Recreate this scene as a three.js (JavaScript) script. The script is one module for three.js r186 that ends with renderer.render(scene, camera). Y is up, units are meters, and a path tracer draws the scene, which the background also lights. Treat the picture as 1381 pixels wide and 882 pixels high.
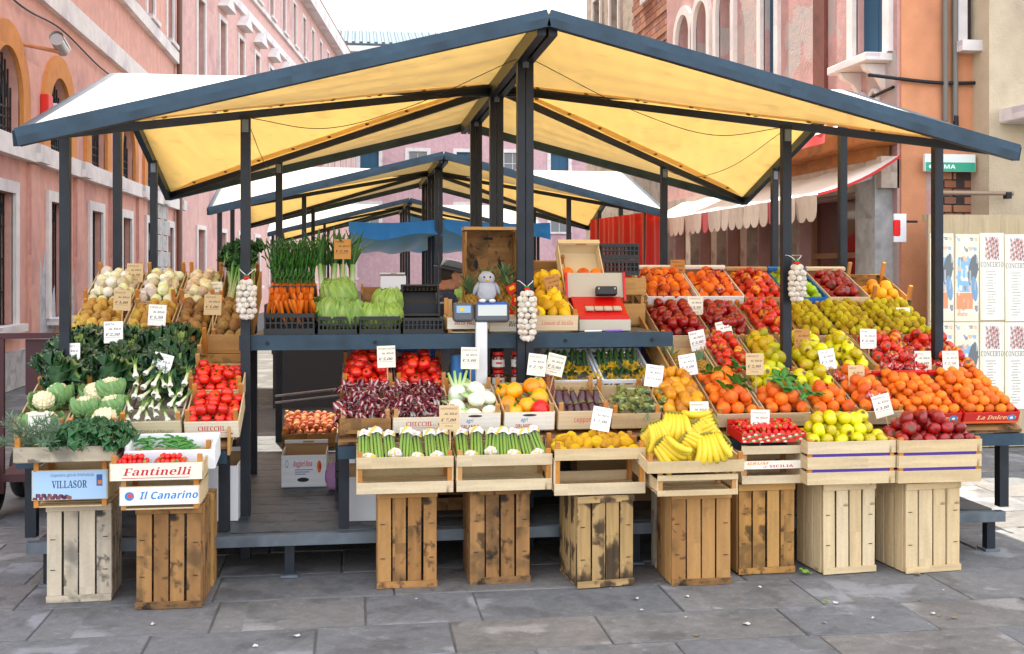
import * as THREE from 'three';
import { mergeGeometries, mergeVertices } from 'three/addons/utils/BufferGeometryUtils.js';
import { RoundedBoxGeometry } from 'three/addons/geometries/RoundedBoxGeometry.js';
import { MarchingCubes } from 'three/addons/objects/MarchingCubes.js';

// ---------- camera, sky, sun, exposure ----------
const scene = new THREE.Scene();
const FL = 1500, EYE = 1.61, YAW = 0.1382;            // focal length in photo pixels, eye height, turn towards the stall's end
const camera = new THREE.PerspectiveCamera(2 * Math.atan(441 / FL) * 180 / Math.PI, 1381 / 882, 0.1, 600);
camera.position.set(0, EYE, 0);
camera.rotation.y = -YAW;
camera.setViewOffset(1381, 882, 0, 79, 1381, 882);    // shifted lens: the uprights stay upright
camera.updateProjectionMatrix();

const SUN = new THREE.Vector3(-0.2, 1.62, -0.98).normalize();   // high, behind the stall, a little to the side
{
  const W = 256, H = 128, data = new Float32Array(W * H * 4);
  for (let j = 0; j < H; j++) for (let i = 0; i < W; i++) {
    const el = ((j + 0.5) / H - 0.5) * Math.PI, t = Math.max(0, Math.sin(el));
    const k = Math.pow(1 - t, 2.2), a = (i / W) * 6.2832;
    const c = 0.5 + 0.5 * Math.sin(3 * a + 4 * t + 1.3 * Math.sin(2 * a + 7 * t)) * Math.sin(9 * t + 1.7);
    const cl = 0.22 * Math.max(0, c - 0.35) * (1 - k);
    const o = (j * W + i) * 4;
    data[o] = 0.80 + 0.50 * k + cl; data[o + 1] = 0.87 + 0.42 * k + cl * 0.95; data[o + 2] = 1.02 + 0.24 * k + cl * 0.8; data[o + 3] = 1;
    if (el < 0) { data[o] = 0.5; data[o + 1] = 0.49; data[o + 2] = 0.48; }
  }
  const t = new THREE.DataTexture(data, W, H, THREE.RGBAFormat, THREE.FloatType);
  t.mapping = THREE.EquirectangularReflectionMapping; t.magFilter = THREE.LinearFilter; t.minFilter = THREE.LinearFilter; t.needsUpdate = true;
  scene.background = t; scene.environment = t;
}
const sun = new THREE.DirectionalLight(new THREE.Color(1, 0.93, 0.80), 5);
sun.position.copy(SUN).multiplyScalar(60).add(new THREE.Vector3(1, 0, -9));
sun.target.position.set(1, 0, -9); scene.add(sun, sun.target);
sun.castShadow = true; sun.shadow.mapSize.set(4096, 4096);
Object.assign(sun.shadow.camera, { left: -30, right: 30, top: 40, bottom: -40, near: 1, far: 160 });
const renderer = new THREE.WebGLRenderer({ antialias: true });
renderer.toneMapping = THREE.LinearToneMapping;
renderer.toneMappingExposure = 2.35;
renderer.shadowMap.enabled = true;

// ---------- helpers ----------
let seed = 20240;
const rnd = () => { seed |= 0; seed = seed + 0x6D2B79F5 | 0; let t = Math.imul(seed ^ seed >>> 15, 1 | seed); t = t + Math.imul(t ^ t >>> 7, 61 | t) ^ t; return ((t ^ t >>> 14) >>> 0) / 4294967296; };
const rr = (a, b) => a + (b - a) * rnd();
const pick = a => a[Math.floor(rnd() * a.length)];
const V = (x, y, z) => new THREE.Vector3(x, y, z);
const vivid = (c, k) => { const l = 0.3 * c[0] + 0.6 * c[1] + 0.1 * c[2]; return c.map(x => Math.max(0.001, l + (x - l) * k)); };
const lin = (r, g, b) => new THREE.Color().setRGB(...vivid([r, g, b], 1.14));
const slope = u => Math.tan(Math.atan((u - 690.5) / FL) + YAW);          // sight line over depth
const Xu = (u, d) => d * slope(u);
const dU = (u, X) => X / slope(u);
function at(u, v, d) { const X = Xu(u, d), dep = X * Math.sin(YAW) + d * Math.cos(YAW); return V(X, EYE - (v - 362) * dep / FL, -d); }
const names = {};
function numbered(n) { const k = names[n] = (names[n] ?? -1) + 1; return k ? `${n}_${String(k).padStart(3, '0')}` : n; }
function tag(o, label, category, group, kind) { o.userData = { ...o.userData, label, category }; if (group) o.userData.group = group; if (kind) o.userData.kind = kind; return o; }
function thing(name, label, category, pos = [0, 0, 0], turn = 0, group) {
  const o = new THREE.Group(); o.name = numbered(name); o.position.set(...pos); o.rotation.order = 'YXZ'; o.rotation.y = turn; scene.add(o);
  return tag(o, label, category, group);
}
function mesh(name, geo, mat, parent, x = 0, y = 0, z = 0) { const m = new THREE.Mesh(geo, mat); m.name = name; m.position.set(x, y, z); m.castShadow = m.receiveShadow = true; parent.add(m); return m; }
function single(name, geo, mat, label, category, group) { const m = new THREE.Mesh(geo, mat); m.name = numbered(name); m.castShadow = m.receiveShadow = true; scene.add(m); return tag(m, label, category, group); }
function struct(name, geo, mat) { const m = new THREE.Mesh(geo, mat); m.name = numbered(name); m.receiveShadow = m.castShadow = true; m.userData.kind = 'structure'; scene.add(m); return m; }
// boxes with uv in metres, the long side along u; a few offsets so that the grain differs
const boxes = new Map();
function box(w, h, d, k = 0, bevel = 0) {
  const key = [w, h, d].map(x => x.toFixed(4)).join() + ',' + k + ',' + bevel;
  if (boxes.has(key)) return boxes.get(key);
  const g = bevel ? new RoundedBoxGeometry(w, h, d, 1, bevel) : new THREE.BoxGeometry(w, h, d);
  metric(g, [w, h, d], k); boxes.set(key, g); return g;
}
function metric(g, dims, k = 0) {
  const p = g.attributes.position, n = g.attributes.normal, uv = g.attributes.uv;
  for (let i = 0; i < p.count; i++) {
    const N = [Math.abs(n.getX(i)), Math.abs(n.getY(i)), Math.abs(n.getZ(i))], P = [p.getX(i), p.getY(i), p.getZ(i)];
    const ax = N[0] > N[1] ? (N[0] > N[2] ? 0 : 2) : (N[1] > N[2] ? 1 : 2);
    let [a, b] = [0, 1, 2].filter(q => q !== ax); if (dims[b] > dims[a]) [a, b] = [b, a];
    uv.setXY(i, P[a] + k * 0.37 + ax * 0.21, P[b] + k * 0.53 + ax * 0.13);
  }
  return g;
}
function bar(a, b, w, h, k = 0) {   // a straight box beam between two points, geometry in world axes
  const L = a.distanceTo(b), g = metric(new THREE.BoxGeometry(w, h, L), [w, h, L], k);
  const m = new THREE.Matrix4().lookAt(a, b, V(0, 1, 0)); m.setPosition(a.clone().add(b).multiplyScalar(0.5)); g.applyMatrix4(m); return g;
}
function tube(pts, r, seg = 24, rad = 6, closed = false) { return new THREE.TubeGeometry(new THREE.CatmullRomCurve3(pts, closed), seg, r, rad, closed); }
function plate(pts, t, hole = []) {   // extruded outline in xy, thickness along z, uv in metres
  const s = new THREE.Shape(pts.map(p => new THREE.Vector2(...p))); s.holes = hole; return new THREE.ExtrudeGeometry(s, { depth: t, bevelEnabled: false, curveSegments: 14 });
}
// ---------- textures ----------
function noise2(n, sd) { const a = new Float32Array(n * n); let s = sd; for (let i = 0; i < a.length; i++) { s = Math.imul(s ^ s >>> 15, 0x2c1b3c6d) + 0x9e3779b9 | 0; s ^= s >>> 12; a[i] = ((s >>> 0) % 65521) / 65521; }
  return (x, y) => { x = ((x % n) + n) % n; y = ((y % n) + n) % n; const i = Math.floor(x), j = Math.floor(y), f = x - i, g = y - j, u = f * f * (3 - 2 * f), v = g * g * (3 - 2 * g), i2 = (i + 1) % n, j2 = (j + 1) % n;
    return (a[j * n + i] * (1 - u) + a[j * n + i2] * u) * (1 - v) + (a[j2 * n + i] * (1 - u) + a[j2 * n + i2] * u) * v; }; }
const N1 = noise2(64, 77), N2 = noise2(64, 991);
// fbm over the unit square, tiling; f is a power of two up to 64
const fbm = (x, y, f, o = 4, N = N1) => { let s = 0, a = 0.5, n = 0; for (let k = 0; k < o; k++) { s += a * N(x * Math.min(f, 64) * (f > 64 ? f / 64 : 1), y * Math.min(f, 64) * (f > 64 ? f / 64 : 1)); n += a; a *= 0.5; f *= 2; } return s / n; };
function texture(S, fn, repeat = 1, srgb = true) {
  const d = new Uint8Array(S * S * 4);
  for (let j = 0; j < S; j++) for (let i = 0; i < S; i++) { const c = fn(i / S, j / S), o = (j * S + i) * 4; for (let k = 0; k < 3; k++) d[o + k] = Math.max(0, Math.min(255, 255 * (c.length ? c[k] : c))); d[o + 3] = 255; }
  const t = new THREE.DataTexture(d, S, S); t.wrapS = t.wrapT = THREE.RepeatWrapping; t.magFilter = THREE.LinearFilter; t.minFilter = THREE.LinearMipmapLinearFilter; t.generateMipmaps = true;
  if (srgb) t.colorSpace = THREE.SRGBColorSpace; t.repeat.set(repeat, repeat); t.needsUpdate = true; return t;
}
function canvasTex(w, h, draw) { const c = document.createElement('canvas'); c.width = w; c.height = h; draw(c.getContext('2d'), w, h); const t = new THREE.CanvasTexture(c); t.colorSpace = THREE.SRGBColorSpace; t.anisotropy = 8; return t; }
const smooth = (a, b, x) => { x = Math.max(0, Math.min(1, (x - a) / (b - a))); return x * x * (3 - 2 * x); };
const warp = (x, y) => [x + 0.09 * (fbm(x, y, 8, 4, N2) - 0.5), y + 0.09 * (fbm(x + 0.31, y + 0.17, 8, 4) - 0.5)];
// wood: grain runs along u; map multiplies the material's colour
const woodTex = texture(512, (x, y) => {
  const w = fbm(x, y, 4, 4) * 0.06, g = 0.5 * N2(x * 2 + 3 * w, (y + w) * 64) + 0.5 * N2(x * 4 + 7.3, (y + w * 1.3) * 32 + 3.1), g2 = N1(x * 2, (y + w) * 16), f = fbm(x, y * 1, 64, 2, N2);
  const kn = Math.pow(smooth(0.80, 0.95, fbm(x, y, 8, 2, N2)), 1.5);
  const v = 0.78 + 0.22 * (0.5 * g + 0.3 * g2 + 0.2 * f) - 0.28 * kn; return [v, v * (0.985 - 0.05 * kn), v * (0.96 - 0.12 * kn)];
}, 1.6);
const woodBump = texture(256, (x, y) => 0.5 * N2(x * 4, y * 64) + 0.3 * N1(x * 8, y * 32) + 0.2 * fbm(x, y, 64, 1), 1.6, false);
const oldWoodTex = texture(512, (x, y) => {
  const w = fbm(x, y, 4, 4) * 0.06, g = 0.5 * N2(x * 2 + 3 * w, (y + w) * 64) + 0.5 * N2(x * 4 + 7.3, (y + w * 1.3) * 32 + 3.1), g2 = N1(x * 2, (y + w) * 16), [wx, wy] = warp(x, y), st = smooth(0.45, 0.8, fbm(wx, wy, 8, 5)), s2 = smooth(0.60, 0.80, fbm(wx, wy, 16, 5, N2));
  const v = 0.72 + 0.28 * (0.6 * g + 0.4 * g2); const k = 1 - 0.30 * st - 0.45 * s2; return [v * k, v * k * (0.97 + 0.02 * st), v * k * (0.93 + 0.05 * st)];
}, 1.3);
const mouldTex = texture(512, (x, y) => {
  const w = fbm(x, y, 4, 4) * 0.06, g = 0.5 * N2(x * 2 + 3 * w, (y + w) * 64) + 0.5 * N2(x * 4 + 7.3, (y + w) * 32), [wx, wy] = warp(x, y), st = smooth(0.44, 0.62, fbm(wx, wy, 8, 5, N2)) * (0.6 + 0.4 * g);
  const v = 0.74 + 0.26 * g, k = 1 - 0.72 * st; return [v * k, v * k * (1 - 0.04 * st), v * k * (1 - 0.02 * st)];
}, 1.5);
const plasterTex = texture(1024, (x, y) => {
  const a = fbm(x, y, 4, 5), b = fbm(x, y, 32, 3, N2), run = N2(x * 64, y * 4) * 0.5 + N1(x * 32, y * 2) * 0.5, st = smooth(0.52, 0.75, a);
  const v = 0.84 + 0.10 * b + 0.06 * run - 0.08 * st; return [v, v * (1 - 0.01 * st), v * (1 + 0.02 * st)];
}, 0.22);
const peelTex = texture(1024, (x, y) => {    // plaster come off in patches with an edge of its own
  const [wx, wy] = warp(x, y), a = fbm(wx, wy, 8, 5), b = fbm(x, y, 32, 3, N2), p = smooth(0.575, 0.59, a);
  const v = 0.82 + 0.16 * b; return [v * (1 - 0.04 * p), v * (1 + 0.25 * p * 0.6), v * (1 + 0.42 * p * 0.6)];
}, 0.2);
const stoneTex = texture(512, (x, y) => { const a = fbm(x, y, 4, 5), b = fbm(x, y, 64, 2, N2), s = smooth(0.5, 0.78, fbm(x, y, 16, 4, N2)); const v = 0.74 + 0.16 * a + 0.12 * b - 0.14 * s; return [v, v, v]; }, 0.5);
const pitBump = texture(512, (x, y) => 0.6 * fbm(x, y, 16, 3) + 0.4 * fbm(x, y, 64, 2, N2), 1.2, false);
const paveTex = texture(1024, (x, y) => {
  const a = fbm(x, y, 4, 5), b = fbm(x, y, 64, 2, N2), [wx, wy] = warp(x, y), chalk = smooth(0.59, 0.70, fbm(wx, wy, 8, 5, N2)), dark = smooth(0.56, 0.76, fbm(wx + 0.37, wy + 0.11, 16, 4));
  const grit = smooth(0.78, 0.86, N2(x * 64 * 4, y * 64 * 4)); const v = 0.62 + 0.22 * a + 0.12 * b + 0.20 * chalk - 0.10 * dark + 0.08 * grit; return [v, v * 0.995, v * (0.985 + 0.01 * chalk)];
}, 0.45);
const fineBump = texture(256, (x, y) => fbm(x, y, 32, 3), 3, false);
const clothTex = texture(512, (x, y) => { const st = smooth(0.60, 0.635, fbm(x, y, 4, 5)) * (1 - 0.7 * smooth(0.635, 0.7, fbm(x, y, 4, 5))), sp = smooth(0.74, 0.8, fbm(x, y, 32, 2, N2)); const v = 0.93 + 0.03 * N1(x * 64, y * 8) + 0.05 * fbm(x, y, 8, 3) - 0.03 * st - 0.03 * sp; return [v, v * (0.995 - 0.008 * st), v * (0.985 - 0.02 * st)]; }, 0.3);
const peelBump = texture(256, (x, y) => 0.5 + 0.5 * fbm(x, y, 64, 1, N2), 2, false);
// ---------- materials ----------
const M = {};
const std = (c, r = 0.8, o = {}) => new THREE.MeshStandardMaterial({ color: Array.isArray(c) ? lin(...c) : c, roughness: r, ...o });
const phy = (c, r = 0.5, o = {}) => new THREE.MeshPhysicalMaterial({ color: Array.isArray(c) ? lin(...c) : c, roughness: r, ...o });
const wood = (c, t = woodTex, o = {}) => std(c, 0.82, { map: t, bumpMap: woodBump, bumpScale: 0.0012, ...o });
M.pale = [wood([0.74, 0.58, 0.38]), wood([0.70, 0.53, 0.33]), wood([0.78, 0.63, 0.44])];
M.cream = [wood([0.80, 0.65, 0.43]), wood([0.76, 0.60, 0.38]), wood([0.82, 0.69, 0.49])];
M.grey = [wood([0.66, 0.60, 0.50], oldWoodTex), wood([0.72, 0.64, 0.52]), wood([0.60, 0.55, 0.47], oldWoodTex)];
M.amber = [wood([0.48, 0.27, 0.115], oldWoodTex), wood([0.43, 0.235, 0.095], oldWoodTex), wood([0.52, 0.30, 0.13])];
M.brown = [wood([0.40, 0.225, 0.10], oldWoodTex), wood([0.35, 0.195, 0.085], oldWoodTex), wood([0.44, 0.255, 0.115], oldWoodTex)];
M.honey = [wood([0.60, 0.36, 0.15]), wood([0.54, 0.31, 0.12], oldWoodTex), wood([0.64, 0.40, 0.18])];
M.mould = [wood([0.55, 0.37, 0.18], mouldTex), wood([0.50, 0.33, 0.155], mouldTex), wood([0.53, 0.35, 0.17], mouldTex)];
M.orangePost = [wood([0.66, 0.30, 0.09]), wood([0.60, 0.28, 0.10]), wood([0.62, 0.36, 0.16])];
M.steel = std([0.020, 0.026, 0.037], 0.45, { metalness: 0.3, map: stoneTex, bumpMap: fineBump, bumpScale: 0.0004 });
M.steelPale = std([0.20, 0.235, 0.27], 0.45, { metalness: 0.4, map: stoneTex, bumpMap: fineBump, bumpScale: 0.0006 });
M.beamFace = std([0.038, 0.075, 0.112], 0.45, { metalness: 0.3, map: stoneTex, bumpMap: fineBump, bumpScale: 0.0004 });
M.canvas = phy([0.90, 0.67, 0.29], 1, { transmission: 0.55, thickness: 0, map: clothTex, side: THREE.DoubleSide });
M.canvasTop = phy([0.86, 0.85, 0.82], 1, { transmission: 0.6, thickness: 0, map: clothTex, side: THREE.DoubleSide });
M.blackPlastic = std([0.010, 0.011, 0.013], 0.45);
M.whitePlastic = std([0.80, 0.82, 0.85], 0.4);
M.bluePlastic = std([0.02, 0.10, 0.50], 0.4);
M.whiteFoam = std([0.86, 0.87, 0.90], 0.75, { bumpMap: fineBump, bumpScale: 0.0008 });
M.carton = std([0.48, 0.31, 0.17], 0.9, { bumpMap: fineBump, bumpScale: 0.0004 });
M.whiteCarton = std([0.82, 0.83, 0.85], 0.7);
M.dark = std([0.02, 0.02, 0.022], 0.8);
M.glass = phy([1, 1, 1], 0.04, { transmission: 1, thickness: 0 });
M.film = phy([0.95, 0.97, 1], 0.12, { transmission: 0.9, thickness: 0 });
// ---------- ground ----------
{
  const g = new THREE.PlaneGeometry(500, 500, 1, 1); g.rotateX(-Math.PI / 2); const uv = g.attributes.uv; for (let i = 0; i < uv.count; i++) uv.setXY(i, uv.getX(i) * 500, uv.getY(i) * 500);
  const m = struct('ground', g, std([0.17, 0.168, 0.165], 0.9, { map: paveTex })); m.position.y = -0.008;
  const pav = new THREE.Group(); pav.name = 'pavement'; pav.userData.kind = 'structure'; scene.add(pav);
  const mats = [[0.262, 0.266, 0.278], [0.28, 0.275, 0.272], [0.25, 0.256, 0.268], [0.285, 0.27, 0.258], [0.268, 0.268, 0.272]].map(c => std(c, 0.72, { map: paveTex, bumpMap: pitBump, bumpScale: 0.005 }));
  let d = 3.7, row = 0;
  while (d < 10.6) {
    const dw = rr(0.38, 0.5); let x = -4.2 - rr(0, 0.6);
    while (x < 5.6) {
      const w = rr(0.5, 1.0), gw = metric(new RoundedBoxGeometry(w - 0.006, 0.05, dw - 0.006, 2, 0.009), [w, 0.05, dw], Math.floor(rnd() * 40));
      const s = mesh(names.paving_stone === undefined ? 'paving_stone' : 'paving_stone', gw, pick(mats), pav, x + w / 2, -0.025 + rr(-0.005, 0.002), -(d + dw / 2)); s.name = numbered('paving_stone'); s.rotation.set(rr(-1, 1) * 0.003, rr(-1, 1) * 0.002, rr(-1, 1) * 0.002);
      x += w;
    }
    d += dw; row++;
  }
}
// ---------- buildings ----------
const rectHole = (x0, x1, y0, y1) => { const p = new THREE.Path(); p.moveTo(x0, y0); p.lineTo(x0, y1); p.lineTo(x1, y1); p.lineTo(x1, y0); p.closePath(); return p; };
const archHole = (x0, x1, y0, y1) => { const p = new THREE.Path(), r = (x1 - x0) / 2; p.moveTo(x0, y0); p.lineTo(x0, y1 - r); p.absarc((x0 + x1) / 2, y1 - r, r, Math.PI, 0, true); p.lineTo(x1, y0); p.closePath(); return p; };
function wallShape(L, H, holes, t) { return plate([[0, 0], [L, 0], [L, H], [0, H]], t, holes); }
const facadeMat = { };
M.pink = std([0.74, 0.42, 0.35], 0.92, { map: plasterTex, bumpMap: pitBump, bumpScale: 0.004 });
M.pinkPale = std([0.72, 0.46, 0.42], 0.92, { map: plasterTex, bumpMap: pitBump, bumpScale: 0.004 });
M.pinkPeel = std([0.60, 0.38, 0.36], 0.92, { map: peelTex, bumpMap: pitBump, bumpScale: 0.006 });
M.salmon = std([0.70, 0.33, 0.19], 0.92, { map: plasterTex, bumpMap: pitBump, bumpScale: 0.004 });
M.ochre = std([0.66, 0.29, 0.11], 0.9, { map: plasterTex });
M.trim = std([0.84, 0.79, 0.76], 0.85, { map: plasterTex, bumpMap: pitBump, bumpScale: 0.003 });
M.beige = std([0.62, 0.52, 0.38], 0.9, { map: plasterTex, bumpMap: pitBump, bumpScale: 0.006 });
M.ashlar = std([0.60, 0.58, 0.57], 0.85, { map: stoneTex, bumpMap: pitBump, bumpScale: 0.004 });
M.shopStone = std([0.60, 0.50, 0.42], 0.85, { map: stoneTex, bumpMap: pitBump, bumpScale: 0.004 });
M.brickA = std([0.30, 0.13, 0.08], 0.9, { bumpMap: pitBump, bumpScale: 0.003 });
M.brickB = std([0.38, 0.19, 0.12], 0.9, { bumpMap: pitBump, bumpScale: 0.003 });
M.brickC = std([0.24, 0.12, 0.09], 0.9, { bumpMap: pitBump, bumpScale: 0.003 });
M.mortar = std([0.36, 0.31, 0.26], 0.95, { map: stoneTex });
M.iron = std([0.02, 0.022, 0.026], 0.6, { metalness: 0.5 });
M.pane = phy([0.03, 0.04, 0.05], 0.08, { clearcoat: 1 });
M.shutterBlue = std([0.015, 0.075, 0.14], 0.55);
M.shutterBrown = std([0.16, 0.10, 0.075], 0.7);
M.sash = std([0.55, 0.56, 0.58], 0.6);
M.roofTile = std([0.36, 0.20, 0.13], 0.9, { map: stoneTex });
M.roofDark = std([0.10, 0.16, 0.20], 0.8, { map: stoneTex });
M.interior = std([0.05, 0.04, 0.038], 0.95);

// a window set back in its opening; local frame of the facade (x along, y up, outwards is +z at z = 0)
function windowIn(b, x0, x1, y0, y1, { depth = 0.18, kind = 'pane', arch = false, sill = true, surround = 0, surroundMat = M.trim } = {}) {
  const w = x1 - x0, h = y1 - y0, cx = (x0 + x1) / 2;
  const g = new THREE.Group(); g.name = 'window'; b.add(g);
  if (kind === 'shutter') {
    for (const s of [-1, 1]) { const lf = mesh('shutter', box(w / 2 - 0.012, h, 0.04, 0), M.shutterBlue, g, cx + s * w / 4, (y0 + y1) / 2, -depth); }
  } else {
    const pm = kind === 'brownshutter' ? M.shutterBrown : M.pane;
    mesh('pane', arch ? plate(outlineOf(x0, x1, y0, y1), 0.02) : box(w, h, 0.02), pm, g, arch ? 0 : cx, arch ? 0 : (y0 + y1) / 2, -depth - 0.02);
    if (kind === 'pane') { const fr = []; for (const x of [x0 + 0.03, cx, x1 - 0.03]) fr.push(box(0.05, h - (arch ? w * 0.3 : 0), 0.04).clone().translate(x, (y0 + y1) / 2 - (arch ? w * 0.15 : 0), -depth + 0.015)); for (const y of [y0 + 0.03, y0 + h * 0.6]) fr.push(box(w - 0.02, 0.05, 0.036).clone().translate(cx, y, -depth + 0.015)); mesh('frame', mergeGeometries(fr), M.sash, g); }
  }
  if (kind === 'grille') {
    const n = Math.max(3, Math.round(w / 0.13)), gs = [];
    for (let i = 0; i <= n; i++) { const x = x0 + 0.02 + (w - 0.04) * i / n, yy = arch ? y1 - w / 2 + Math.sqrt(Math.max(0, (w / 2) ** 2 - (x - cx) ** 2)) : y1; gs.push(new THREE.CylinderGeometry(0.012, 0.012, yy - y0, 6).translate(x, (y0 + yy) / 2, -depth + 0.07)); }
    for (let i = 1; i < 4; i++) { const y = y0 + (arch ? (h - w / 2) : h) * i / 4; gs.push(new THREE.BoxGeometry(w, 0.025, 0.014).translate(cx, y, -depth + 0.07)); }
    if (!arch) gs.push(...[0.25, 0.75].map(k => new THREE.TorusGeometry(w * 0.11, 0.012, 5, 14).translate(x0 + w * k, y1 - h * 0.12, -depth + 0.08)));
    else for (const rad of [0.35, 0.7]) gs.push(new THREE.TorusGeometry(w / 2 * rad, 0.012, 5, 16, Math.PI).translate(cx, y1 - w / 2, -depth + 0.07));
    mesh('grille', mergeGeometries(gs.map(q => q.index ? q.toNonIndexed() : q)), M.iron, g);
  }
  if (sill) mesh('sill', box(w + 0.24, 0.1, 0.3), M.trim, g, cx, y0 - 0.05, 0.02);
  if (surround && !arch) { const s = surround; mesh('surround', plate([[x0 - s, y0], [x1 + s, y0], [x1 + s, y1 + s], [x0 - s, y1 + s]], 0.06, [rectHole(x0, x1, y0 - 0.001 + 0.002, y1)]), surroundMat, g, 0, 0, -0.012); }
  if (surround && arch) { const s = surround; const sh = outlineOf(x0 - s, x1 + s, y0, y1 + s); mesh('surround', plate(sh, 0.07, [archHole(x0, x1, y0 + 0.002, y1)]), surroundMat, g, 0, 0, -0.012); }
  return g;
}
function outlineOf(x0, x1, y0, y1) { const r = (x1 - x0) / 2, cx = (x0 + x1) / 2, o = [[x0, y0], [x1, y0]]; for (let i = 0; i <= 14; i++) { const a = Math.PI * i / 14; o.push([cx + r * Math.cos(a), y1 - r + r * Math.sin(a)]); } return o; }
// local x runs away from the camera along the street (turn = +90 deg) with outwards to +X
function building(name, label, pos, turn, L, H, mat, holes, depth = 6, t = 0.35) {
  const b = thing(name, label, 'building', pos, turn);
  const g = wallShape(L, H, holes, t); g.translate(0, 0, -t); mesh('wall', g, mat, b);
  mesh('core', box(L - 0.02, H - 0.02, depth), M.interior, b, L / 2, H / 2, -t - 0.25 - depth / 2);
  mesh('end_wall', box(0.34, H - 0.01, depth + 0.25), mat, b, 0.172, H / 2, -t - (depth + 0.25) / 2);
  mesh('roof', box(L + 0.3, 0.2, depth + t + 0.6), M.roofTile, b, L / 2, H + 0.1, -(depth + t) / 2 + 0.1);
  return b;
}
const band = (b, x0, x1, y0, y1, p, m = M.trim) => mesh('string_course', box(x1 - x0, y1 - y0, p), m, b, (x0 + x1) / 2, (y0 + y1) / 2, p / 2 - 0.004);

{ // pink palazzo along the street, bays of 2.6 m
  const X = -4.6, d0 = 7, L = 22.6, bays = []; for (let k = -3; k < 6; k++) bays.push(15.35 - d0 + 2.6 * k);
  const holes = [], H = 24; const ground = [], arches = [], upper = [];
  for (const c of bays) { if (c < 1) continue; ground.push([c - 0.42, c + 0.42, 0.86, 2.62]); arches.push([c + 0.1 - 0.62, c + 0.1 + 0.62, 3.38, 4.55]); upper.push([c - 0.4, c + 0.4, 7.2, 9.2]); }
  for (const h of ground) holes.push(rectHole(...h)); for (const h of arches) holes.push(archHole(...h)); for (const h of upper) holes.push(rectHole(...h));
  const b = building('palazzo', 'pink plaster palazzo with ochre arched windows and a camera on its wall', [X, 0, -d0], Math.PI / 2, L, H, M.pink, holes);
  for (const h of ground) windowIn(b, ...h, { kind: 'grille', surround: 0.16 });
  for (const h of arches) windowIn(b, ...h, { kind: 'grille', arch: true, sill: false, surround: 0.34, surroundMat: M.ochre });
  for (const h of upper) windowIn(b, ...h, { kind: 'pane', surround: 0.16 });
  band(b, 0, L, 3.1, 3.37, 0.14); band(b, 0, L, 5.5, 5.86, 0.1); band(b, 0, L, 6.8, 7.08, 0.13); band(b, 0, L, H - 0.5, H, 0.4); band(b, 0, L, 0, 0.5, 0.08, M.ashlar);
  for (const c of bays) if (c > 1) { const m = mesh('pilaster', box(0.42, 2.58, 0.06), M.pink, b, c + 1.3, 1.8, 0.028); mesh('sill_block', box(0.5, 0.25, 0.2), M.trim, b, c + 1.3, 3.235, 0.1); }
  // render come off the foot of the wall in ragged patches, and a cable along it
  const bare = std([0.66, 0.67, 0.70], 0.95, { map: stoneTex, bumpMap: pitBump, bumpScale: 0.006 });
  [[9.6, 1.3, 1.5], [11.6, 1.0, 1.2], [12.9, 0.7, 0.85], [14.4, 1.2, 1.35], [16.6, 0.9, 1.0], [7.4, 0.8, 0.9]].forEach(([x, w, h], k) => { const o = [[x, 0.5]]; for (let i = 0; i <= 16; i++) { const t = i / 16; o.push([x + w * (1 - t) + 0.05 * Math.sin(i * 2.7 + k), 0.5 + h * Math.pow(Math.sin(Math.PI * (0.08 + 0.84 * t)), 0.6) * (0.75 + 0.25 * Math.sin(i * 1.9 + k * 2)) ]); } o.splice(1, 0, [x + w, 0.5]); mesh('bare_render', plate(o, 0.006), bare, b, 0, 0, 0.0005); });
  mesh('cable', tube([V(6, 5.34, 0.06), V(9, 5.2, 0.05), V(11, 5.32, 0.05), V(14, 5.2, 0.05), V(18, 5.35, 0.05)], 0.014, 40, 5), M.iron, b);
  // security camera on its bracket
  const cam = mesh('security_camera', new THREE.CylinderGeometry(0.09, 0.09, 0.36, 14).rotateZ(Math.PI / 2 - 0.25), std([0.5, 0.5, 0.5], 0.35, { metalness: 0.6 }), b, 9.2, 4.72, 0.5);
  mesh('hood', new THREE.CylinderGeometry(0.1, 0.1, 0.42, 14, 1, true, 0, Math.PI).rotateZ(Math.PI / 2 - 0.25), std([0.6, 0.6, 0.6], 0.4), cam, 0, 0.012, 0);
  mesh('bracket', tube([V(0, 0, -0.5), V(-0.02, -0.06, -0.2), V(0, -0.1, 0)], 0.03, 10), M.salmon, cam);
  const al = mesh('alarm_box', box(0.26, 0.34, 0.12, 0, 0.02), std([0.62, 0.04, 0.03], 0.5), b, 10.2, 4.0, 0.06); mesh('siren', new THREE.CylinderGeometry(0.06, 0.06, 0.12, 12).rotateX(Math.PI / 2), M.sash, al, 0.2, 0.02, 0.03);
  mesh('downpipe', new THREE.CylinderGeometry(0.07, 0.07, 12.4, 10), std([0.16, 0.09, 0.07], 0.6), b, 22.2, 6.25, 0.12);
  // bare-rendered corner stones near the far end, each its own block
  for (let r = 0; r < 8; r++) for (let c = 0; c < 3; c++) mesh(numberedIn('stone_block'), box(0.72, 0.36, 0.07, (r * 3 + c) % 5, 0.012), M.ashlar, b, 18.9 + c * 0.75 + (r % 2) * 0.36, 0.72 + r * 0.375 - 0.02, 0.03);
}
function numberedIn(n) { return n; }
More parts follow.
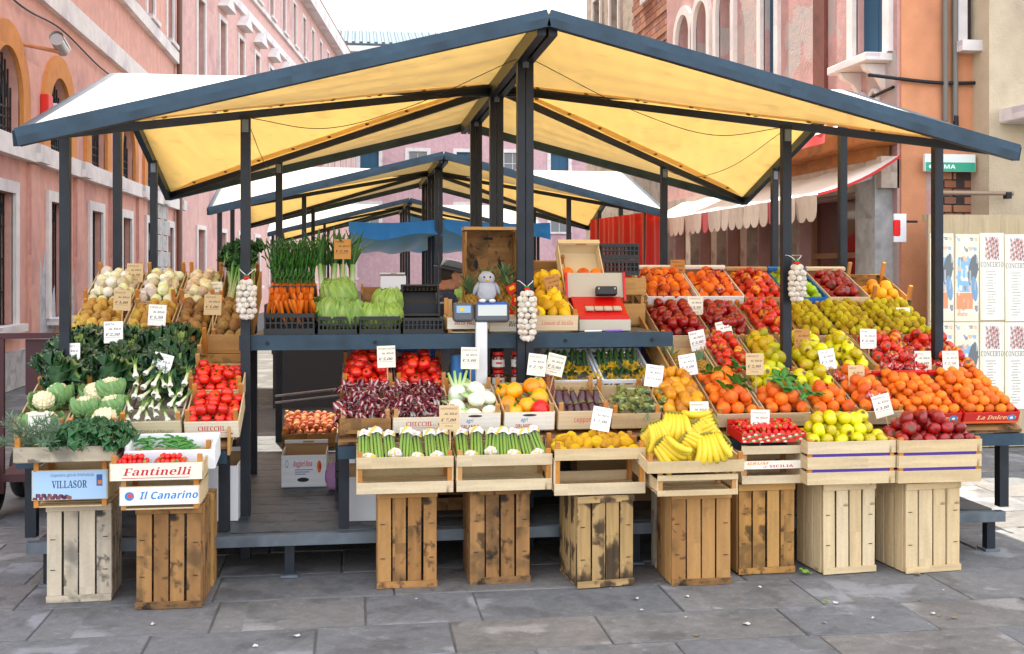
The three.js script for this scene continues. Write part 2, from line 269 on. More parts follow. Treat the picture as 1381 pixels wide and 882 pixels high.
{ // paler long building further down, turned a little
  const a = 6 * Math.PI / 180, L = 44, H = 14.2, holes = [], W1 = [], W2 = [], W0 = [];
  for (let k = 0; k < 16; k++) { const c = 2.2 + 2.7 * k; if (c > L - 1) break; W1.push([c - 0.4, c + 0.4, 6.9, 9.15]); W2.push([c - 0.4, c + 0.4, 11.1, 12.9]); W0.push([c - 0.4, c + 0.4, 1.0, 2.7]); }
  for (const w of [...W0, ...W1, ...W2]) holes.push(rectHole(...w));
  const b = building('terrace', 'pale pink terrace with pedimented windows further down the street', [-4.6, 0, -30], Math.PI / 2 - a, L, H, M.pinkPale, holes, 8);
  W1.forEach((w, i) => { windowIn(b, ...w, { kind: i % 3 ? 'brownshutter' : 'pane', surround: 0.14 }); const cx = (w[0] + w[1]) / 2;
    const p = mesh('pediment', plate([[cx - 0.62, 9.5], [cx + 0.62, 9.5], [cx, 9.95]], 0.3), M.trim, b); });
  W2.forEach(w => windowIn(b, ...w, { kind: 'pane', surround: 0.12 })); W0.forEach(w => windowIn(b, ...w, { kind: 'brownshutter', surround: 0.12 }));
  band(b, 0, L, 10.02, 10.3, 0.12); band(b, 0, L, 10.85, 11.02, 0.1); band(b, 0, L, 5.6, 5.9, 0.12); band(b, -0.1, L, 13.5, 14.2, 0.45);
  const ch = mesh('chimney', box(0.7, 1.6, 0.7), M.trim, b, 34, H + 0.9, -1.2); mesh('cap', box(0.9, 0.12, 0.9), M.roofDark, ch, 0, 0.86, 0);
}
const roofRib = new THREE.CylinderGeometry(0.13, 0.13, 6.9, 7).rotateX(Math.PI / 2 + 0.33);
{ // the house that closes the street
  const holes = [], W = []; for (const y of [4.2, 8, 11.6]) for (let k = 0; k < 9; k++) W.push([2 + 3.4 * k, 3.3 + 3.4 * k, y, y + 1.9]);
  for (const w of W) holes.push(rectHole(...w));
  const b = building('end_house', 'wide lilac pink house with white windows closing the far end of the street', [-12, 0, -79], 0, 31, 17.2, std([0.66, 0.44, 0.46], 0.92, { map: plasterTex }), holes, 9);
  W.forEach((w, i) => windowIn(b, ...w, { kind: i % 2 ? 'pane' : 'shutter', surround: 0.25 }));
  band(b, -0.2, 31.2, 16.8, 17.2, 0.5);
  const rows = 18; const pitch = mesh('roof_pitch', box(31.4, 0.2, 7), M.roofDark, b, 15.5, 18.4, -2.9); pitch.rotation.x = 0.33; for (let i = 0; i < 60; i++) mesh('roof_tile', roofRib, M.roofDark, b, 0.3 + i * 0.52, 18.52, -2.9);
}
{ // pink side palace: facade along the street (looks to -X) and its end wall to the square
  const X = 5.05, dn = 9.9, df = 17.8, L = df - dn, H = 13;
  // local x from far to near: pos at far end, turn -90 deg
  const lx = u => df - dU(u, X), holes = [], sh = [lx(1155) , lx(1196), 3.68, 5.6], s2 = [lx(1030), lx(1048), 3.2, 6.5], ar = [[lx(915), lx(933)], [lx(939), lx(957)], [lx(970), lx(990)]];
  const shop = [[0.5, 1.5], [1.8, 2.7], [3.05, 3.9], [4.25, 5.15], [5.55, 7.3]];
  holes.push(rectHole(...sh), rectHole(...s2)); for (const a of ar) holes.push(archHole(a[0], a[1], 3.4, 5.55)); for (const s of shop) holes.push(rectHole(s[0], s[1], 0.05, 2.35));
  const b = building('corner_palace', 'peeling pink corner palace with blue shutters above striped shop awnings', [X, 0, -df], -Math.PI / 2, L, H, M.pinkPeel, holes, 7);
  for (const w of [sh, s2]) { windowIn(b, ...w, { kind: 'shutter', depth: 0.1, sill: false, surround: 0.13 }); }
  const si = mesh('stone_sill', box(sh[1] - sh[0] + 0.22, 0.08, 0.3, 0, 0.01), M.trim, b, (sh[0] + sh[1]) / 2, 3.63, 0.12);
  for (const k of [-1, 1]) mesh('console', plate([[0, 0], [0.22, 0], [0.19, -0.06], [0.08, -0.12], [0, -0.24]], 0.08).rotateY(-Math.PI / 2), M.trim, si, k * 0.26 + 0.04, -0.045, -0.12);
  for (const k of [0.1, 0.36]) mesh('round_vent', new THREE.TorusGeometry(0.085, 0.03, 8, 18), M.trim, b, sh[0] + 0.05 + k, 3.28, 0.01);
  ar.forEach((a, i) => windowIn(b, a[0], a[1], 3.4, 5.55, { kind: i === 1 ? 'brownshutter' : 'pane', arch: true, sill: false, surround: 0.13 }));
  mesh('painted_strip', box(0.3, H - 2.8, 0.05), std([0.20, 0.07, 0.055], 0.85, { map: stoneTex }), b, lx(1109), 2.8 + (H - 2.8) / 2, 0.02);
  // shop front: stone posts, red interior, panes
  for (const x of [0.25, 1.65, 2.87, 4.07, 5.35]) mesh('shop_post', box(0.24, 2.4, 0.16, 1), M.shopStone, b, x, 1.2, 0.06);
  mesh('corner_column', box(0.42, 2.5, 0.2, 2), std([0.60, 0.60, 0.60], 0.8, { map: stoneTex }), b, 7.6, 1.25, 0.08);
  mesh('shop_lintel', box(L, 0.3, 0.18), M.shopStone, b, L / 2, 2.52, 0.07);
  shop.forEach((s, i) => { const w = mesh('shop_window', box(s[1] - s[0], 2.3, 0.02), i === 4 ? phy([0.10, 0.035, 0.03], 0.1, { clearcoat: 1 }) : M.pane, b, (s[0] + s[1]) / 2, 1.2, -0.2); mesh('frame', mergeGeometries([box(0.06, 2.3, 0.05).clone().translate(-(s[1] - s[0]) / 2 + 0.03, 0, 0.03), box(0.06, 2.3, 0.05).clone().translate((s[1] - s[0]) / 2 - 0.03, 0, 0.03), box(s[1] - s[0] - 0.12, 0.06, 0.05).clone().translate(0, 0.55, 0.03)]), std([0.28, 0.16, 0.10], 0.6), w); });
  mesh('fascia', box(4.2, 0.42, 0.14), std([0.42, 0.16, 0.045], 0.7, { map: stoneTex }), b, 5.7, 2.86, 0.1);
  mesh('cable', tube([V(2, 3.15, 0.03), V(4.5, 3.02, 0.04), V(6, 3.2, 0.04), V(7.9, 3.32, 0.04)], 0.016, 20, 5), M.iron, b);
}
{ // salmon end wall of the corner palace, facing the square
  const b = thing('salmon_house', 'salmon plaster house wall with twin pipes and a brick patch behind the hoarding', 'building', [5.08, 0, -9.88]);
  const L = 3.4, H = 13, win = [0.64, 1.2, 3.75, 6];
  const g = wallShape(L, H, [rectHole(...win), rectHole(0.25, 1.02, 1.9, 2.6)], 0.34); g.translate(0, 0, -0.34); mesh('wall', g, M.salmon, b);
  windowIn(b, ...win, { kind: 'shutter', depth: 0.12, sill: true, surround: 0.12 });
  mesh('brick_backing', box(0.8, 0.74, 0.06), M.mortar, b, 0.635, 2.26, -0.1);
  for (let r = 0; r < 9; r++) for (let c = 0; c < 4; c++) { const w = (r % 2 && (c === 3)) ? 0.085 : 0.18; mesh('brick', box(w, 0.066, 0.05, (r * 4 + c) % 4, 0.005), pick([M.brickA, M.brickB, M.brickC]), b, 0.27 + c * 0.2 + (r % 2) * 0.09 + w / 2 - 0.015, 1.945 + r * 0.078, -0.055 + rr(-0.006, 0.006)); }
  for (const x of [0.42, 0.52]) mesh('pipe', new THREE.CylinderGeometry(0.028, 0.028, 9.6, 8), std([0.16, 0.15, 0.13], 0.6), b, x, 3.0 + 4.8, 0.04);
  mesh('conduit', tube([V(0.52, 3.05, 0.05), V(0.5, 2.9, 0.06), V(0.2, 2.86, 0.05), V(-0.3, 2.98, 0.05)], 0.025, 16, 6), M.iron, b);
  mesh('cable', tube([V(-0.34, 3.42, 0.03), V(0.4, 3.36, 0.04), V(1.2, 3.4, 0.03)], 0.018, 14, 5), M.iron, b);
}
{ // brick stretch and stone tower beyond
  const b = thing('brick_house', 'narrow weathered brick house beside the stone tower', 'building', [5.12, 0, -20.4], -Math.PI / 2);
  mesh('wall', box(2.6, 9.4, 5), M.mortar, b, 1.3, 4.7, -2.52);
  for (let r = 0; r < 26; r++) for (let c = 0; c < 9; c++) { const off = (r % 2) * 0.14; mesh('brick', box(0.262, 0.105, 0.04, (r + c) % 4), [M.brickA, M.brickB, M.brickC][(r * 7 + c * 5 + (r * c) % 3) % 3], b, 0.17 + c * 0.28 + off * 0.9, 5.5 + r * 0.12, -0.005 + 0.012 * ((r * 5 + c * 3) % 3) / 3); }
  mesh('plaque', box(0.7, 0.3, 0.05), M.trim, b, 1.2, 6.5, 0.05);
  const H = 14, holes = [[0.9, 1.6, 5.2, 7.6], [2.6, 3.3, 5.2, 7.6], [0.9, 1.6, 9.5, 11.5], [2.6, 3.3, 9.5, 11.5]];
  const t = building('stone_tower', 'pale stone house with narrow windows and tiled eaves beside brick', [5.3, 0, -25.5], -Math.PI / 2, 5, H, std([0.56, 0.50, 0.40], 0.9, { map: stoneTex, bumpMap: pitBump, bumpScale: 0.01 }), holes.map(h => rectHole(...h)), 6);
  for (const h of holes) windowIn(t, ...h, { kind: 'brownshutter', surround: 0.1 });
}
{ // beige house by the hoarding
  const win = [0.75, 1.9, 3.75, 6.2];
  const b = building('beige_house', 'cream stone house with brown boarded shutter and white ledge', [5.8, 0, -9.6], 0, 5, 13, M.beige, [rectHole(...win)], 5);
  const g = new THREE.Group(); g.name = 'shutter'; b.add(g);
  for (let k = 0; k < 11; k++) mesh('board', box(1.12, 0.19, 0.035, k % 3), M.shutterBrown, g, 1.33, 3.86 + k * 0.215, -0.02);
  for (const y of [4.2, 5.2]) mesh('hinge', box(0.4, 0.035, 0.02), M.iron, g, 1.0, y, 0.015);
  mesh('ledge', box(3.6, 0.14, 0.5, 0, 0.02), M.trim, b, 1.9, 3.02, 0.2);
  mesh('lower_wall', box(3, 1.4, 0.05), M.ashlar, b, 2.4, 2.2, 0.02);
}
// ---------- market stalls: cross-gabled canvas roof on steel posts ----------
const RX = 0.956, HW = 2.55, HR = 2.918, HE = 2.275, DEPTH = 4.25;
const postX = [-1.575, -0.615, RX, 2.527, 3.488], postD = [0.795, 2.125, 3.455];
function roofY(X, dd) { // height of the folded roof at an offset into the stall
  const a = Math.abs(X - RX) / HW, b = Math.abs(dd - DEPTH / 2) / (DEPTH / 2); return HR - (HR - HE) * Math.min(a, b);
}
function sailGeo(a, b, c, sag, n = 26) { // a triangle of cloth, slightly slack
  const pos = [], uv = [], idx = [], id = (i, j) => i * (n + 1) - i * (i - 1) / 2 + j;
  for (let i = 0; i <= n; i++) for (let j = 0; j <= n - i; j++) { const u = i / n, v = j / n, w = 1 - u - v; const p = a.clone().multiplyScalar(w).addScaledVector(b, u).addScaledVector(c, v); p.y -= sag * 27 * u * v * w + 0.005 * Math.sin(Math.atan2(v + 0.01, u + 0.01) * 16 + u * 3) * Math.sqrt(Math.max(0, u * v * w * 9)) + 0.004 * Math.sin(w * 23 + u * 9) * u * v * 4; pos.push(p.x, p.y, p.z); uv.push(p.x + p.z * 0.3, p.z + p.y); }
  for (let i = 0; i < n; i++) for (let j = 0; j < n - i; j++) { idx.push(id(i, j), id(i + 1, j), id(i, j + 1)); if (j < n - i - 1) idx.push(id(i + 1, j), id(i + 1, j + 1), id(i, j + 1)); }
  const g = new THREE.BufferGeometry(); g.setAttribute('position', new THREE.Float32BufferAttribute(pos, 3)); g.setAttribute('uv', new THREE.Float32BufferAttribute(uv, 2)); g.setIndex(idx); g.computeVertexNormals(); return g;
}
function stall(name, label, d0, detail) {
  const S = thing(name, label, 'market stall', [0, 0, -d0], 0, 'market stalls with yellow canvas roofs');
  const P = (X, dd, y) => V(X, y, -dd), L = RX - HW, R = RX + HW, dm = DEPTH / 2;
  const C = P(RX, 0, HR), G = P(RX, DEPTH, HR), D = P(RX, dm, HR), B = P(L, dm, HR), B2 = P(R, dm, HR);
  const A = P(L, 0, HE), A2 = P(R, 0, HE), F = P(L, DEPTH, HE), F2 = P(R, DEPTH, HE);
  const dn = y => p => p.clone().setY(p.y - y);
  for (const [corner, gable, side] of [[A, C, B], [A2, C, B2], [F, G, B], [F2, G, B2]]) for (const m of [gable, side]) {
    const q = mesh('canvas_panel', sailGeo(...[corner, m, D].map(dn(0.012)), 0.014), M.canvasTop, S);
    const li = mesh('lining', sailGeo(...[corner, m, D].map(dn(0.019)), 0.014), M.canvas, q);
    if (detail) { // riveted hem along the valley
      const inw = k => { const q = corner.clone().lerp(D, k[0]), e = m.clone().sub(q).setY(0).normalize(); q.addScaledVector(e, k[1]); q.y = roofY(q.x, -q.z) - 0.0215; return q; };
      const hp = [], hi = []; for (let k = 0; k <= 12; k++) { const t0 = 0.02 + 0.95 * k / 12, tw = 0.075 * Math.min(1, (1 - t0) * 9, t0 * 12); for (const z of [0.012, tw]) { const q = inw([t0, z]); q.y -= 0.006 * Math.abs(Math.sin(k * 2.4)); hp.push(q.x, q.y, q.z); } if (k) { const o = (k - 1) * 2; hi.push(o, o + 1, o + 2, o + 1, o + 3, o + 2); } }
      const hg = new THREE.BufferGeometry(); hg.setAttribute('position', new THREE.Float32BufferAttribute(hp, 3)); hg.setAttribute('uv', new THREE.Float32BufferAttribute(hp.filter((_, i) => i % 3 !== 1), 2)); hg.setIndex(hi); hg.computeVertexNormals(); mesh('hem', hg, M.canvas, q);
      const n = 9, e = corner.clone().lerp(D, 1), dir = D.clone().sub(corner), off = m.clone().sub(corner.clone().lerp(D, 0.5)).setY(0).normalize();
      const nrm = D.clone().sub(corner).cross(m.clone().sub(corner)).normalize(); if (nrm.y > 0) nrm.negate();
      for (let k = 1; k < n; k++) { const p = corner.clone().lerp(D, k / n).addScaledVector(off, 0.045); p.y = roofY(p.x, -p.z) - 0.03; const r = mesh('eyelet', eyeletGeo, M.brass, q, p.x, p.y, p.z); r.quaternion.setFromUnitVectors(V(0, 1, 0), nrm); }
    }
  }
  const b = (a, c, w, h, m = M.steel, nm = 'beam') => mesh(nm, bar(a, c, w, h), m, S);
  for (const [p, q] of [[A, C], [C, A2], [F, G], [G, F2]]) b(dn(0.045)(p), dn(0.045)(q), 0.05, 0.085, M.beamFace, 'gable_beam');
  for (const [p, q] of [[A, B], [B, F], [A2, B2], [B2, F2]]) b(dn(0.05)(p), dn(0.05)(q), 0.045, 0.075, M.beamFace, 'eave_beam');
  for (const s of [-0.03, 0.03]) b(P(RX + s, 0.03, HR - 0.075), P(RX + s, DEPTH - 0.03, HR - 0.075), 0.045, 0.1, M.steel, 'ridge_beam');
  b(P(L + 0.03, dm, HR - 0.075), P(R - 0.03, dm, HR - 0.075), 0.05, 0.08, M.steel, 'cross_beam');
  for (const p of [A, A2, F, F2]) b(dn(0.05)(p).lerp(D, 0.01), dn(0.065)(D).lerp(p, 0.01), 0.028, 0.045, M.steel, 'valley_beam');
  for (const X of postX) for (const dd of postD) {
    if (dd === postD[1] && (X === postX[1] || X === postX[3])) continue;
    const y = roofY(X, dd) - 0.062;
    if (X === RX) for (const s of [-0.0245, 0.0245]) mesh('post', box(0.044, y, 0.06), M.steel, S, X + s, y / 2, -dd);
    else mesh('post', box(0.052, y, 0.052), M.steel, S, X, y / 2, -dd);
    if (detail) mesh('bracket', box(0.036, 0.07, 0.006), M.steelPale, S, X, y - 0.06, -dd + (X === RX ? 0.034 : 0.03));
  }
  if (detail) {
    const wire = pts => mesh('stay_wire', tube(pts, 0.0022, 30, 4), M.iron, S);
    for (const s of [-1, 1]) { wire([P(RX + s * 0.05, 0.83, 2.82), P(RX + s * 0.7, 0.84, 2.52), P(RX + s * 1.15, 0.83, 2.40), P(RX + s * 1.56, 0.8, 2.45)]); wire([P(RX + s * 1.56, 0.8, 2.43), P(RX + s * 1.55, 1.7, 2.30), P(RX + s * 1.55, 2.6, 2.30), P(RX + s * 1.56, 3.44, 2.43)]); }
  }
  return S;
}
M.brass = std([0.30, 0.22, 0.10], 0.4, { metalness: 0.8 });
const eyeletGeo = new THREE.TorusGeometry(0.010, 0.005, 6, 12).rotateX(Math.PI / 2);
const D0 = 5.54;
const stall1 = stall('market_stall', 'market stall with fruit and vegetables in front and yellow canvas roof', D0, true);
const stall2 = stall('market_stall', 'second market stall in line, behind the fruit stall, blue tarpaulin under its roof', 12.4, false);
const stall3 = stall('market_stall', 'last market stall in line, deep in the street', 20.6, false);

// upper shelf fixed to the posts of the first stall
const SHELF = 1.235;
{
  mesh('shelf_beam', box(2.5, 0.085, 0.05), M.beamFace, stall1, 0.595, SHELF - 0.0425, -0.795 - 0.06);
  for (const X of [-0.5, 0.1, 1.2, 1.72]) mesh('bolt', new THREE.CylinderGeometry(0.011, 0.011, 0.01, 8).rotateX(Math.PI / 2), M.iron, stall1, X, SHELF - 0.045, -0.795 - 0.03);
  mesh('shelf_board', box(2.36, 0.02, 1.0), M.steelPale, stall1, 0.60, SHELF - 0.012, -0.795 - 0.09 - 0.5);
  mesh('shelf_step', box(1.1, 0.16, 0.36), M.steel, stall1, 0.0, SHELF + 0.08, -0.795 - 0.62);
  for (const X of [-0.5, 1.75]) mesh('shelf_rail', box(0.05, 0.06, 1.3), M.steel, stall1, X, SHELF - 0.055, -0.795 - 0.75);
}
// ---------- platform of steel rails and floor boards ----------
{
  const pf = thing('stall_platform', 'low steel platform with worn grey floor boards under the fruit stall', 'platform', [0, 0, 0]);
  const y = 0.235, d = 5.9;
  mesh('front_rail', box(5.3, 0.058, 0.05), M.steelPale, pf, 1.0, y - 0.035, -d);
  for (const X of [-1.55, -0.35, 0.35, 1.5, 2.6, 3.58]) { const l = mesh('foot', box(0.05, 0.168, 0.05), M.steel, pf, X, 0.084, -d - 0.03); mesh('foot_plate', box(0.09, 0.012, 0.09), M.steelPale, l, 0, -0.077, 0); }
  for (let k = 0; k < 15; k++) mesh('floor_board', box(5.2, 0.024, 0.218, k % 5), M.floorBoard ??= std([0.10, 0.12, 0.145], 0.5, { map: oldWoodTex, bumpMap: woodBump, bumpScale: 0.002 }), pf, 1.0, y - 0.012, -d - 0.14 - k * 0.226);
}
// ---------- display tables ----------
const TILT = 0.39, KS = Math.tan(TILT), KM = 0.245;
const yS = d => 0.73 + KS * (d - 5.85);              // sloping side tables
const yM = d => 0.735 + 0.25 * (d - 5.85);             // flatter middle table
function table(label, x0, x1, d0, d1, yf) {
  const t = thing('display_table', label, 'table', [0, 0, 0], 0, 'sloping display tables of the fruit stall');
  const ya = yf(d0) - 0.02, yb = yf(d1) - 0.02;
  for (const X of [x0 + 0.03, x1 - 0.03]) {
    mesh('leg', box(0.055, ya - 0.04 - 0.237, 0.055), M.steel, t, X, 0.237 + (ya - 0.04 - 0.237) / 2, -d0 - 0.16);
    mesh('leg', box(0.05, yb - 0.06 - 0.237, 0.05), M.steel, t, X, 0.237 + (yb - 0.06 - 0.237) / 2, -d1 + 0.1);
    mesh('side_rail', bar(V(X, ya - 0.05, -d0 - 0.02), V(X, yb - 0.05, -d1), 0.05, 0.06), M.steel, t);
  }
  mesh('front_rail', box(x1 - x0, 0.065, 0.045), M.beamFace, t, (x0 + x1) / 2, ya - 0.05, -d0 - 0.01);
  const n = Math.round((d1 - d0) / 0.24);
  for (let k = 0; k < n; k++) { const d = d0 + (d1 - d0) * (k + 0.5) / n, m = mesh('table_board', box(x1 - x0, 0.018, (d1 - d0) / n / Math.cos(Math.atan((yb - ya) / (d1 - d0))) - 0.02, k % 4), M.brown[k % 3], t, (x0 + x1) / 2, ya + (yb - ya) * (k + 0.5) / n - 0.008, -d); m.rotation.x = Math.atan((yb - ya) / (d1 - d0)); }
  return t;
}
const tblL = table('steel display table under the crates of greens, potatoes and onions', -1.68, -0.66, 5.82, 7.72, yS);
const tblM = table('steel display table under the crates of tomatoes, fennel and peppers', -0.1, 1.78, 5.82, 6.82, yM);
const tblR = table('steel display table under the crates of oranges, apples and pears', 1.79, 3.72, 5.82, 7.72, yS);
for (const [t, X] of [[tblL, -0.655], [tblR, 1.805]]) { const s = mesh('side_board', plate([[5.8, 0.66], [5.82, 0.82], [7.7, 1.59], [7.7, 1.41]], 0.014), M.honey[0], t); s.rotation.y = Math.PI / 2; s.position.x = X; }
// ---------- crates ----------
const printDraw = {
  checchi: (c, w, h) => { ink(c, w, h, '#e9dfc8'); c.fillStyle = '#c8323a'; c.font = `bold ${h * 0.42}px serif`; c.fillText('CHECCHI', w * 0.24, h * 0.56); c.fillRect(w * 0.2, h * 0.66, w * 0.6, h * 0.025); c.font = `${h * 0.2}px serif`; c.fillText('s.r.l.', w * 0.72, h * 0.56); c.fillRect(w * 0.82, h * 0.7, w * 0.07, h * 0.09); },
  carovella: (c, w, h) => { ink(c, w, h, '#d9cfa9'); c.fillStyle = '#3c5a3c'; c.font = `italic ${h * 0.26}px sans-serif`; c.fillText('LA CAROVELLA d’Abruzzo', w * 0.14, h * 0.66); },
  fantinelli: (c, w, h) => { ink(c, w, h, '#ece2d0'); c.fillStyle = '#c01f2c'; c.font = `italic bold ${h * 0.62}px serif`; c.fillText('Fantinelli', w * 0.13, h * 0.70, w * 0.74); c.fillRect(w * 0.12, h * 0.84, w * 0.74, h * 0.04); },
  canarino: (c, w, h) => { ink(c, w, h, '#e6e6e4'); c.fillStyle = '#2a7ec2'; c.font = `italic bold ${h * 0.56}px sans-serif`; c.fillText('Il Canarino', w * 0.24, h * 0.68); c.beginPath(); c.arc(w * 0.12, h * 0.5, h * 0.24, 0, 7); c.fill(); c.fillStyle = '#d8483a'; c.beginPath(); c.arc(w * 0.13, h * 0.48, h * 0.13, 0, 7); c.fill(); },
  villasor: (c, w, h) => { c.fillStyle = '#a9c9ea'; c.fillRect(0, 0, w, h); c.fillStyle = '#23345e'; c.font = `bold ${h * 0.36}px serif`; c.fillText('VILLASOR', w * 0.26, h * 0.6); c.font = `italic ${h * 0.14}px serif`; c.fillText('Cooperativa agricola Ortofrutticola', w * 0.24, h * 0.2); for (let i = 0; i < 60; i++) { c.fillStyle = ['#5d2f42', '#7a3b4a', '#3f2333', '#8d5a56'][i % 4]; c.beginPath(); c.arc(w * (0.02 + 0.5 * ((i * 37) % 60) / 60), h * (0.97 - 0.25 * ((i * 17) % 13) / 13 * (1 - ((i * 37) % 60) / 75)), h * 0.07, 0, 7); c.fill(); } c.fillStyle = '#3b5ca0'; c.fillRect(w * 0.86, h * 0.15, w * 0.08, h * 0.4); c.fillStyle = '#d97a2e'; c.fillRect(w * 0.88, h * 0.35, w * 0.05, h * 0.14); },
  sicilia: (c, w, h) => { ink(c, w, h, '#eee8da'); c.font = `italic bold ${h * 0.46}px sans-serif`; c.fillStyle = '#e88a1c'; c.fillText('GRUM', w * 0.06, h * 0.46); c.fillStyle = '#c5242e'; c.font = `bold ${h * 0.44}px sans-serif`; c.fillText('SICILIA', w * 0.42, h * 0.82); c.font = `italic ${h * 0.3}px serif`; c.fillText('di', w * 0.32, h * 0.84); },
  orangebox: (c, w, h) => { ink(c, w, h, '#eef0f4'); c.fillStyle = '#c8283c'; c.font = `italic bold ${h * 0.24}px serif`; c.fillText('Ruggieri Rosa', w * 0.26, h * 0.34); c.fillStyle = '#7d8fae'; for (let i = 0; i < 3; i++) c.fillRect(w * 0.3, h * (0.44 + 0.07 * i), w * (0.4 - 0.08 * i), h * 0.03); c.fillStyle = '#e8702a'; c.beginPath(); c.arc(w * 0.84, h * 0.36, h * 0.2, 0, 7); c.fill(); c.fillStyle = '#c43a2a'; c.beginPath(); c.arc(w * 0.86, h * 0.34, h * 0.1, 0, 7); c.fill(); c.strokeStyle = '#4a72b0'; c.lineWidth = h * 0.025; c.beginPath(); c.arc(w * 0.12, h * 0.26, h * 0.11, 0, 7); c.stroke(); c.fillStyle = '#2b2623'; c.beginPath(); c.ellipse(w * 0.48, h * 0.78, w * 0.13, h * 0.07, 0, 0, 7); c.fill(); },
  tang: (c, w, h) => { c.fillStyle = '#c62a20'; c.fillRect(0, 0, w, h); c.fillStyle = '#e4662a'; c.fillRect(0, h * 0.8, w, h * 0.2); c.fillStyle = '#f0cf9a'; c.font = `italic bold ${h * 0.5}px serif`; c.fillText('La Dolcetta', w * 0.22, h * 0.62); c.fillStyle = '#4a86c0'; c.beginPath(); c.arc(w * 0.86, h * 0.48, h * 0.28, 0, 7); c.fill(); c.fillStyle = '#eee'; c.beginPath(); c.arc(w * 0.86, h * 0.5, h * 0.12, 0, 7); c.fill(); },
  strawberry: (c, w, h) => { c.fillStyle = '#cf2a26'; c.fillRect(0, 0, w, h); for (let i = 0; i < 70; i++) { c.fillStyle = ['#4f8a3a', '#e8d8c0', '#a81a1c', '#e2483a'][i % 4]; c.beginPath(); c.arc(w * ((i * 29) % 71) / 71, h * ((i * 13) % 17) / 17, h * 0.11, 0, 7); c.fill(); } },
  crest: (c, w, h) => { ink(c, w, h, '#ece6da'); c.fillStyle = '#3a7cba'; c.font = `italic bold ${h * 0.3}px sans-serif`; c.fillText('agri', w * 0.32, h * 0.5); c.fillStyle = '#b8322e'; c.font = `bold ${h * 0.3}px sans-serif`; c.fillText('ORLANDO', w * 0.22, h * 0.86); c.strokeStyle = '#c06a74'; c.strokeRect(w * 0.84, h * 0.24, w * 0.09, h * 0.4); c.fillStyle = '#3b2a20'; c.beginPath(); c.ellipse(w * 0.5, h * 0.14, w * 0.14, h * 0.07, 0, 0, 7); c.fill(); },
  cepponi: (c, w, h) => { ink(c, w, h, '#d8c29c'); c.fillStyle = '#cf5a52'; c.font = `bold ${h * 0.4}px monospace`; c.fillText('ceppone', w * 0.3, h * 0.6); },
  rica: (c, w, h) => { ink(c, w, h, '#e8dfce'); c.fillStyle = '#222'; c.font = `italic bold ${h * 0.5}px serif`; c.fillText('Rica', w * 0.5, h * 0.66); },
  redgreen: (c, w, h) => { ink(c, w, h, '#e8e2d4'); c.fillStyle = '#b0383a'; c.font = `bold ${h * 0.36}px sans-serif`; c.fillText('DELLA VALLE', w * 0.16, h * 0.62); },
  marin: (c, w, h) => { ink(c, w, h, '#e4c9a2'); c.fillStyle = '#cf7a6a'; c.font = `italic bold ${h * 0.36}px serif`; c.fillText('Limoni di Sicilia', w * 0.14, h * 0.62); },
};
function ink(c, w, h, col) { c.fillStyle = col; c.fillRect(0, 0, w, h); c.globalAlpha = 0.16; for (let i = 0; i < 26; i++) { c.fillStyle = i % 2 ? '#b08a5a' : '#fff'; c.fillRect(0, h * ((i * 0.37) % 1), w, h * 0.012); } c.globalAlpha = 1; }
const printKeys = Object.keys(printDraw), printTex = canvasTex(2048, 2048, (c) => { c.fillStyle = '#ddd'; c.fillRect(0, 0, 2048, 2048); printKeys.forEach((k, i) => { c.save(); c.translate((i % 2) * 1024, Math.floor(i / 2) * 256); c.beginPath(); c.rect(0, 0, 1024, 256); c.clip(); printDraw[k](c, 1024, 256); c.restore(); }); });
M.print = std(0xffffff, 0.75, { map: printTex, bumpMap: woodBump, bumpScale: 0.0006 });
function printGeo(key, w, h, t = 0.003) {
  const i = printKeys.indexOf(key), u0 = (i % 2) / 2, v1 = 1 - Math.floor(i / 2) / 8, g = new THREE.BoxGeometry(w, h, t), uv = g.attributes.uv;
  for (let k = 0; k < uv.count; k++) { const f = Math.floor(k / 4); const a = uv.getX(k), b = uv.getY(k); if (f === 4) uv.setXY(k, u0 + 0.002 + a * 0.496, v1 - 0.125 + 0.001 + b * 0.123); else uv.setXY(k, u0 + 0.004, v1 - 0.008); }
  return g;
}
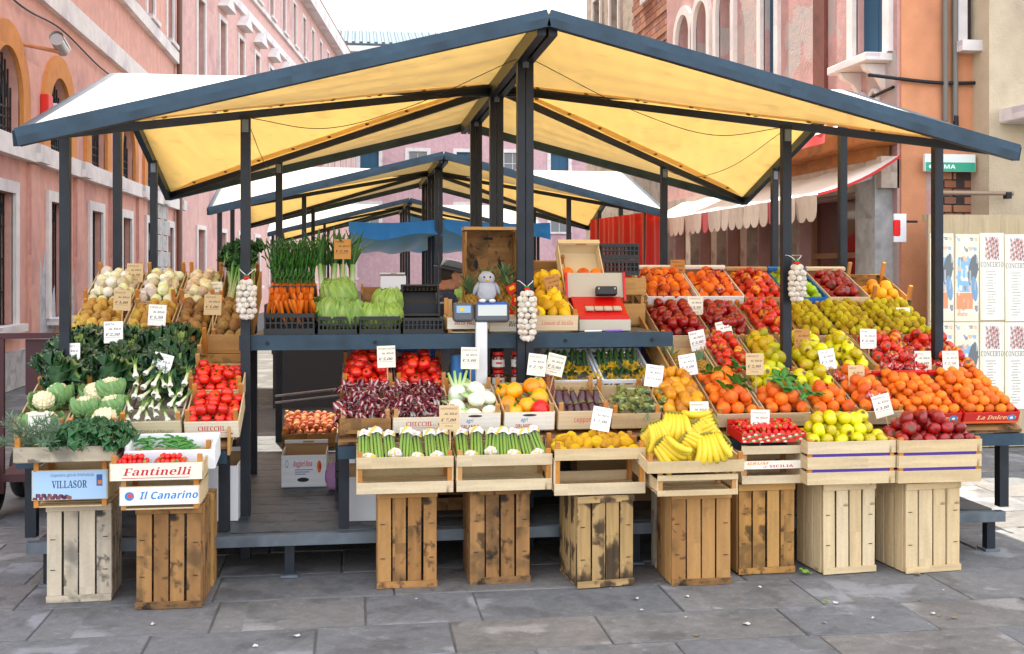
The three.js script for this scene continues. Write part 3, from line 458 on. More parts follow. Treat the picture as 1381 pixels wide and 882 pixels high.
// a slatted wooden tray: origin at the middle of its front bottom edge, back towards -z
function crate({ name = 'wooden_crate', label, group = 'wooden produce crates', x, y, d, w = 0.29, l = 0.46, h = 0.13, tilt = TILT, turn = 0, m = M.pale, front = 1, side = 1, post = 0.03, print, postM, board = 0.85, lining }) {
  const c = thing(name, label, 'crate', [x, y, -d], turn, group); c.rotation.x = tilt;
  const t = 0.007, pm = postM || M.orangePost, q = () => Math.floor(rnd() * 4);
  for (const sx of [-1, 1]) for (const z of [-t - 0.011, -l + t + 0.011]) mesh('corner_post', box(0.022, h + post, 0.022, q()), pick(pm), c, sx * (w / 2 - t - 0.011), (h + post) / 2 + 0.002, z);
  const sh = h * board / front, gap = front > 1 ? (h - sh * front) / (front - 1) : 0, ys = front > 1 ? Array.from({ length: front }, (_, i) => sh / 2 + i * (sh + gap)) : [h - sh / 2 - (h * (1 - board)) * 0.5];
  const s2 = h * board / side, g2 = side > 1 ? (h - s2 * side) / (side - 1) : 0, y2 = side > 1 ? Array.from({ length: side }, (_, i) => s2 / 2 + i * (s2 + g2)) : [h / 2];
  ys.forEach((yy, i) => { const b = mesh('front_slat', box(w, sh, t, q(), 0.002), pick(m), c, 0, yy, -t / 2); if (print && i === (front > 1 ? print.row ?? 0 : 0)) mesh('printed_face', printGeo(print.key, w * 0.97, sh * 0.94), M.print, b, 0, 0, t / 2 + 0.0016); });
  ys.forEach(yy => mesh('back_slat', box(w, sh, t, q()), pick(m), c, 0, yy, -l + t / 2));
  for (const sx of [-1, 1]) y2.forEach(yy => mesh('side_slat', box(t, s2, l - 2 * t - 0.002, q()), pick(m), c, sx * (w / 2 - t / 2), yy, -l / 2));
  const nb = 3; for (let k = 0; k < nb; k++) mesh('base_slat', box(w - 0.018, 0.006, l / nb - 0.02, q()), pick(m), c, 0, 0.005, -l * (k + 0.5) / nb);
  if (lining) for (const z of [-0.012, -l + 0.012]) mesh('lining', box(w - 0.06, h * 0.92, 0.002), lining, c, 0, h * 0.5, z);
  return { g: c, w, l, h };
}
// cardboard tray or box
function carton({ name = 'cardboard_box', label, group = 'cardboard fruit boxes', x, y, d, w, l, h, tilt = TILT, turn = 0, m = M.whiteCarton, print, inside = M.carton }) {
  const c = thing(name, label, 'box', [x, y, -d], turn, group); c.rotation.x = tilt; const t = 0.006;
  const f = mesh('front_panel', box(w, h, t, 0, 0.0015), m, c, 0, h / 2, -t / 2); if (print) mesh('printed_face', printGeo(print, w * 0.985, h * 0.95), M.print, f, 0, 0, t / 2 + 0.0016);
  mesh('back_panel', box(w, h * 1.12, t), inside, c, 0, h * 0.56, -l + t / 2);
  const lip = mesh('rim', box(w, 0.02, 0.03), m, c, 0, h * 1.12 + 0.011, -l + 0.02); mesh('hand_hole', box(0.07, 0.012, 0.034), M.carton, lip, w * 0.05, 0, 0);
  for (const s of [-1, 1]) mesh('side_panel', box(t, h * 1.02, l - 2 * t - 0.002), m, c, s * (w / 2 - t / 2), h * 0.51, -l / 2);
  mesh('base', box(w - 0.014, 0.004, l - 0.014), inside, c, 0, 0.003, -l / 2); return { g: c, w, l, h };
}
// moulded plastic crate: solid rim, barred sides
function plasticCrate({ label, group, name = 'plastic_crate', x, y, d, w, l, h, tilt = 0, turn = 0, m = M.blackPlastic, bars = 9 }) {
  const c = thing(name, label, 'crate', [x, y, -d], turn, group); c.rotation.x = tilt; const t = 0.012;
  for (const [nm, z, L, rot] of [['front_wall', 0, w, 0], ['back_wall', -l, w, 0], ['side_wall', 0, l, 1], ['side_wall', 1, l, 1]]) {
    const gs = [box(L, h * 0.2, t).clone().translate(0, h * 0.9, 0), box(L, h * 0.28, t).clone().translate(0, h * 0.14, 0), box(L - 0.01, h * 0.07, t * 0.8).clone().translate(0, h * 0.55, 0)]; const n = Math.round(bars * L / w);
    for (let i = 0; i <= n; i++) gs.push(box(0.008, h * 0.56, t * 0.7).clone().translate(-L / 2 + 0.006 + (L - 0.012) * i / n, h * 0.52, 0));
    const o = mesh(nm, mergeGeometries(gs), m, c); if (rot) { o.rotation.y = Math.PI / 2; o.position.set((z ? 1 : -1) * (w / 2 - t / 2), 0, -l / 2); o.scale.x = (l - 2 * t - 0.002) / l; } else o.position.z = z ? z + t / 2 : -t / 2;
  }
  mesh('base', box(w - 0.03, 0.008, l - 0.03), m, c, 0, 0.006, -l / 2); return { g: c, w, l, h };
}
// a crate stood on end as a plinth
function plinth(u0, u1, d, h, m, label, depth = 0.3, turn = 0) {
  const x0 = Xu(u0, d), x1 = Xu(u1, d), w = x1 - x0, c = thing('upended_crate', label, 'crate', [(x0 + x1) / 2, 0, -d], turn, 'crates stood on end as plinths'), n = 4, pw = w / n;
  const q = () => Math.floor(rnd() * 9);
  for (let k = 0; k < n; k++) { const ww = pw - rr(0.003, 0.012); const p = mesh('plank', box(ww, h - 0.004, 0.009, q(), 0.002), pick(m), c, -w / 2 + pw * (k + 0.5) + rr(-0.002, 0.002), h / 2, -0.015); p.rotation.z = rr(-0.006, 0.006); }
  for (const y of [0.018, h - 0.018]) mesh('batten', box(w, 0.034, 0.01, q(), 0.002), pick(m), c, 0, y, -0.0045);
  for (const y of [0.16, 0.33]) for (const s of [-1, 1]) mesh('staple', box(0.022, 0.003, 0.003), M.iron, c, s * (w / 2 - 0.03), y * h / 0.5 + rr(-0.01, 0.01), -0.0085);
  for (const s of [-1, 1]) for (let k = 0; k < 3; k++) mesh('side_plank', box(0.009, h - 0.006, depth / 3 - 0.022, q(), 0.002), pick(m), c, s * (w / 2 - 0.006), h / 2, -0.03 - (depth - 0.03) * (k + 0.5) / 3);
  for (let k = 0; k < 3; k++) for (const y of [0.008, h - 0.006]) mesh('end_plank', box(w - 0.022, 0.009, (depth - 0.03) / 3 - 0.006, q(), 0.002), pick(m), c, 0, y, -0.024 - (depth - 0.03) * (k + 0.5) / 3);
  for (const s of [-1, 1]) for (const z of [-0.034, -depth + 0.03]) mesh('corner_post', box(0.024, h - 0.03, 0.024, q()), pick(m), c, s * (w / 2 - 0.024), h / 2, z);
  return c;
}
const PLINTHS = [
  [62, 150, 5.60, 0.475, M.grey, 'pale weathered crate on end holding up the box with the blue printed side', 0.3, 0.03], [182, 272, 5.43, 0.485, M.brown, 'brown stained crate on end under the cherry tomatoes', 0.3, -0.02],
  [508, 590, 5.62, 0.49, M.amber, 'reddish brown crate on end under the asparagus beside the passage'], [634, 716, 5.63, 0.49, M.brown, 'brown crate on end with wide cracks under the asparagus beside the fennel', 0.3, 0.04],
  [778, 857, 5.50, 0.462, M.mould, 'mouldy crate on end with dark blotches below the yellow potatoes', 0.34, 0.1], [906, 987, 5.46, 0.475, M.amber, 'brown crate on end under the bananas'],
  [996, 1073, 5.62, 0.475, M.honey, 'golden brown crate on end below the strawberries', 0.3, 0.02], [1109, 1184, 5.57, 0.475, M.cream, 'pale new crate on end under the yellow apples', 0.3, 0.1], [1220, 1299, 5.53, 0.475, M.cream, 'pale new crate on end under the dark red apples', 0.3, 0.1],
];
for (const p of PLINTHS) plinth(...p);
plinth(262, 288, 5.78, 0.47, M.honey, 'golden crate on end tucked behind the brown stained crate', 0.16);
plinth(884, 915, 5.8, 0.46, M.grey, 'greyish crate on end tucked behind the banana plinth', 0.1);

// ---------- produce ----------
// deformed ball with vertex colours; fn(dir, noise) -> {s: radial factor, c: linear rgb}
const sn = (p, f, o = 0) => 0.5 + 0.25 * (Math.sin(p.x * f * 1.7 + p.y * f * 1.1 + o) * Math.cos(p.y * f * 1.9 - p.z * f * 1.3 + o * 1.7) + Math.sin(p.z * f * 2.1 - p.x * f * 0.9 + o * 2.3));
function blob(sx, sy, sz, fn, ws = 16, hs = 11) {
  let g = new THREE.SphereGeometry(1, ws, hs); const p = g.attributes.position, col = new Float32Array(p.count * 3), v = V(0, 0, 0);
  for (let i = 0; i < p.count; i++) { v.fromBufferAttribute(p, i).normalize(); const r = fn(v), s = r.s ?? 1; p.setXYZ(i, v.x * sx * s + (r.dx || 0), v.y * sy * (r.sy ?? s), v.z * sz * s + (r.dz || 0)); col.set(vivid(r.c, 1.18), i * 3); }
  g.setAttribute('color', new THREE.BufferAttribute(col, 3)); g.computeVertexNormals(); return g;
}
const mixc = (a, b, t) => a.map((x, i) => x + (b[i] - x) * Math.max(0, Math.min(1, t)));
const skin = (r, coat, o = {}) => phy([1, 1, 1], r, { vertexColors: true, clearcoat: coat, clearcoatRoughness: 0.25, ...o });
M.peel = skin(0.55, 0.06, { bumpMap: peelBump, bumpScale: 0.0012 }); M.gloss = skin(0.36, 0.3); M.waxy = skin(0.48, 0.15); M.matt = skin(0.85, 0, { bumpMap: fineBump, bumpScale: 0.0012 }); M.leaf = phy([1, 1, 1], 0.6, { vertexColors: true, side: THREE.DoubleSide, transmission: 0.25, thickness: 0 }); M.stalk = skin(0.6, 0.1);
const variants = (n, f) => Array.from({ length: n }, (_, i) => f(i));
const dimple = (v, a, b = 0.25) => 1 - a * Math.exp(-(1 - v.y) / b * 4) - a * 0.6 * Math.exp(-(1 + v.y) / b * 4);
const K = {
  orange: { r: 0.039, m: M.peel, g: variants(4, k => blob(0.039, 0.037, 0.039, v => ({ s: dimple(v, 0.06) * (0.98 + 0.04 * sn(v, 2, k)), c: v.y > 0.97 ? [0.18, 0.2, 0.03] : mixc([0.74, 0.13, 0.003], [0.85, 0.25, 0.008], sn(v, 2.2, k * 3) * 1.2 - 0.2 + (k % 2) * 0.25) }))) },
  tangerine: { r: 0.03, m: M.peel, g: variants(4, k => blob(0.031, 0.026, 0.031, v => ({ s: dimple(v, 0.1) * (0.98 + 0.05 * sn(v, 3, k)), c: v.y > 0.96 ? [0.14, 0.2, 0.03] : mixc([0.78, 0.17, 0.004], [0.84, 0.26, 0.008], sn(v, 3, k * 2)) }))) },
  red_apple: { r: 0.036, m: M.gloss, g: variants(4, k => blob(0.037, 0.034, 0.037, v => ({ s: dimple(v, 0.28, 0.6) * (0.94 + 0.1 * sn(v, 1.6, k)), c: v.y > 0.95 ? [0.10, 0.06, 0.02] : mixc([0.15, 0.004, 0.009], [0.40, 0.016, 0.014], sn(v, 4, k * 2) * 1.3 - 0.2) }))) },
  bright_apple: { r: 0.036, m: M.gloss, g: variants(5, k => blob(0.036, 0.033, 0.036, v => ({ s: dimple(v, 0.26, 0.6) * (0.97 + 0.05 * sn(v, 2, k)), c: v.y > 0.95 ? [0.10, 0.07, 0.02] : mixc([0.50, 0.02, 0.012], k % 3 === 2 ? [0.82, 0.42, 0.03] : [0.68, 0.08, 0.02], sn(v, 3, k * 2 + 1) * 1.6 - 0.4) }))) },
  green_apple: { r: 0.037, m: M.gloss, g: variants(3, k => blob(0.038, 0.034, 0.038, v => ({ s: dimple(v, 0.26, 0.6), c: v.y > 0.95 ? [0.14, 0.09, 0.03] : mixc([0.30, 0.52, 0.015], [0.46, 0.64, 0.04], sn(v, 3, k)) }))) },
  yellow_apple: { r: 0.038, m: M.gloss, g: variants(4, k => blob(0.039, 0.037, 0.039, v => ({ s: dimple(v, 0.24, 0.6) * (0.97 + 0.05 * sn(v, 2, k)), c: v.y > 0.95 ? [0.16, 0.10, 0.03] : mixc([0.70, 0.56, 0.02], [0.62, 0.62, 0.06], sn(v, 2.5, k * 3)) }))) },
  pear: { r: 0.033, m: M.waxy, g: variants(4, k => blob(0.033, 0.05, 0.033, v => ({ s: 1 - 0.42 * smooth(-0.1, 0.9, v.y) + 0.02 * sn(v, 3, k), sy: 1, c: v.y > 0.97 ? [0.1, 0.06, 0.02] : mixc([0.50, 0.44, 0.03], k % 2 ? [0.62, 0.36, 0.05] : [0.44, 0.48, 0.05], sn(v, 2.4, k * 2)) }))) },
  russet_pear: { r: 0.034, m: M.waxy, g: variants(4, k => blob(0.034, 0.047, 0.034, v => ({ s: 1 - 0.36 * smooth(-0.1, 0.9, v.y), sy: 1, c: mixc([0.56, 0.20, 0.025], [0.66, 0.34, 0.05], sn(v, 2.4, k * 2)) }))) },
  kiwi: { r: 0.028, m: M.matt, g: variants(3, k => blob(0.027, 0.034, 0.027, v => ({ s: 0.98 + 0.04 * sn(v, 3, k), c: mixc([0.42, 0.30, 0.03], [0.54, 0.44, 0.07], sn(v, 3, k * 2)) }))) },
  tomato: { r: 0.031, m: M.gloss, g: variants(4, k => blob(0.032, 0.027, 0.032, v => { const a = Math.atan2(v.z, v.x); return { s: dimple(v, 0.14, 0.5) * (0.97 + 0.035 * Math.cos(a * 5 + k) * (1 - Math.abs(v.y) * 0.5)), c: mixc([0.60, 0.018, 0.006], [0.74, 0.07, 0.012], sn(v, 2, k * 2) + (v.y > 0.8 ? 0.5 : 0)) }; })), calyx: true },
  cherry_tomato: { r: 0.0135, m: M.gloss, g: variants(2, k => blob(0.0135, 0.013, 0.0135, v => ({ c: v.y > 0.9 ? [0.1, 0.25, 0.03] : mixc([0.62, 0.012, 0.008], [0.74, 0.04, 0.012], sn(v, 2, k)) }), 10, 7)) },
  strawberry: { r: 0.016, m: M.gloss, g: variants(3, k => blob(0.016, 0.02, 0.016, v => ({ s: 1 - 0.4 * smooth(0.2, 1, -v.y), c: v.y > 0.78 ? [0.12, 0.30, 0.04] : mixc([0.56, 0.01, 0.012], [0.7, 0.04, 0.02], sn(v, 9, k)) }), 10, 8)) },
  potato: { r: 0.03, m: M.matt, g: variants(5, k => blob(0.038, 0.027, 0.03, v => ({ s: 0.86 + 0.28 * sn(v, 1.6, k * 2.1), c: mixc([0.46, 0.27, 0.08], [0.60, 0.40, 0.14], sn(v, 3, k)) }), 14, 9)) },
  brown_potato: { r: 0.03, m: M.matt, g: variants(5, k => blob(0.036, 0.028, 0.031, v => ({ s: 0.86 + 0.28 * sn(v, 1.6, k * 1.7), c: mixc([0.24, 0.13, 0.055], [0.36, 0.21, 0.09], sn(v, 4, k)) }), 14, 9)) },
  yellow_potato: { r: 0.028, m: M.matt, g: variants(4, k => blob(0.042, 0.025, 0.029, v => ({ s: 0.88 + 0.24 * sn(v, 1.6, k * 2.4), c: mixc([0.56, 0.30, 0.03], [0.68, 0.42, 0.07], sn(v, 3, k)) }), 14, 9)) },
  white_onion: { r: 0.036, m: M.waxy, g: variants(4, k => blob(0.037, 0.033, 0.037, v => ({ s: 1 + 0.5 * Math.pow(Math.max(0, v.y), 24), c: mixc([0.74, 0.70, 0.56], k % 2 ? [0.66, 0.62, 0.34] : [0.80, 0.78, 0.72], sn(v, 5, k)) }))) },
  tan_onion: { r: 0.035, m: M.waxy, g: variants(4, k => blob(0.036, 0.033, 0.036, v => ({ s: 1 + 0.5 * Math.pow(Math.max(0, v.y), 24), c: mixc([0.66, 0.52, 0.34], [0.76, 0.68, 0.52], sn(v, 5, k)) }))) },
  lemon: { r: 0.033, m: M.peel, g: variants(4, k => blob(0.033, 0.042, 0.033, v => ({ s: 1, sy: 0.9 + 0.35 * Math.pow(Math.abs(v.y), 14), c: mixc([0.78, 0.46, 0.01], [0.80, 0.54, 0.03], sn(v, 2, k)) }))) },
  pale_orange: { r: 0.04, m: M.peel, g: variants(3, k => blob(0.041, 0.038, 0.041, v => ({ s: dimple(v, 0.06), c: mixc([0.86, 0.36, 0.015], [0.88, 0.46, 0.03], sn(v, 2.2, k * 3)) }))) },
  red_potato: { r: 0.024, m: M.matt, g: variants(3, k => blob(0.026, 0.022, 0.024, v => ({ s: 0.9 + 0.2 * sn(v, 2, k), c: mixc([0.5, 0.12, 0.07], [0.66, 0.34, 0.2], sn(v, 4, k)) }), 10, 8)) },
};
for (const k of Object.values(K)) k.g = k.g.flatMap((g, i) => [[1, 1, 1], [0.80, 0.72, 0.75], [1.08, 1.22, 1.1]].map((t, j) => { const q = j ? g.clone() : g, c = q.attributes.color.clone(), p = q.attributes.position, v = V(0, 0, 0); for (let n = 0; n < c.count; n++) { v.fromBufferAttribute(p, n).normalize(); const bl = smooth(0.80, 0.93, sn(v, 5.3, i * 3 + j * 1.7)); c.setXYZ(n, ...[0, 1, 2].map(a => Math.min(0.95, c.array[n * 3 + a] * t[a] * (1 - 0.35 * bl) + 0.02 * bl))); } q.setAttribute('color', c); return q; }));
const stemGeo = new THREE.CylinderGeometry(0.0012, 0.0016, 0.018, 5).rotateZ(0.2); M.stemWood = std([0.10, 0.06, 0.03], 0.8);
const calyxGeo = (() => { const gs = []; for (let k = 0; k < 5; k++) { const g = new THREE.BufferGeometry(), a = k * 1.2566; const c = Math.cos(a), s = Math.sin(a), n = [-s, c]; g.setAttribute('position', new THREE.Float32BufferAttribute([n[0] * 0.003, 0, n[1] * 0.003, -n[0] * 0.003, 0, -n[1] * 0.003, c * 0.016, 0.001, s * 0.016], 3)); g.setAttribute('normal', new THREE.Float32BufferAttribute([0, 1, 0, 0, 1, 0, 0, 1, 0], 3)); g.setAttribute('uv', new THREE.Float32BufferAttribute([0, 0, 1, 0, 0, 1], 2)); gs.push(g); } gs.push(new THREE.CylinderGeometry(0.0018, 0.002, 0.012, 5).toNonIndexed().translate(0, 0.004, 0)); return mergeGeometries(gs); })();
M.calyx = std([0.08, 0.2, 0.03], 0.7, { side: THREE.DoubleSide });
const wrapGeos = variants(3, k => { const g = new THREE.SphereGeometry(1.05, 24, 8, 0, 6.2832, 0.75, 1.9); const p = g.attributes.position, col = new Float32Array(p.count * 3); for (let i = 0; i < p.count; i++) { const a = Math.atan2(p.getZ(i), p.getX(i)), y = p.getY(i), top = smooth(0.1, 0.75, y), f = 1 + 0.05 * Math.sin(a * 9 + y * 7 + k * 2) + top * (0.10 + 0.22 * Math.sin(a * 3 + k * 2) ** 2); p.setXYZ(i, p.getX(i) * f, y + top * 0.28 * Math.sin(a * 3.0 + k * 2 + 1), p.getZ(i) * f); col.set(Math.sin(a * 5 + y * 6 + k) + 0.6 * Math.sin(a * 11 - y * 9) > 0.75 ? [0.78, 0.76, 0.74] : [0.60, 0.012, 0.010], i * 3); } g.setAttribute('color', new THREE.BufferAttribute(col, 3)); g.computeVertexNormals(); return g; });
M.wrap = phy([1, 1, 1], 0.35, { vertexColors: true, side: THREE.DoubleSide, transmission: 0.15, thickness: 0, clearcoat: 0.4 });
const _q = new THREE.Quaternion(), _e = new THREE.Euler();
function fruit(kind, pos, label, group, opt = {}) {
  const k = K[kind], m = single(opt.name || kind, pick(k.g), k.m, label, opt.category || kind.split('_').pop(), group); m.position.copy(pos);
  if (opt.quat) m.quaternion.copy(opt.quat); else if (opt.flat) m.rotation.set(rr(-0.6, 0.6) + (opt.lean || 0), rr(0, 6.28), rr(-0.6, 0.6), 'XYZ'); else m.rotation.set(rr(0, 6.28), rr(0, 6.28), rr(0, 6.28));
  const s = rr(0.87, 1.1) * (opt.scale || 1); m.scale.set(s * rr(0.95, 1.04), s * rr(0.93, 1.04), s);
  if (/apple|pear$/.test(kind) && rnd() < 0.6) mesh('stem', stemGeo, M.stemWood, m, 0, k.r * (kind.includes('pear') ? 1.42 : 0.72), 0);
  if (k.calyx && opt.flat && rnd() < 0.6) mesh('calyx', calyxGeo, M.calyx, m, 0, 0.0245, 0);
  if (opt.wrap && rnd() < opt.wrap) { const w = mesh('wrapper', pick(wrapGeos), M.wrap, m); w.scale.setScalar(k.r); m.rotation.set(rr(0.3, 1.1), rr(0, 6), rr(-0.4, 0.4)); }
  return m;
}
// heap fruit into a tray, in the tray's own frame
function fill(c, kind, label, group, { level = 0.75, layers = 2, margin = 0.008, r, flat = false, wrap = 0, x0 = -1, x1 = 1, z0 = 0, z1 = 1, pack = 0.95, scale = 1, jitter = 0.2, lean = 0, name, category } = {}) {
  c.g.updateMatrixWorld(); r = (r || K[kind].r) * scale;
  const hw = c.w / 2 - margin, za = margin, zb = c.l - margin; let out = [];
  for (let L = 0; L < layers; L++) {
    const ins = L * r * 0.8, y = c.h * level + L * r * 1.35; let row = 0;
    for (let z = za + (zb - za) * z0 + r + ins; z <= za + (zb - za) * z1 - r - ins + 0.002; z += r * 1.74 * pack, row++) {
      const lo = hw * x0 + r + ins, hi = hw * x1 - r - ins, n = Math.max(1, Math.floor((hi - lo) / (2 * r * pack)) + 1), step = n > 1 ? (hi - lo - ((row + L) % 2 ? 2 * r * pack * 0.5 : 0)) / (n - 1) : 0, off = (row + L) % 2 ? r * pack * 0.5 : 0;
      for (let i = 0; i < n; i++) { if (L > 0 && rnd() < 0.06 + 0.10 * L) continue;
        const p = V(lo + off + i * Math.min(step, 2.2 * r) + rr(-1, 1) * r * jitter, y + rr(-1, 1) * r * jitter, -z + rr(-1, 1) * r * jitter).applyMatrix4(c.g.matrixWorld);
        out.push(fruit(kind, p, label, group, { flat, wrap, scale, lean, name, category })); }
    }
  }
  return out;
}
// ---------- filling the tables ----------
const ROW = [0, 5.85, 6.31, 6.77, 7.23];
const side = (row, x0, x1, o) => crate({ x: (x0 + x1) / 2, w: x1 - x0 - 0.006, d: ROW[row], y: yS(ROW[row]) + 0.006, l: 0.485, tilt: TILT, ...o, h: (o.h || 0.12) * (x0 > 0 ? 0.8 : 0.92), post: o.post ?? (x0 > 0 ? 0.02 : 0.03) });
const mid = (d, x0, x1, o) => crate({ x: (x0 + x1) / 2, w: x1 - x0 - 0.006, d, y: yM(d) + 0.006, l: 0.45, tilt: KM, ...o });
const cg = 'wooden produce crates';
let c;
// fruit side, lowest row
const leafy = [];
c = side(1, 1.63, 1.92, { label: 'wooden crate of russet pears beside the artichokes', h: 0.11 }); fill(c, 'russet_pear', 'russet brown pear in the crate beside the artichokes', 'russet pears', { level: 1.0, layers: 2, category: 'pear' });
c = side(1, 1.93, 2.20, { label: 'wooden crate of leafy oranges next to the russet pears', h: 0.12, m: M.pale }); leafy.push(c); fill(c, 'orange', 'orange in the leafy crate next to the russet pears', 'leafy oranges by the pears', { level: 1.0, layers: 2, scale: 0.95 });
c = side(1, 2.21, 2.47, { label: 'wooden crate of leafy oranges next to the wrapped oranges', h: 0.12 }); leafy.push(c); fill(c, 'orange', 'orange in the leafy crate next to the wrapped oranges', 'leafy oranges by the wrapped ones', { level: 1.0, layers: 2, scale: 0.95, z1: 0.62 }); fill(c, 'yellow_apple', 'yellow apple lying behind the leafy oranges', 'yellow apples behind the leafy oranges', { level: 1.15, layers: 2, z0: 0.58, category: 'apple' });
c = side(1, 2.48, 2.74, { label: 'wooden crate of part wrapped oranges behind the yellow apples', h: 0.12 }); fill(c, 'orange', 'large orange heaped behind the front crate of yellow apples', 'oranges behind the yellow apples', { level: 1.05, layers: 2, wrap: 0.22, scale: 0.95, z1: 0.62 }); fill(c, 'yellow_apple', 'yellow apple lying behind the wrapped oranges', 'yellow apples behind the wrapped oranges', { level: 1.15, layers: 2, z0: 0.58, category: 'apple' });
c = side(1, 2.75, 3.01, { label: 'wooden crate of part wrapped oranges behind the dark red apples', h: 0.12 }); fill(c, 'orange', 'large orange heaped behind the front crate of dark red apples', 'oranges behind the red apples', { level: 1.05, layers: 2, wrap: 0.25, scale: 0.95 });
c = carton({ x: 3.19, w: 0.335, l: 0.47, h: 0.07, d: ROW[1], y: yS(ROW[1]) + 0.006, print: 'tang', m: M.redCarton ??= std([0.55, 0.03, 0.02], 0.6), label: 'shallow red printed box of tangerines next to the wrapped oranges' }); fill(c, 'tangerine', 'tangerine in the red box next to the wrapped oranges', 'tangerines by the wrapped oranges', { level: 1.1, flat: true, layers: 2 });
c = carton({ x: 3.54, w: 0.335, l: 0.47, h: 0.07, d: ROW[1], y: yS(ROW[1]) + 0.006, print: 'tang', m: M.redCarton, label: 'shallow red printed box of tangerines at the open end of the table' }); fill(c, 'tangerine', 'tangerine in the red box at the open end of the table', 'tangerines at the table end', { level: 1.1, flat: true, layers: 2 });
// second row
const pineCrate = side(2, 1.86, 2.10, { label: 'wooden crate of pineapples on the slope beside the artichokes', h: 0.1 });
c = side(2, 2.11, 2.36, { label: 'wooden crate of bright red apples beside the sloping pineapples', h: 0.1 }); fill(c, 'bright_apple', 'bright red apple beside the sloping pineapple crate', 'red apples by the pineapples', { level: 1.1, category: 'apple', layers: 2, scale: 0.9 });
c = side(2, 2.37, 2.58, { label: 'narrow wooden crate of green pears beside the steel post', h: 0.1 }); fill(c, 'pear', 'yellow green pear in the narrow crate beside the steel post', 'green pears by the post', { level: 1.1, layers: 2 });
c = side(2, 2.59, 2.85, { label: 'wooden crate of big yellow apples behind the steel post', h: 0.11 }); fill(c, 'yellow_apple', 'yellow apple in the sloping crate at the steel post', 'yellow apples at the post', { level: 1.1, layers: 2, category: 'apple', scale: 1.05 });
c = side(2, 2.86, 3.10, { label: 'wooden crate of big yellow apples between post and wrapped apples', h: 0.11 }); fill(c, 'yellow_apple', 'yellow apple in the sloping crate next to the wrapped apples', 'yellow apples by the wrapped ones', { level: 1.1, layers: 2, category: 'apple', scale: 1.05 });
for (const [a, b, t] of [[3.11, 3.41, 'next to the yellow apples'], [3.42, 3.72, 'at the table end']]) {
  c = side(2, a, b, { label: `wooden crate of wrapped and red apples ${t}`, h: 0.1, l: 0.485 });
  fill(c, 'bright_apple', `striped apple in white and red paper ${t}`, `wrapped apples ${t}`, { level: 1.15, z1: 0.55, wrap: 0.55, category: 'apple', name: 'wrapped_apple' });
  fill(c, 'bright_apple', `shiny red apple behind the wrapped apples ${t}`, `shiny apples ${t}`, { level: 1.15, z0: 0.5, category: 'apple' });
}
// third row
c = side(3, 1.87, 2.19, { label: 'wooden crate of dark red apples below the printed orange box', h: 0.11 }); fill(c, 'red_apple', 'dark red apple below the printed orange box', 'dark apples below the boxes', { level: 1.0, category: 'apple', layers: 2 });
c = side(3, 2.20, 2.49, { label: 'wooden crate of dark red apples next to mixed red apples', h: 0.11 }); fill(c, 'red_apple', 'dark red apple in the crate next to the mixed apples', 'dark apples by the mixed apples', { level: 1.0, category: 'apple', layers: 2 });
c = side(3, 2.50, 2.79, { label: 'wooden crate of mixed red and yellow apples behind the post', h: 0.11 }); fill(c, 'bright_apple', 'red and yellow apple in the crate behind the steel post', 'mixed apples behind the post', { level: 1.1, category: 'apple', layers: 2 });
[[2.80, 3.05], [3.06, 3.34], [3.35, 3.70]].forEach(([a, b], i) => { const t = ['below the green apples', 'below the dark red apples', 'below the crate with high wooden ends'][i]; c = side(3, a, b, { label: `wooden crate of small yellow pears ${t}`, h: 0.1 }); fill(c, 'kiwi', `small yellow brown pear ${t}`, `small pears ${t}`, { level: 1.1, name: 'small_pear', category: 'pear', layers: 2, scale: 0.95 }); });
// top row
for (const [x, w, t] of [[2.08, 0.35, 'beside the cash register'], [2.42, 0.31, 'beside the speckled apples']]) { c = carton({ x, w, l: 0.47, h: 0.13, d: ROW[4], y: yS(ROW[4]) + 0.006, print: 'orangebox', label: `white printed box of wrapped oranges ${t}` }); fill(c, 'orange', `small orange in the white printed box ${t}`, `oranges in the box ${t}`, { level: 0.85, wrap: 0.3, scale: 0.9, layers: 2 }); }
c = carton({ x: 2.735, w: 0.3, l: 0.47, h: 0.12, d: ROW[4], y: yS(ROW[4]) + 0.006, m: M.carton, label: 'brown box of speckled apples next to the green apples' }); fill(c, 'bright_apple', 'speckled red apple next to the green apples', 'speckled apples', { level: 0.85, category: 'apple' });
c = carton({ x: 3.03, w: 0.27, l: 0.47, h: 0.12, d: ROW[4], y: yS(ROW[4]) + 0.006, m: std([0.03, 0.16, 0.55], 0.6), label: 'blue box of green apples behind the hanging garlic' }); fill(c, 'green_apple', 'bright green apple in the blue box', 'green apples', { level: 0.85, category: 'apple' });
c = carton({ x: 3.325, w: 0.29, l: 0.47, h: 0.12, d: ROW[4], y: yS(ROW[4]) + 0.006, m: M.cartonCream ??= std([0.74, 0.62, 0.42], 0.8), label: 'cream box of dark red apples in the top row' }); fill(c, 'red_apple', 'dark red apple in the cream box of the top row', 'dark apples in the top row', { level: 0.7, category: 'apple' });
c = side(4, 3.48, 3.78, { label: 'wooden crate with high ends holding a few pale oranges', h: 0.13, post: 0.09, m: M.honey, l: 0.46 }); fill(c, 'pale_orange', 'pale orange in the crate with high wooden ends', 'pale oranges', { level: 0.6, layers: 2, z1: 0.7, category: 'orange' });
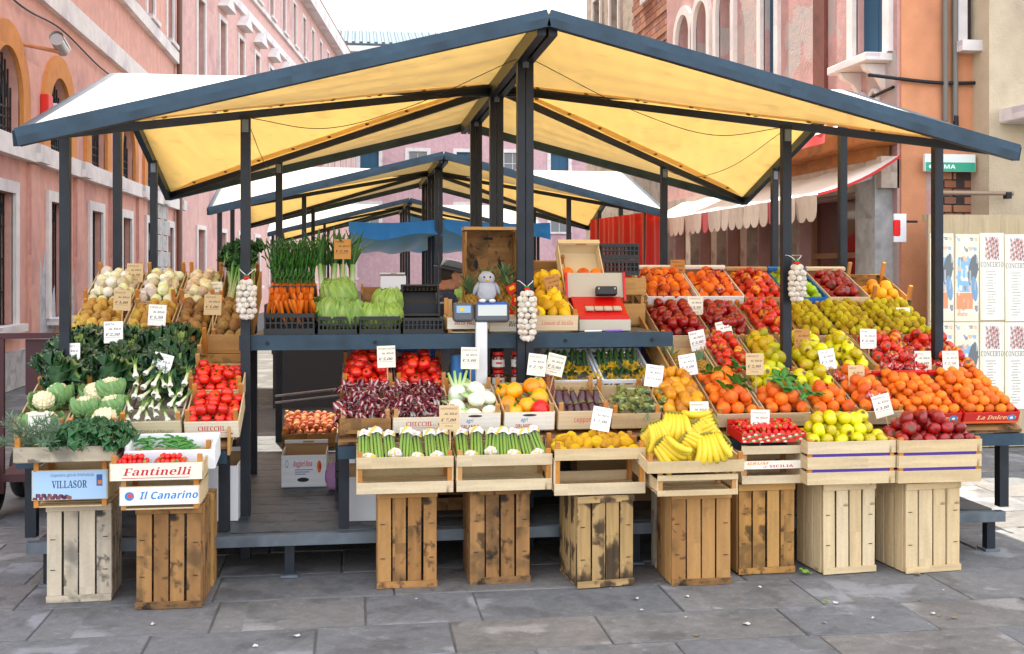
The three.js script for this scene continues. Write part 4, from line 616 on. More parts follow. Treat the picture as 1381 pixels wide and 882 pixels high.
// vegetable side
c = side(1, -0.875, -0.595, { label: 'wooden crate of tomatoes with red lettering on its front', h: 0.12, print: { key: 'checchi' }, m: M.cream, front: 1, l: 0.31, post: 0.05 }); fill(c, 'tomato', 'ripe tomato in the crate below the other tomatoes at the passage', 'tomatoes in the lower crate', { level: 0.9, flat: true, layers: 2 });
const springCrate = side(1, -1.19, -0.88, { label: 'wooden crate of spring onions with green lettering', h: 0.13, print: { key: 'carovella' }, m: M.grey });
const cauliA = side(1, -1.70, -1.45, { label: 'wooden crate of cauliflowers at the table end', h: 0.1 }), cauliB = side(1, -1.445, -1.2, { label: 'wooden crate of cauliflowers next to the spring onions', h: 0.1 });
crate({ label: 'honey coloured empty crate between upper tomatoes and brown potatoes', x: -0.765, w: 0.27, d: 6.5, y: yS(6.5) + 0.006, l: 0.26, h: 0.14, m: M.honey, post: 0.04 });
c = crate({ x: -0.755, w: 0.285, d: 6.16, y: yS(6.16) + 0.006, label: 'wooden crate of tomatoes set behind the lettered tomato crate', h: 0.11, m: M.cream, l: 0.31, post: 0.06 }); fill(c, 'tomato', 'ripe tomato in the crate behind the lettered tomato crate', 'tomatoes in the upper crate', { level: 0.9, flat: true, layers: 2 });
const greensCrates = [[-1.69, -1.44], [-1.43, -1.18], [-1.17, -0.93]].map(([a, b], i) => side(2, a, b, { label: ['wooden crate of dark greens at the table end', 'wooden crate of dark greens in the middle of three', 'wooden crate of dark greens next to the tomatoes'][i], h: 0.1, l: 0.47 }));
[[-1.68, -1.38, 'potato', 'at the table end'], [-1.37, -1.10, 'potato', 'next to the brown potatoes'], [-1.09, -0.87, 'brown_potato', 'next to the yellow potatoes'], [-0.86, -0.64, 'brown_potato', 'beside the passage']].forEach(([a, b, k, t]) => { const n = k === 'potato' ? 'yellow skinned potato' : 'earthy brown potato'; c = side(3, a, b, { label: `wooden crate of ${n}es ${t}`, h: 0.12, m: M.pale }); fill(c, k, `${n} in the crate ${t}`, `potatoes ${t}`, { level: 0.9, layers: 2, name: 'potato', category: 'potato' }); });
[[-1.69, -1.39, 'white_onion', 'at the table end'], [-1.38, -1.12, 'white_onion', 'in the second crate of the top row'], [-1.11, -0.88, 'tan_onion', 'beside the celery']].forEach(([a, b, k, t], i) => { const n = k === 'tan_onion' ? 'tan skinned onion' : 'white onion'; c = side(4, a, b, { label: `wooden crate of ${n}s ${t}`, h: 0.13, post: 0.06, m: M.pale }); fill(c, k, `${n} ${t}`, `onions ${t}`, { level: 0.85, layers: 2, name: 'onion', category: 'onion' }); });
const celeryCrate = side(4, -0.87, -0.64, { label: 'wooden crate of celery at the top of the slope', h: 0.13, m: M.pale, post: 0.05 });
// middle table, front row
const MF = 5.85, radCrates = [mid(MF, -0.095, 0.177, { label: 'old brown crate of radicchio beside the passage', h: 0.1, m: M.brown }), mid(MF, 0.18, 0.465, { label: 'pale lettered crate of radicchio beside the fennel', h: 0.1, print: { key: 'checchi' }, m: M.cream })];
const fennelCrate = mid(MF, 0.475, 0.755, { label: 'wooden crate of white fennel bulbs with blue and red lettering', h: 0.12, print: { key: 'crest' }, m: M.cream });
const pepperCrate = mid(MF, 0.765, 1.045, { label: 'wooden crate of yellow and red peppers', h: 0.12, print: { key: 'crest' }, m: M.cream });
const auberCrate = mid(MF, 1.055, 1.34, { label: 'wooden crate of dark aubergines with red stamped front', h: 0.12, print: { key: 'cepponi' }, m: M.pale });
const artiCrate = mid(MF, 1.35, 1.625, { label: 'wooden crate of long stemmed artichokes', h: 0.1, m: M.pale });
// middle table, second row
const MB = 6.33;
c = mid(MB, -0.09, 0.205, { label: 'wooden crate of tomatoes behind the old brown radicchio crate', h: 0.085, l: 0.44, post: 0.07 }); fill(c, 'tomato', 'tomato heaped behind the old brown radicchio crate', 'tomatoes beside the passage', { level: 1.2, layers: 3, flat: true, lean: 0.3, margin: 0.012, scale: 1.06 });
c = mid(MB, 0.21, 0.507, { label: 'wooden crate of tomatoes behind the lettered radicchio crate', h: 0.085, l: 0.44, post: 0.07 }); fill(c, 'tomato', 'tomato heaped behind the lettered radicchio crate', 'tomatoes beside the jars', { level: 1.2, layers: 3, flat: true, lean: 0.3, margin: 0.012, scale: 1.06 });
const zucCrates = [[1.10, 1.395, 'beside the bean bags'], [1.40, 1.72, 'beside the pears']].map(([a, b, t]) => plasticCrate({ name: 'plastic_crate', label: `white plastic crate of courgettes with flowers ${t}`, group: 'white plastic crates', x: (a + b) / 2, w: b - a - 0.006, d: MB, y: yM(MB) + 0.006, l: 0.44, h: 0.11, tilt: KM + 0.12, m: M.whitePlastic, bars: 5 }));
// front row on the plinths
const low = (u0, u1, d, y, o) => { const x0 = Xu(u0, d), x1 = Xu(u1, d); return crate({ x: (x0 + x1) / 2, w: x1 - x0 - 0.004, d, y, l: 0.29, tilt: 0.1, m: M.cream, ...o }); };
const aspCrates = [low(480, 612, 5.53, 0.495, { label: 'two slat pale crate of wrapped asparagus beside the passage', h: 0.185, front: 2, board: 0.62, m: M.cream, post: 0.02 }), low(615, 745, 5.53, 0.495, { label: 'two slat pale crate of wrapped asparagus below the fennel', h: 0.185, front: 2, board: 0.62, post: 0.02 })];
c = low(747, 871, 5.5, 0.468, { label: 'open two slat crate of yellow potatoes above the mouldy plinth', h: 0.235, front: 2, board: 0.5, tilt: 0.04, post: 0.03 }); fill(c, 'yellow_potato', 'long yellow potato in the two slat front crate', 'yellow potatoes in front', { level: 0.9, layers: 2, margin: 0.024, jitter: 0.12, name: 'potato', category: 'potato' });
c = low(886, 996, 5.36, 0.478, { label: 'narrow pale crate under the banana tray', h: 0.105, front: 2, board: 0.55, tilt: 0.02, l: 0.28 });
const bananaTray = low(872, 1004, 5.34, 0.592, { label: 'wide pale tray of bananas', h: 0.07, tilt: 0.12, l: 0.36, post: 0.03 });
c = low(1000, 1087, 5.58, 0.482, { label: 'pale crate with orange and red lettering under the strawberries', h: 0.2, front: 3, board: 0.66, print: { key: 'sicilia', row: 1 }, tilt: 0.0, post: 0 });
const strawBox = carton({ x: (Xu(1000, 5.57) + Xu(1087, 5.57)) / 2, w: Xu(1087, 5.57) - Xu(1000, 5.57), l: 0.24, h: 0.05, d: 5.57, y: 0.70, tilt: 0.08, print: 'strawberry', m: M.redCarton, label: 'shallow printed box of strawberries on the lettered crate' }); fill(strawBox, 'strawberry', 'ripe strawberry in the shallow printed box', 'strawberries', { level: 0.95, layers: 2 });
M.purple = std([0.09, 0.04, 0.32], 0.6);
c = low(1088, 1208, 5.49, 0.487, { label: 'three slat crate of yellow apples with violet lining in front', h: 0.225, front: 3, board: 0.86, lining: M.purple, tilt: 0.04, side: 3, post: 0.01 }); fill(c, 'yellow_apple', 'yellow green apple in the front crate with violet lining', 'yellow apples in front', { level: 1.0, layers: 3, category: 'apple', scale: 0.95 });
c = low(1211, 1324, 5.47, 0.487, { label: 'three slat crate of dark red apples with violet lining in front', h: 0.225, front: 3, board: 0.86, lining: M.purple, tilt: 0.04, side: 3, post: 0.01 }); fill(c, 'red_apple', 'dark red apple in the front crate with violet lining', 'dark apples in front', { level: 1.0, layers: 3, category: 'apple', scale: 1.02 });
const greenTray = low(17, 154, 5.43, 0.70, { label: 'weathered tray of leafy greens and herbs at the table end', h: 0.085, m: M.grey, tilt: 0.08, l: 0.33 });
c = low(42, 146, 5.5, 0.478, { label: 'blue printed crate standing on the pale weathered plinth', h: 0.215, front: 1, board: 0.66, print: { key: 'villasor' }, tilt: 0 });
const cherryTray = low(147, 275, 5.32, 0.628, { label: 'shallow cream tray with red script lettering holding cherry tomatoes', h: 0.085, print: { key: 'fantinelli' }, tilt: 0.06, l: 0.34, board: 0.95 });
c = low(160, 270, 5.34, 0.488, { label: 'cream crate with blue lettering under the cherry tomato tray', h: 0.135, front: 1, board: 0.66, print: { key: 'canarino' }, tilt: 0, l: 0.3 });
// ---------- leaves and shaped vegetables ----------
function leafGeo({ L = 0.2, W = 0.08, curl = 0.6, ruf = 0.15, rib = [0.3, 0.42, 0.12], a = [0.02, 0.10, 0.015], b = [0.04, 0.17, 0.03], nu = 4, nv = 6, stalk = 0.2, k = 0, ribW = 0.16 }) {
  const pos = [], uv = [], col = [], idx = [];
  for (let j = 0; j <= nv; j++) for (let i = 0; i <= nu; i++) {
    const t = j / nv, s = i / nu * 2 - 1, prof = t < stalk ? 0.12 : Math.sin(Math.PI * Math.pow((t - stalk) / (1 - stalk), 0.75) * 0.97 + 0.08) ** 0.7, an = curl * t;
    const yy = curl ? L * Math.sin(an) / curl : L * t, zz = curl ? L * (1 - Math.cos(an)) / curl : 0, w = W / 2 * Math.max(0.06, prof), rf = ruf * W * Math.sin(j * 2.1 + s * 3 + k * 1.3) * Math.abs(s) + 0.12 * W * s * s;
    pos.push(s * w, yy - rf * Math.sin(an), zz + rf * Math.cos(an)); uv.push(s, t); col.push(...vivid(Math.abs(s) < ribW || t < stalk ? rib : mixc(a, b, 0.5 + 0.5 * Math.sin(j * 1.7 + i * 2.3 + k)), 1.12));
  }
  for (let j = 0; j < nv; j++) for (let i = 0; i < nu; i++) { const p = j * (nu + 1) + i, q = p + nu + 1; idx.push(p, p + 1, q, p + 1, q + 1, q); }
  const g = new THREE.BufferGeometry(); g.setAttribute('position', new THREE.Float32BufferAttribute(pos, 3)); g.setAttribute('uv', new THREE.Float32BufferAttribute(uv, 2)); g.setAttribute('color', new THREE.Float32BufferAttribute(col, 3)); g.setIndex(idx); g.computeVertexNormals(); return g;
}
function shellGeo({ r, el0 = -1.2, el1 = 0.9, half = 0.7, ruf = 0.08, open = 0.12, rib = [0.6, 0.66, 0.4], a, b, k = 0 }) { // a leaf wrapped on a ball
  const pos = [], uv = [], col = [], idx = [], nu = 10, nv = 10;
  for (let j = 0; j <= nv; j++) for (let i = 0; i <= nu; i++) { const t = j / nv, s = i / nu * 2 - 1, el = el0 + (el1 - el0) * t, az = s * half * Math.sin(0.35 + 2.2 * t) , R = r * (1 + open * t * t + ruf * (Math.sin(s * 9 + t * 11 + k) * 0.6 + Math.sin(s * 17 - t * 15 + k * 2) * 0.5 + 0.3 * Math.sin(s * 29 + k) * Math.sin(t * 27)) * Math.max(0.35, Math.abs(s), t * t)); pos.push(R * Math.cos(el) * Math.sin(az), R * Math.sin(el), R * Math.cos(el) * Math.cos(az)); uv.push(s, t); col.push(...mixc(mixc(a, b, N2(i * 2.7 + k * 7, j * 2.3 + k * 3)), rib, Math.abs(s) < 0.08 ? 0.8 : 0.25 * N1(i * 5.1 + k, j * 4.3))); }
  for (let j = 0; j < nv; j++) for (let i = 0; i < nu; i++) { const p = j * (nu + 1) + i, q = p + nu + 1; idx.push(p, p + 1, q, p + 1, q + 1, q); }
  const g = new THREE.BufferGeometry(); g.setAttribute('position', new THREE.Float32BufferAttribute(pos, 3)); g.setAttribute('uv', new THREE.Float32BufferAttribute(uv, 2)); g.setAttribute('color', new THREE.Float32BufferAttribute(col, 3)); g.setIndex(idx); g.computeVertexNormals(); return g;
}
const inCrate = (c, x, y, z) => { c.g.updateMatrixWorld(); return V(x, y, -z).applyMatrix4(c.g.matrixWorld); };
const copies = (proto, pos, rot, label, group, s = 1) => { const o = proto.clone(); o.name = numbered(proto.userData.stem); scene.add(o); o.position.copy(pos); o.rotation.set(...rot, 'YXZ'); o.scale.setScalar(s); o.userData = { label, category: proto.userData.cat, group }; return o; };
const proto = (stem, cat, build) => { const g = new THREE.Group(); g.userData = { stem, cat }; build(g); return g; };
function rodGeo(pts, rs, rad, colf, seg = 8) { // tapered tube through points with colours along t
  const cv = new THREE.CatmullRomCurve3(pts), g = new THREE.TubeGeometry(cv, seg, 1, rad), p = g.attributes.position, n = g.attributes.normal, col = new Float32Array(p.count * 3);
  for (let i = 0; i < p.count; i++) { const j = Math.floor(i / (rad + 1)), t = j / seg, c = cv.getPointAt(t), r = rs(t); p.setXYZ(i, c.x + n.getX(i) * r, c.y + n.getY(i) * r, c.z + n.getZ(i) * r); col.set(colf(t, i % (rad + 1)), i * 3); }
  g.setAttribute('color', new THREE.BufferAttribute(col, 3)); g.computeVertexNormals(); return g;
}
// dark greens, laid sideways in layers
const darkLeaves = variants(5, k => leafGeo({ L: 0.22, W: 0.11, curl: 0.6 + 0.25 * k, ruf: 0.42, nu: 6, nv: 11, a: [0.008, 0.045, 0.01], b: [0.02, 0.095, 0.02], rib: k % 3 ? [0.03, 0.11, 0.025] : [0.30, 0.40, 0.12], k }));
const chard = variants(3, v => proto('chard_bunch', 'greens', g => { for (let i = 0; i < 11; i++) { const m = mesh('leaf', darkLeaves[(i + v) % 5], M.leaf, g, rr(-0.03, 0.03), 0.01 + i * 0.0075, rr(-0.03, 0.03)); m.rotation.set(Math.PI / 2 - 0.25 + rr(-0.25, 0.25), rr(-0.6, 0.6), rr(-0.35, 0.35), 'YXZ'); } }));
greensCrates.forEach((cr, i) => { for (let a = 0; a < 6; a++) for (let b = 0; b < 2; b++) { const p = inCrate(cr, (b - 0.5) * 0.12 + rr(-0.02, 0.02), 0.08 + rr(0, 0.045), 0.02 + a * 0.085); copies(chard[(a + b) % 3], p, [TILT * 0.6, (b ? -1 : 1) * rr(0.9, 1.9) + (a % 2) * 0.5, 0], ['dark leafy greens at the table end, below the potatoes', 'dark leafy greens in the middle crate below the potatoes', 'dark leafy greens next to the upper tomatoes'][i], ['greens at the table end', 'greens in the middle crate', 'greens by the tomatoes'][i], rr(0.85, 1.05)); } });
// loose leafy greens and herb sprigs in the front tray
const lushLeaves = variants(4, k => leafGeo({ L: 0.11, W: 0.075, curl: 0.9 + 0.25 * k, ruf: 0.34, nu: 6, nv: 8, a: [0.015, 0.075, 0.02], b: [0.04, 0.17, 0.045], rib: [0.12, 0.26, 0.09], k, stalk: 0.12 }));
const lush = variants(2, v => proto('leafy_bunch', 'greens', g => { for (let i = 0; i < 16; i++) { const m = mesh('leaf', lushLeaves[(i + v) % 4], M.leaf, g, rr(-0.015, 0.015), 0, rr(-0.015, 0.015)); m.rotation.set(rr(-0.9, 0.9), rr(0, 6.28), 0, 'YXZ'); } }));
for (let i = 0; i < 12; i++) copies(lush[i % 2], inCrate(greenTray, 0.0 + (i % 4) * 0.065, 0.05 + rr(0, 0.03), 0.04 + Math.floor(i / 4) * 0.1), [rr(0, 0.5), rr(0, 6), 0], 'fresh broad leaved greens in the weathered front tray', 'broad leaved greens in the tray', rr(0.85, 1.15));
const sprig = variants(2, v => proto('herb_sprig', 'herb', g => { const st = rodGeo([V(0, 0, 0), V(0.01, 0.08, 0.01), V(0.0, 0.17, 0.04)], () => 0.0022, 5, () => [0.14, 0.18, 0.09]); mesh('stem', st, M.stalk, g); const gs = []; const n1 = leafGeo({ L: 0.035, W: 0.007, curl: 0.4, ruf: 0, a: [0.05, 0.12, 0.06], b: [0.13, 0.22, 0.13], rib: [0.16, 0.25, 0.15], nu: 2, nv: 3, stalk: 0.05 }); for (let i = 0; i < 44; i++) { const t = 0.1 + i / 44 * 0.9; const q = n1.clone(); q.rotateX(0.7); q.rotateY(i * 2.4 + v); q.translate(0.01 * Math.sin(t * 3), t * 0.17, 0.04 * t * t); gs.push(q); } mesh('needles', mergeGeometries(gs), M.leaf, g); }));
for (let i = 0; i < 20; i++) copies(sprig[i % 2], inCrate(greenTray, -0.24 + (i % 5) * 0.045, 0.05 + rr(0, 0.04), 0.03 + Math.floor(i / 5) * 0.07), [rr(0.5, 1.3), rr(-1.9, 1.9), 0], 'grey green rosemary sprig in the weathered front tray', 'rosemary sprigs', rr(0.9, 1.15));
// cauliflowers
const curdGeo = variants(2, k => { const g = new THREE.IcosahedronGeometry(1, 12), p = g.attributes.position, col = new Float32Array(p.count * 3), v = V(0, 0, 0); for (let i = 0; i < p.count; i++) { v.fromBufferAttribute(p, i); const b = Math.abs(Math.sin(v.x * 9 + k)) * Math.abs(Math.sin(v.y * 8 + 1)) * Math.abs(Math.sin(v.z * 9 + 2)), f = Math.abs(Math.sin(v.x * 23) * Math.sin(v.y * 21) * Math.sin(v.z * 25)); const s = 0.058 * (0.92 + 0.13 * b + 0.05 * f); p.setXYZ(i, v.x * s, v.y * s * 0.85, v.z * s); col.set(mixc([0.58, 0.46, 0.20], [0.80, 0.74, 0.52], b * 2 + f), i * 3); } const m = mergeVertices(g.setAttribute('color', new THREE.BufferAttribute(col, 3)).deleteAttribute('normal').deleteAttribute('uv'), 1e-4); m.computeVertexNormals(); return m; });
const cauliShell = variants(3, k => shellGeo({ r: 0.064, el1: 0.02 + 0.22 * k, half: 0.62, ruf: 0.09, open: 0.34, a: [0.10, 0.30, 0.09], b: [0.28, 0.48, 0.16], rib: [0.38, 0.54, 0.26], k }));
const cauli = variants(2, v => proto('cauliflower', 'cauliflower', g => { mesh('curd', curdGeo[v], M.matt, g, 0, 0.066, 0); for (let i = 0; i < 7; i++) { const m = mesh('leaf', cauliShell[(i + v) % 3], M.leaf, g, 0, 0.055, 0); m.rotation.y = i * 0.9 + v; } }));
[[cauliA, -0.06, 0.02, 0.05], [cauliA, 0.05, 0.0, 0.06], [cauliA, -0.03, 0.06, 0.2], [cauliA, 0.06, 0.05, 0.28], [cauliB, -0.06, 0.06, 0.13], [cauliB, 0.05, 0.02, 0.07], [cauliB, 0.06, 0.10, 0.25], [cauliB, -0.05, 0.04, 0.3], [cauliB, 0.08, 0.03, 0.17]].forEach(([cr, x, y, z], i) => copies(cauli[i % 2], inCrate(cr, x, 0.01 + y, z), [0.5 + rr(-0.2, 0.2), rr(0, 6), rr(-0.2, 0.2)], cr === cauliA ? 'cauliflower in green leaves at the table end' : 'cauliflower in green leaves beside the spring onions', cr === cauliA ? 'cauliflowers at the table end' : 'cauliflowers by the spring onions', rr(0.95, 1.15)));
// spring onions
const spring = proto('spring_onion', 'onion', g => { mesh('bulb', rodGeo([V(0, 0, 0), V(0, 0.03, 0), V(0, 0.09, 0.003)], t => t < 0.35 ? 0.011 + 0.006 * Math.sin(t * 9) : 0.011 - 0.003 * t, 8, t => mixc([0.76, 0.76, 0.66], [0.34, 0.48, 0.12], t * 1.3 - 0.3)), M.waxy, g); for (let i = 0; i < 3; i++) { const l = mesh('leaf', rodGeo([V(0, 0.08, 0), V(0.008 * (i - 1), 0.115, 0.008), V(0.018 * (i - 1), 0.15, 0.014)], t => 0.006 * (1 - t * 0.8), 6, t => [0.05 + 0.1 * (1 - t), 0.2, 0.03]), M.stalk, g); } });
for (let i = 0; i < 26; i++) copies(spring, inCrate(springCrate, -0.12 + (i % 6) * 0.048 + rr(-0.014, 0.014), 0.085 + Math.floor(i / 6) * 0.026 + rr(0, 0.012), 0.055 + Math.floor(i / 6) * 0.07 + rr(-0.025, 0.025)), [-1.15 + rr(-0.25, 0.3), rr(-0.5, 0.5), rr(-0.2, 0.2)], 'white spring onion in the crate with green lettering', 'spring onions', rr(0.85, 1.05));
// radicchio
const radLeaves = variants(5, k => leafGeo({ L: 0.115, W: 0.04, curl: 2.0 + 0.5 * k, ruf: 0.2, a: [0.14, 0.004, 0.018], b: [0.30, 0.012, 0.04], rib: [0.72, 0.66, 0.62], k, stalk: 0.25, nu: 4, nv: 7, ribW: 0.3 }));
const radic = variants(3, v => proto('radicchio', 'radicchio', g => { for (let i = 0; i < 15; i++) { const m = mesh('leaf', radLeaves[(i + v) % 5], M.leaf, g, rr(-0.012, 0.012), rr(-0.01, 0.01), rr(-0.012, 0.012)); m.rotation.set(rr(-1.0, 0.6), i * 2.4, rr(-0.3, 0.3), 'YXZ'); } }));
radCrates.forEach((cr, k) => { for (let i = 0; i < 12; i++) copies(radic[i % 3], inCrate(cr, -0.10 + (i % 4) * 0.067, 0.06 + rr(0, 0.03) + 0.02 * Math.floor(i / 4), 0.05 + Math.floor(i / 4) * 0.12), [0.3 + rr(-0.3, 0.5), rr(0, 6), rr(-0.4, 0.4)], k ? 'curly red radicchio with white ribs beside the fennel' : 'curly red radicchio with white ribs beside the passage', k ? 'radicchio by the fennel' : 'radicchio by the passage', rr(0.8, 1.0)); });
// fennel
const fennel = variants(2, v => proto('fennel_bulb', 'fennel', g => { mesh('bulb', blob(0.044, 0.05, 0.037, q => { const a = Math.atan2(q.z, q.x); return { s: 0.95 + 0.05 * Math.abs(Math.sin(a * 3 + v + q.y * 2)) - 0.1 * smooth(0.5, 1, q.y), c: mixc([0.72, 0.78, 0.60], [0.84, 0.86, 0.78], Math.abs(Math.sin(a * 3 + v)) + (q.y < -0.8 ? -0.5 : 0)) }; }, 18, 12), M.waxy, g); for (let i = 0; i < 4; i++) mesh('stalk', rodGeo([V((i - 1.5) * 0.012, 0.03, 0), V((i - 1.5) * 0.02, 0.06, 0), V((i - 1.5) * 0.03, 0.1 + 0.01 * (i % 2), 0)], t => 0.010 - 0.004 * t, 7, t => mixc([0.62, 0.72, 0.42], [0.28, 0.50, 0.10], t)), M.stalk, g); }));
[[-0.09, 0.07, 0.06, 0.2], [0.0, 0.075, 0.05, 1.2], [0.09, 0.08, 0.09, -0.5], [-0.085, 0.09, 0.16, 1.5], [0.02, 0.13, 0.15, 0.9], [0.085, 0.12, 0.2, 1.7], [0.03, 0.15, 0.26, 1.6], [-0.07, 0.12, 0.27, -0.2]].forEach(([x, y, z, r], i) => copies(fennel[i % 2], inCrate(fennelCrate, x, y, z), [i === 7 ? -0.1 : -1.5 + r * 0.2, i === 7 ? 0 : r * 0.5, 0], i === 7 ? 'fennel bulb with green stalks upright by the scale post' : 'round white fennel bulb in the lettered crate', i === 7 ? undefined : 'fennel bulbs', i === 7 ? 1.15 : rr(1, 1.12)));
// peppers
const pepC = [[[0.78, 0.34, 0.01], [0.84, 0.46, 0.02]], [[0.60, 0.012, 0.008], [0.68, 0.03, 0.012]], [[0.80, 0.22, 0.01], [0.86, 0.34, 0.015]]];
const pepper = pepC.map((cc, k) => proto('bell_pepper', 'pepper', g => { mesh('flesh', blob(0.044, 0.05, 0.044, q => { const a = Math.atan2(q.z, q.x); return { s: dimple(q, 0.22, 0.5) * (0.92 + 0.08 * Math.abs(Math.cos(a * 1.5 + k))) * (1 - 0.12 * Math.max(0, -q.y)), c: mixc(cc[0], cc[1], sn(q, 2, k)) }; }, 24, 14), M.gloss, g); mesh('stem', rodGeo([V(0, 0.035, 0), V(0.002, 0.05, 0), V(0.012, 0.062, 0.004)], t => 0.008 - 0.003 * t, 6, () => [0.10, 0.24, 0.03]), M.stalk, g); }));
[[-0.08, 0.09, 0.05, 0], [0.07, 0.10, 0.055, 1], [-0.09, 0.09, 0.16, 2], [0.0, 0.085, 0.15, 1], [0.08, 0.12, 0.18, 0], [-0.05, 0.14, 0.24, 0], [0.05, 0.15, 0.27, 2], [-0.09, 0.1, 0.32, 0], [0.09, 0.13, 0.33, 0], [0.005, 0.10, 0.11, 0]].forEach(([x, y, z, k], i) => copies(pepper[k], inCrate(pepperCrate, x, y, z), [rr(0.2, 1.4), rr(0, 6), rr(-0.5, 0.5)], ['large yellow pepper in the crate beside the fennel', 'glossy red pepper among the yellow ones', 'orange tinged pepper among the yellow ones'][k], ['yellow peppers', 'red peppers', 'orange peppers'][k], rr(1.12, 1.3)));
// aubergines
const auber = proto('aubergine', 'aubergine', g => { mesh('flesh', blob(0.024, 0.065, 0.024, q => ({ s: 1 - 0.25 * q.y, sy: 1, c: mixc([0.035, 0.012, 0.022], [0.10, 0.035, 0.04], sn(q, 2)) }), 14, 12), M.gloss, g); mesh('cap', new THREE.ConeGeometry(0.02, 0.03, 7).translate(0, 0.062, 0), std([0.14, 0.12, 0.05], 0.7), g); });
for (let i = 0; i < 12; i++) copies(auber, inCrate(auberCrate, -0.105 + (i % 6) * 0.042, 0.085 + Math.floor(i / 6) * 0.03, 0.06 + Math.floor(i / 6) * 0.12), [-0.55 + rr(-0.25, 0.25), rr(-0.2, 0.2), rr(-0.15, 0.15)], 'dark brownish purple aubergine in the stamped crate', 'aubergines', rr(0.85, 1.05));
// artichokes
const bractGeo = variants(2, k => leafGeo({ L: 0.04, W: 0.026, curl: 1.1, ruf: 0, a: k ? [0.26, 0.30, 0.07] : [0.18, 0.20, 0.07], b: k ? [0.40, 0.40, 0.12] : [0.30, 0.22, 0.12], rib: [0.42, 0.44, 0.16], nu: 2, nv: 4, stalk: 0.02, k }));
const arti = variants(2, v => proto('artichoke', 'artichoke', g => { const gs = []; for (let r = 0; r < 4; r++) for (let i = 0; i < 7 - r; i++) { const q = bractGeo[(r + v) % 2].clone(); q.rotateX(-0.7 + r * 0.22); q.translate(0, -0.012 + r * 0.009, 0.016 - r * 0.004); q.rotateY(i * 6.28 / (7 - r) + r * 0.4); gs.push(q); } mesh('bracts', mergeGeometries(gs), M.leaf, g); mesh('heart', blob(0.019, 0.024, 0.019, q => ({ c: [0.22, 0.22, 0.07] }), 10, 8), M.stalk, g, 0, 0.004, 0); mesh('stem', rodGeo([V(0, -0.015, 0), V(0.004, -0.08, 0), V(0.014, -0.19, 0.01)], t => 0.008, 6, t => mixc([0.36, 0.42, 0.18], [0.55, 0.60, 0.38], t)), M.stalk, g); const lg = leafGeo({ L: 0.13, W: 0.04, curl: 0.8, ruf: 0.3, a: [0.12, 0.22, 0.10], b: [0.26, 0.36, 0.18], rib: [0.5, 0.54, 0.36] }); const l = mesh('leaf', lg, M.leaf, g, 0, -0.06, 0); l.rotation.set(0.5, v * 2, 0); const l2 = mesh('leaf', lg, M.leaf, g, 0, -0.1, 0); l2.rotation.set(0.6, v * 2 + 2.5, 0); }));
for (let i = 0; i < 16; i++) { const far = i >= 8; copies(arti[i % 2], far ? inCrate(artiCrate, 0.0 + (i % 8) * 0.04, 0.1 + rr(0, 0.03), 0.1 + (i % 3) * 0.11) : inCrate(artiCrate, -0.1 + i * 0.028, 0.1 + rr(0, 0.03), 0.05 + (i % 3) * 0.1), [0.6 + rr(0, 0.6), rr(-1.3, 1.9), rr(0.7, 1.5)], 'small artichoke on a long pale stem with leaves', 'artichokes', rr(0.85, 1.1)); }
// courgettes with flowers
const flowerGeo = (() => { const g = new THREE.LatheGeometry([[0.006, 0], [0.011, 0.012], [0.014, 0.026], [0.024, 0.042]].map(p => new THREE.Vector2(...p)), 10), p = g.attributes.position, col = new Float32Array(p.count * 3); for (let i = 0; i < p.count; i++) { const a = Math.atan2(p.getZ(i), p.getX(i)), t = p.getY(i) / 0.042, f = 1 + 0.35 * t * Math.sin(a * 5); p.setXYZ(i, p.getX(i) * f, p.getY(i), p.getZ(i) * f); col.set(mixc([0.30, 0.44, 0.06], [0.80, 0.52, 0.02], t * 1.6), i * 3); } g.setAttribute('color', new THREE.BufferAttribute(col, 3)); g.computeVertexNormals(); return g; })();
const courg = variants(2, v => proto('courgette', 'courgette', g => { mesh('body', rodGeo([V(0, -0.075, 0), V(0.003 + v * 0.004, -0.02, 0), V(0, 0.045, 0)], t => 0.0145 * Math.sqrt(Math.max(0.02, 1 - Math.pow(2 * t - 1, 6))), 9, (t, i) => i % 3 ? [0.03, 0.11, 0.015] : [0.09, 0.22, 0.04]), M.waxy, g); mesh('flower', flowerGeo, M.leaf, g, 0, 0.043, 0); }));
zucCrates.forEach((cr, k) => { for (let i = 0; i < 21; i++) { const rI = Math.floor(i / 7), up = rI === 2; copies(courg[i % 2], inCrate(cr, -0.11 + (i % 7) * 0.037, 0.06 + rI * 0.014, 0.08 + rI * 0.12), [up ? -0.5 : 1.25 + rr(-0.3, 0.2), up ? rr(-0.2, 0.2) : Math.PI * (0.05 * rr(-1, 1)), up ? Math.PI : rr(-0.3, 0.3)], k ? 'courgette with its yellow flower in the white crate beside the pears' : 'courgette with its yellow flower in the white crate beside the bean bags', k ? 'courgettes by the pears' : 'courgettes by the beans', rr(0.9, 1.05)); } });
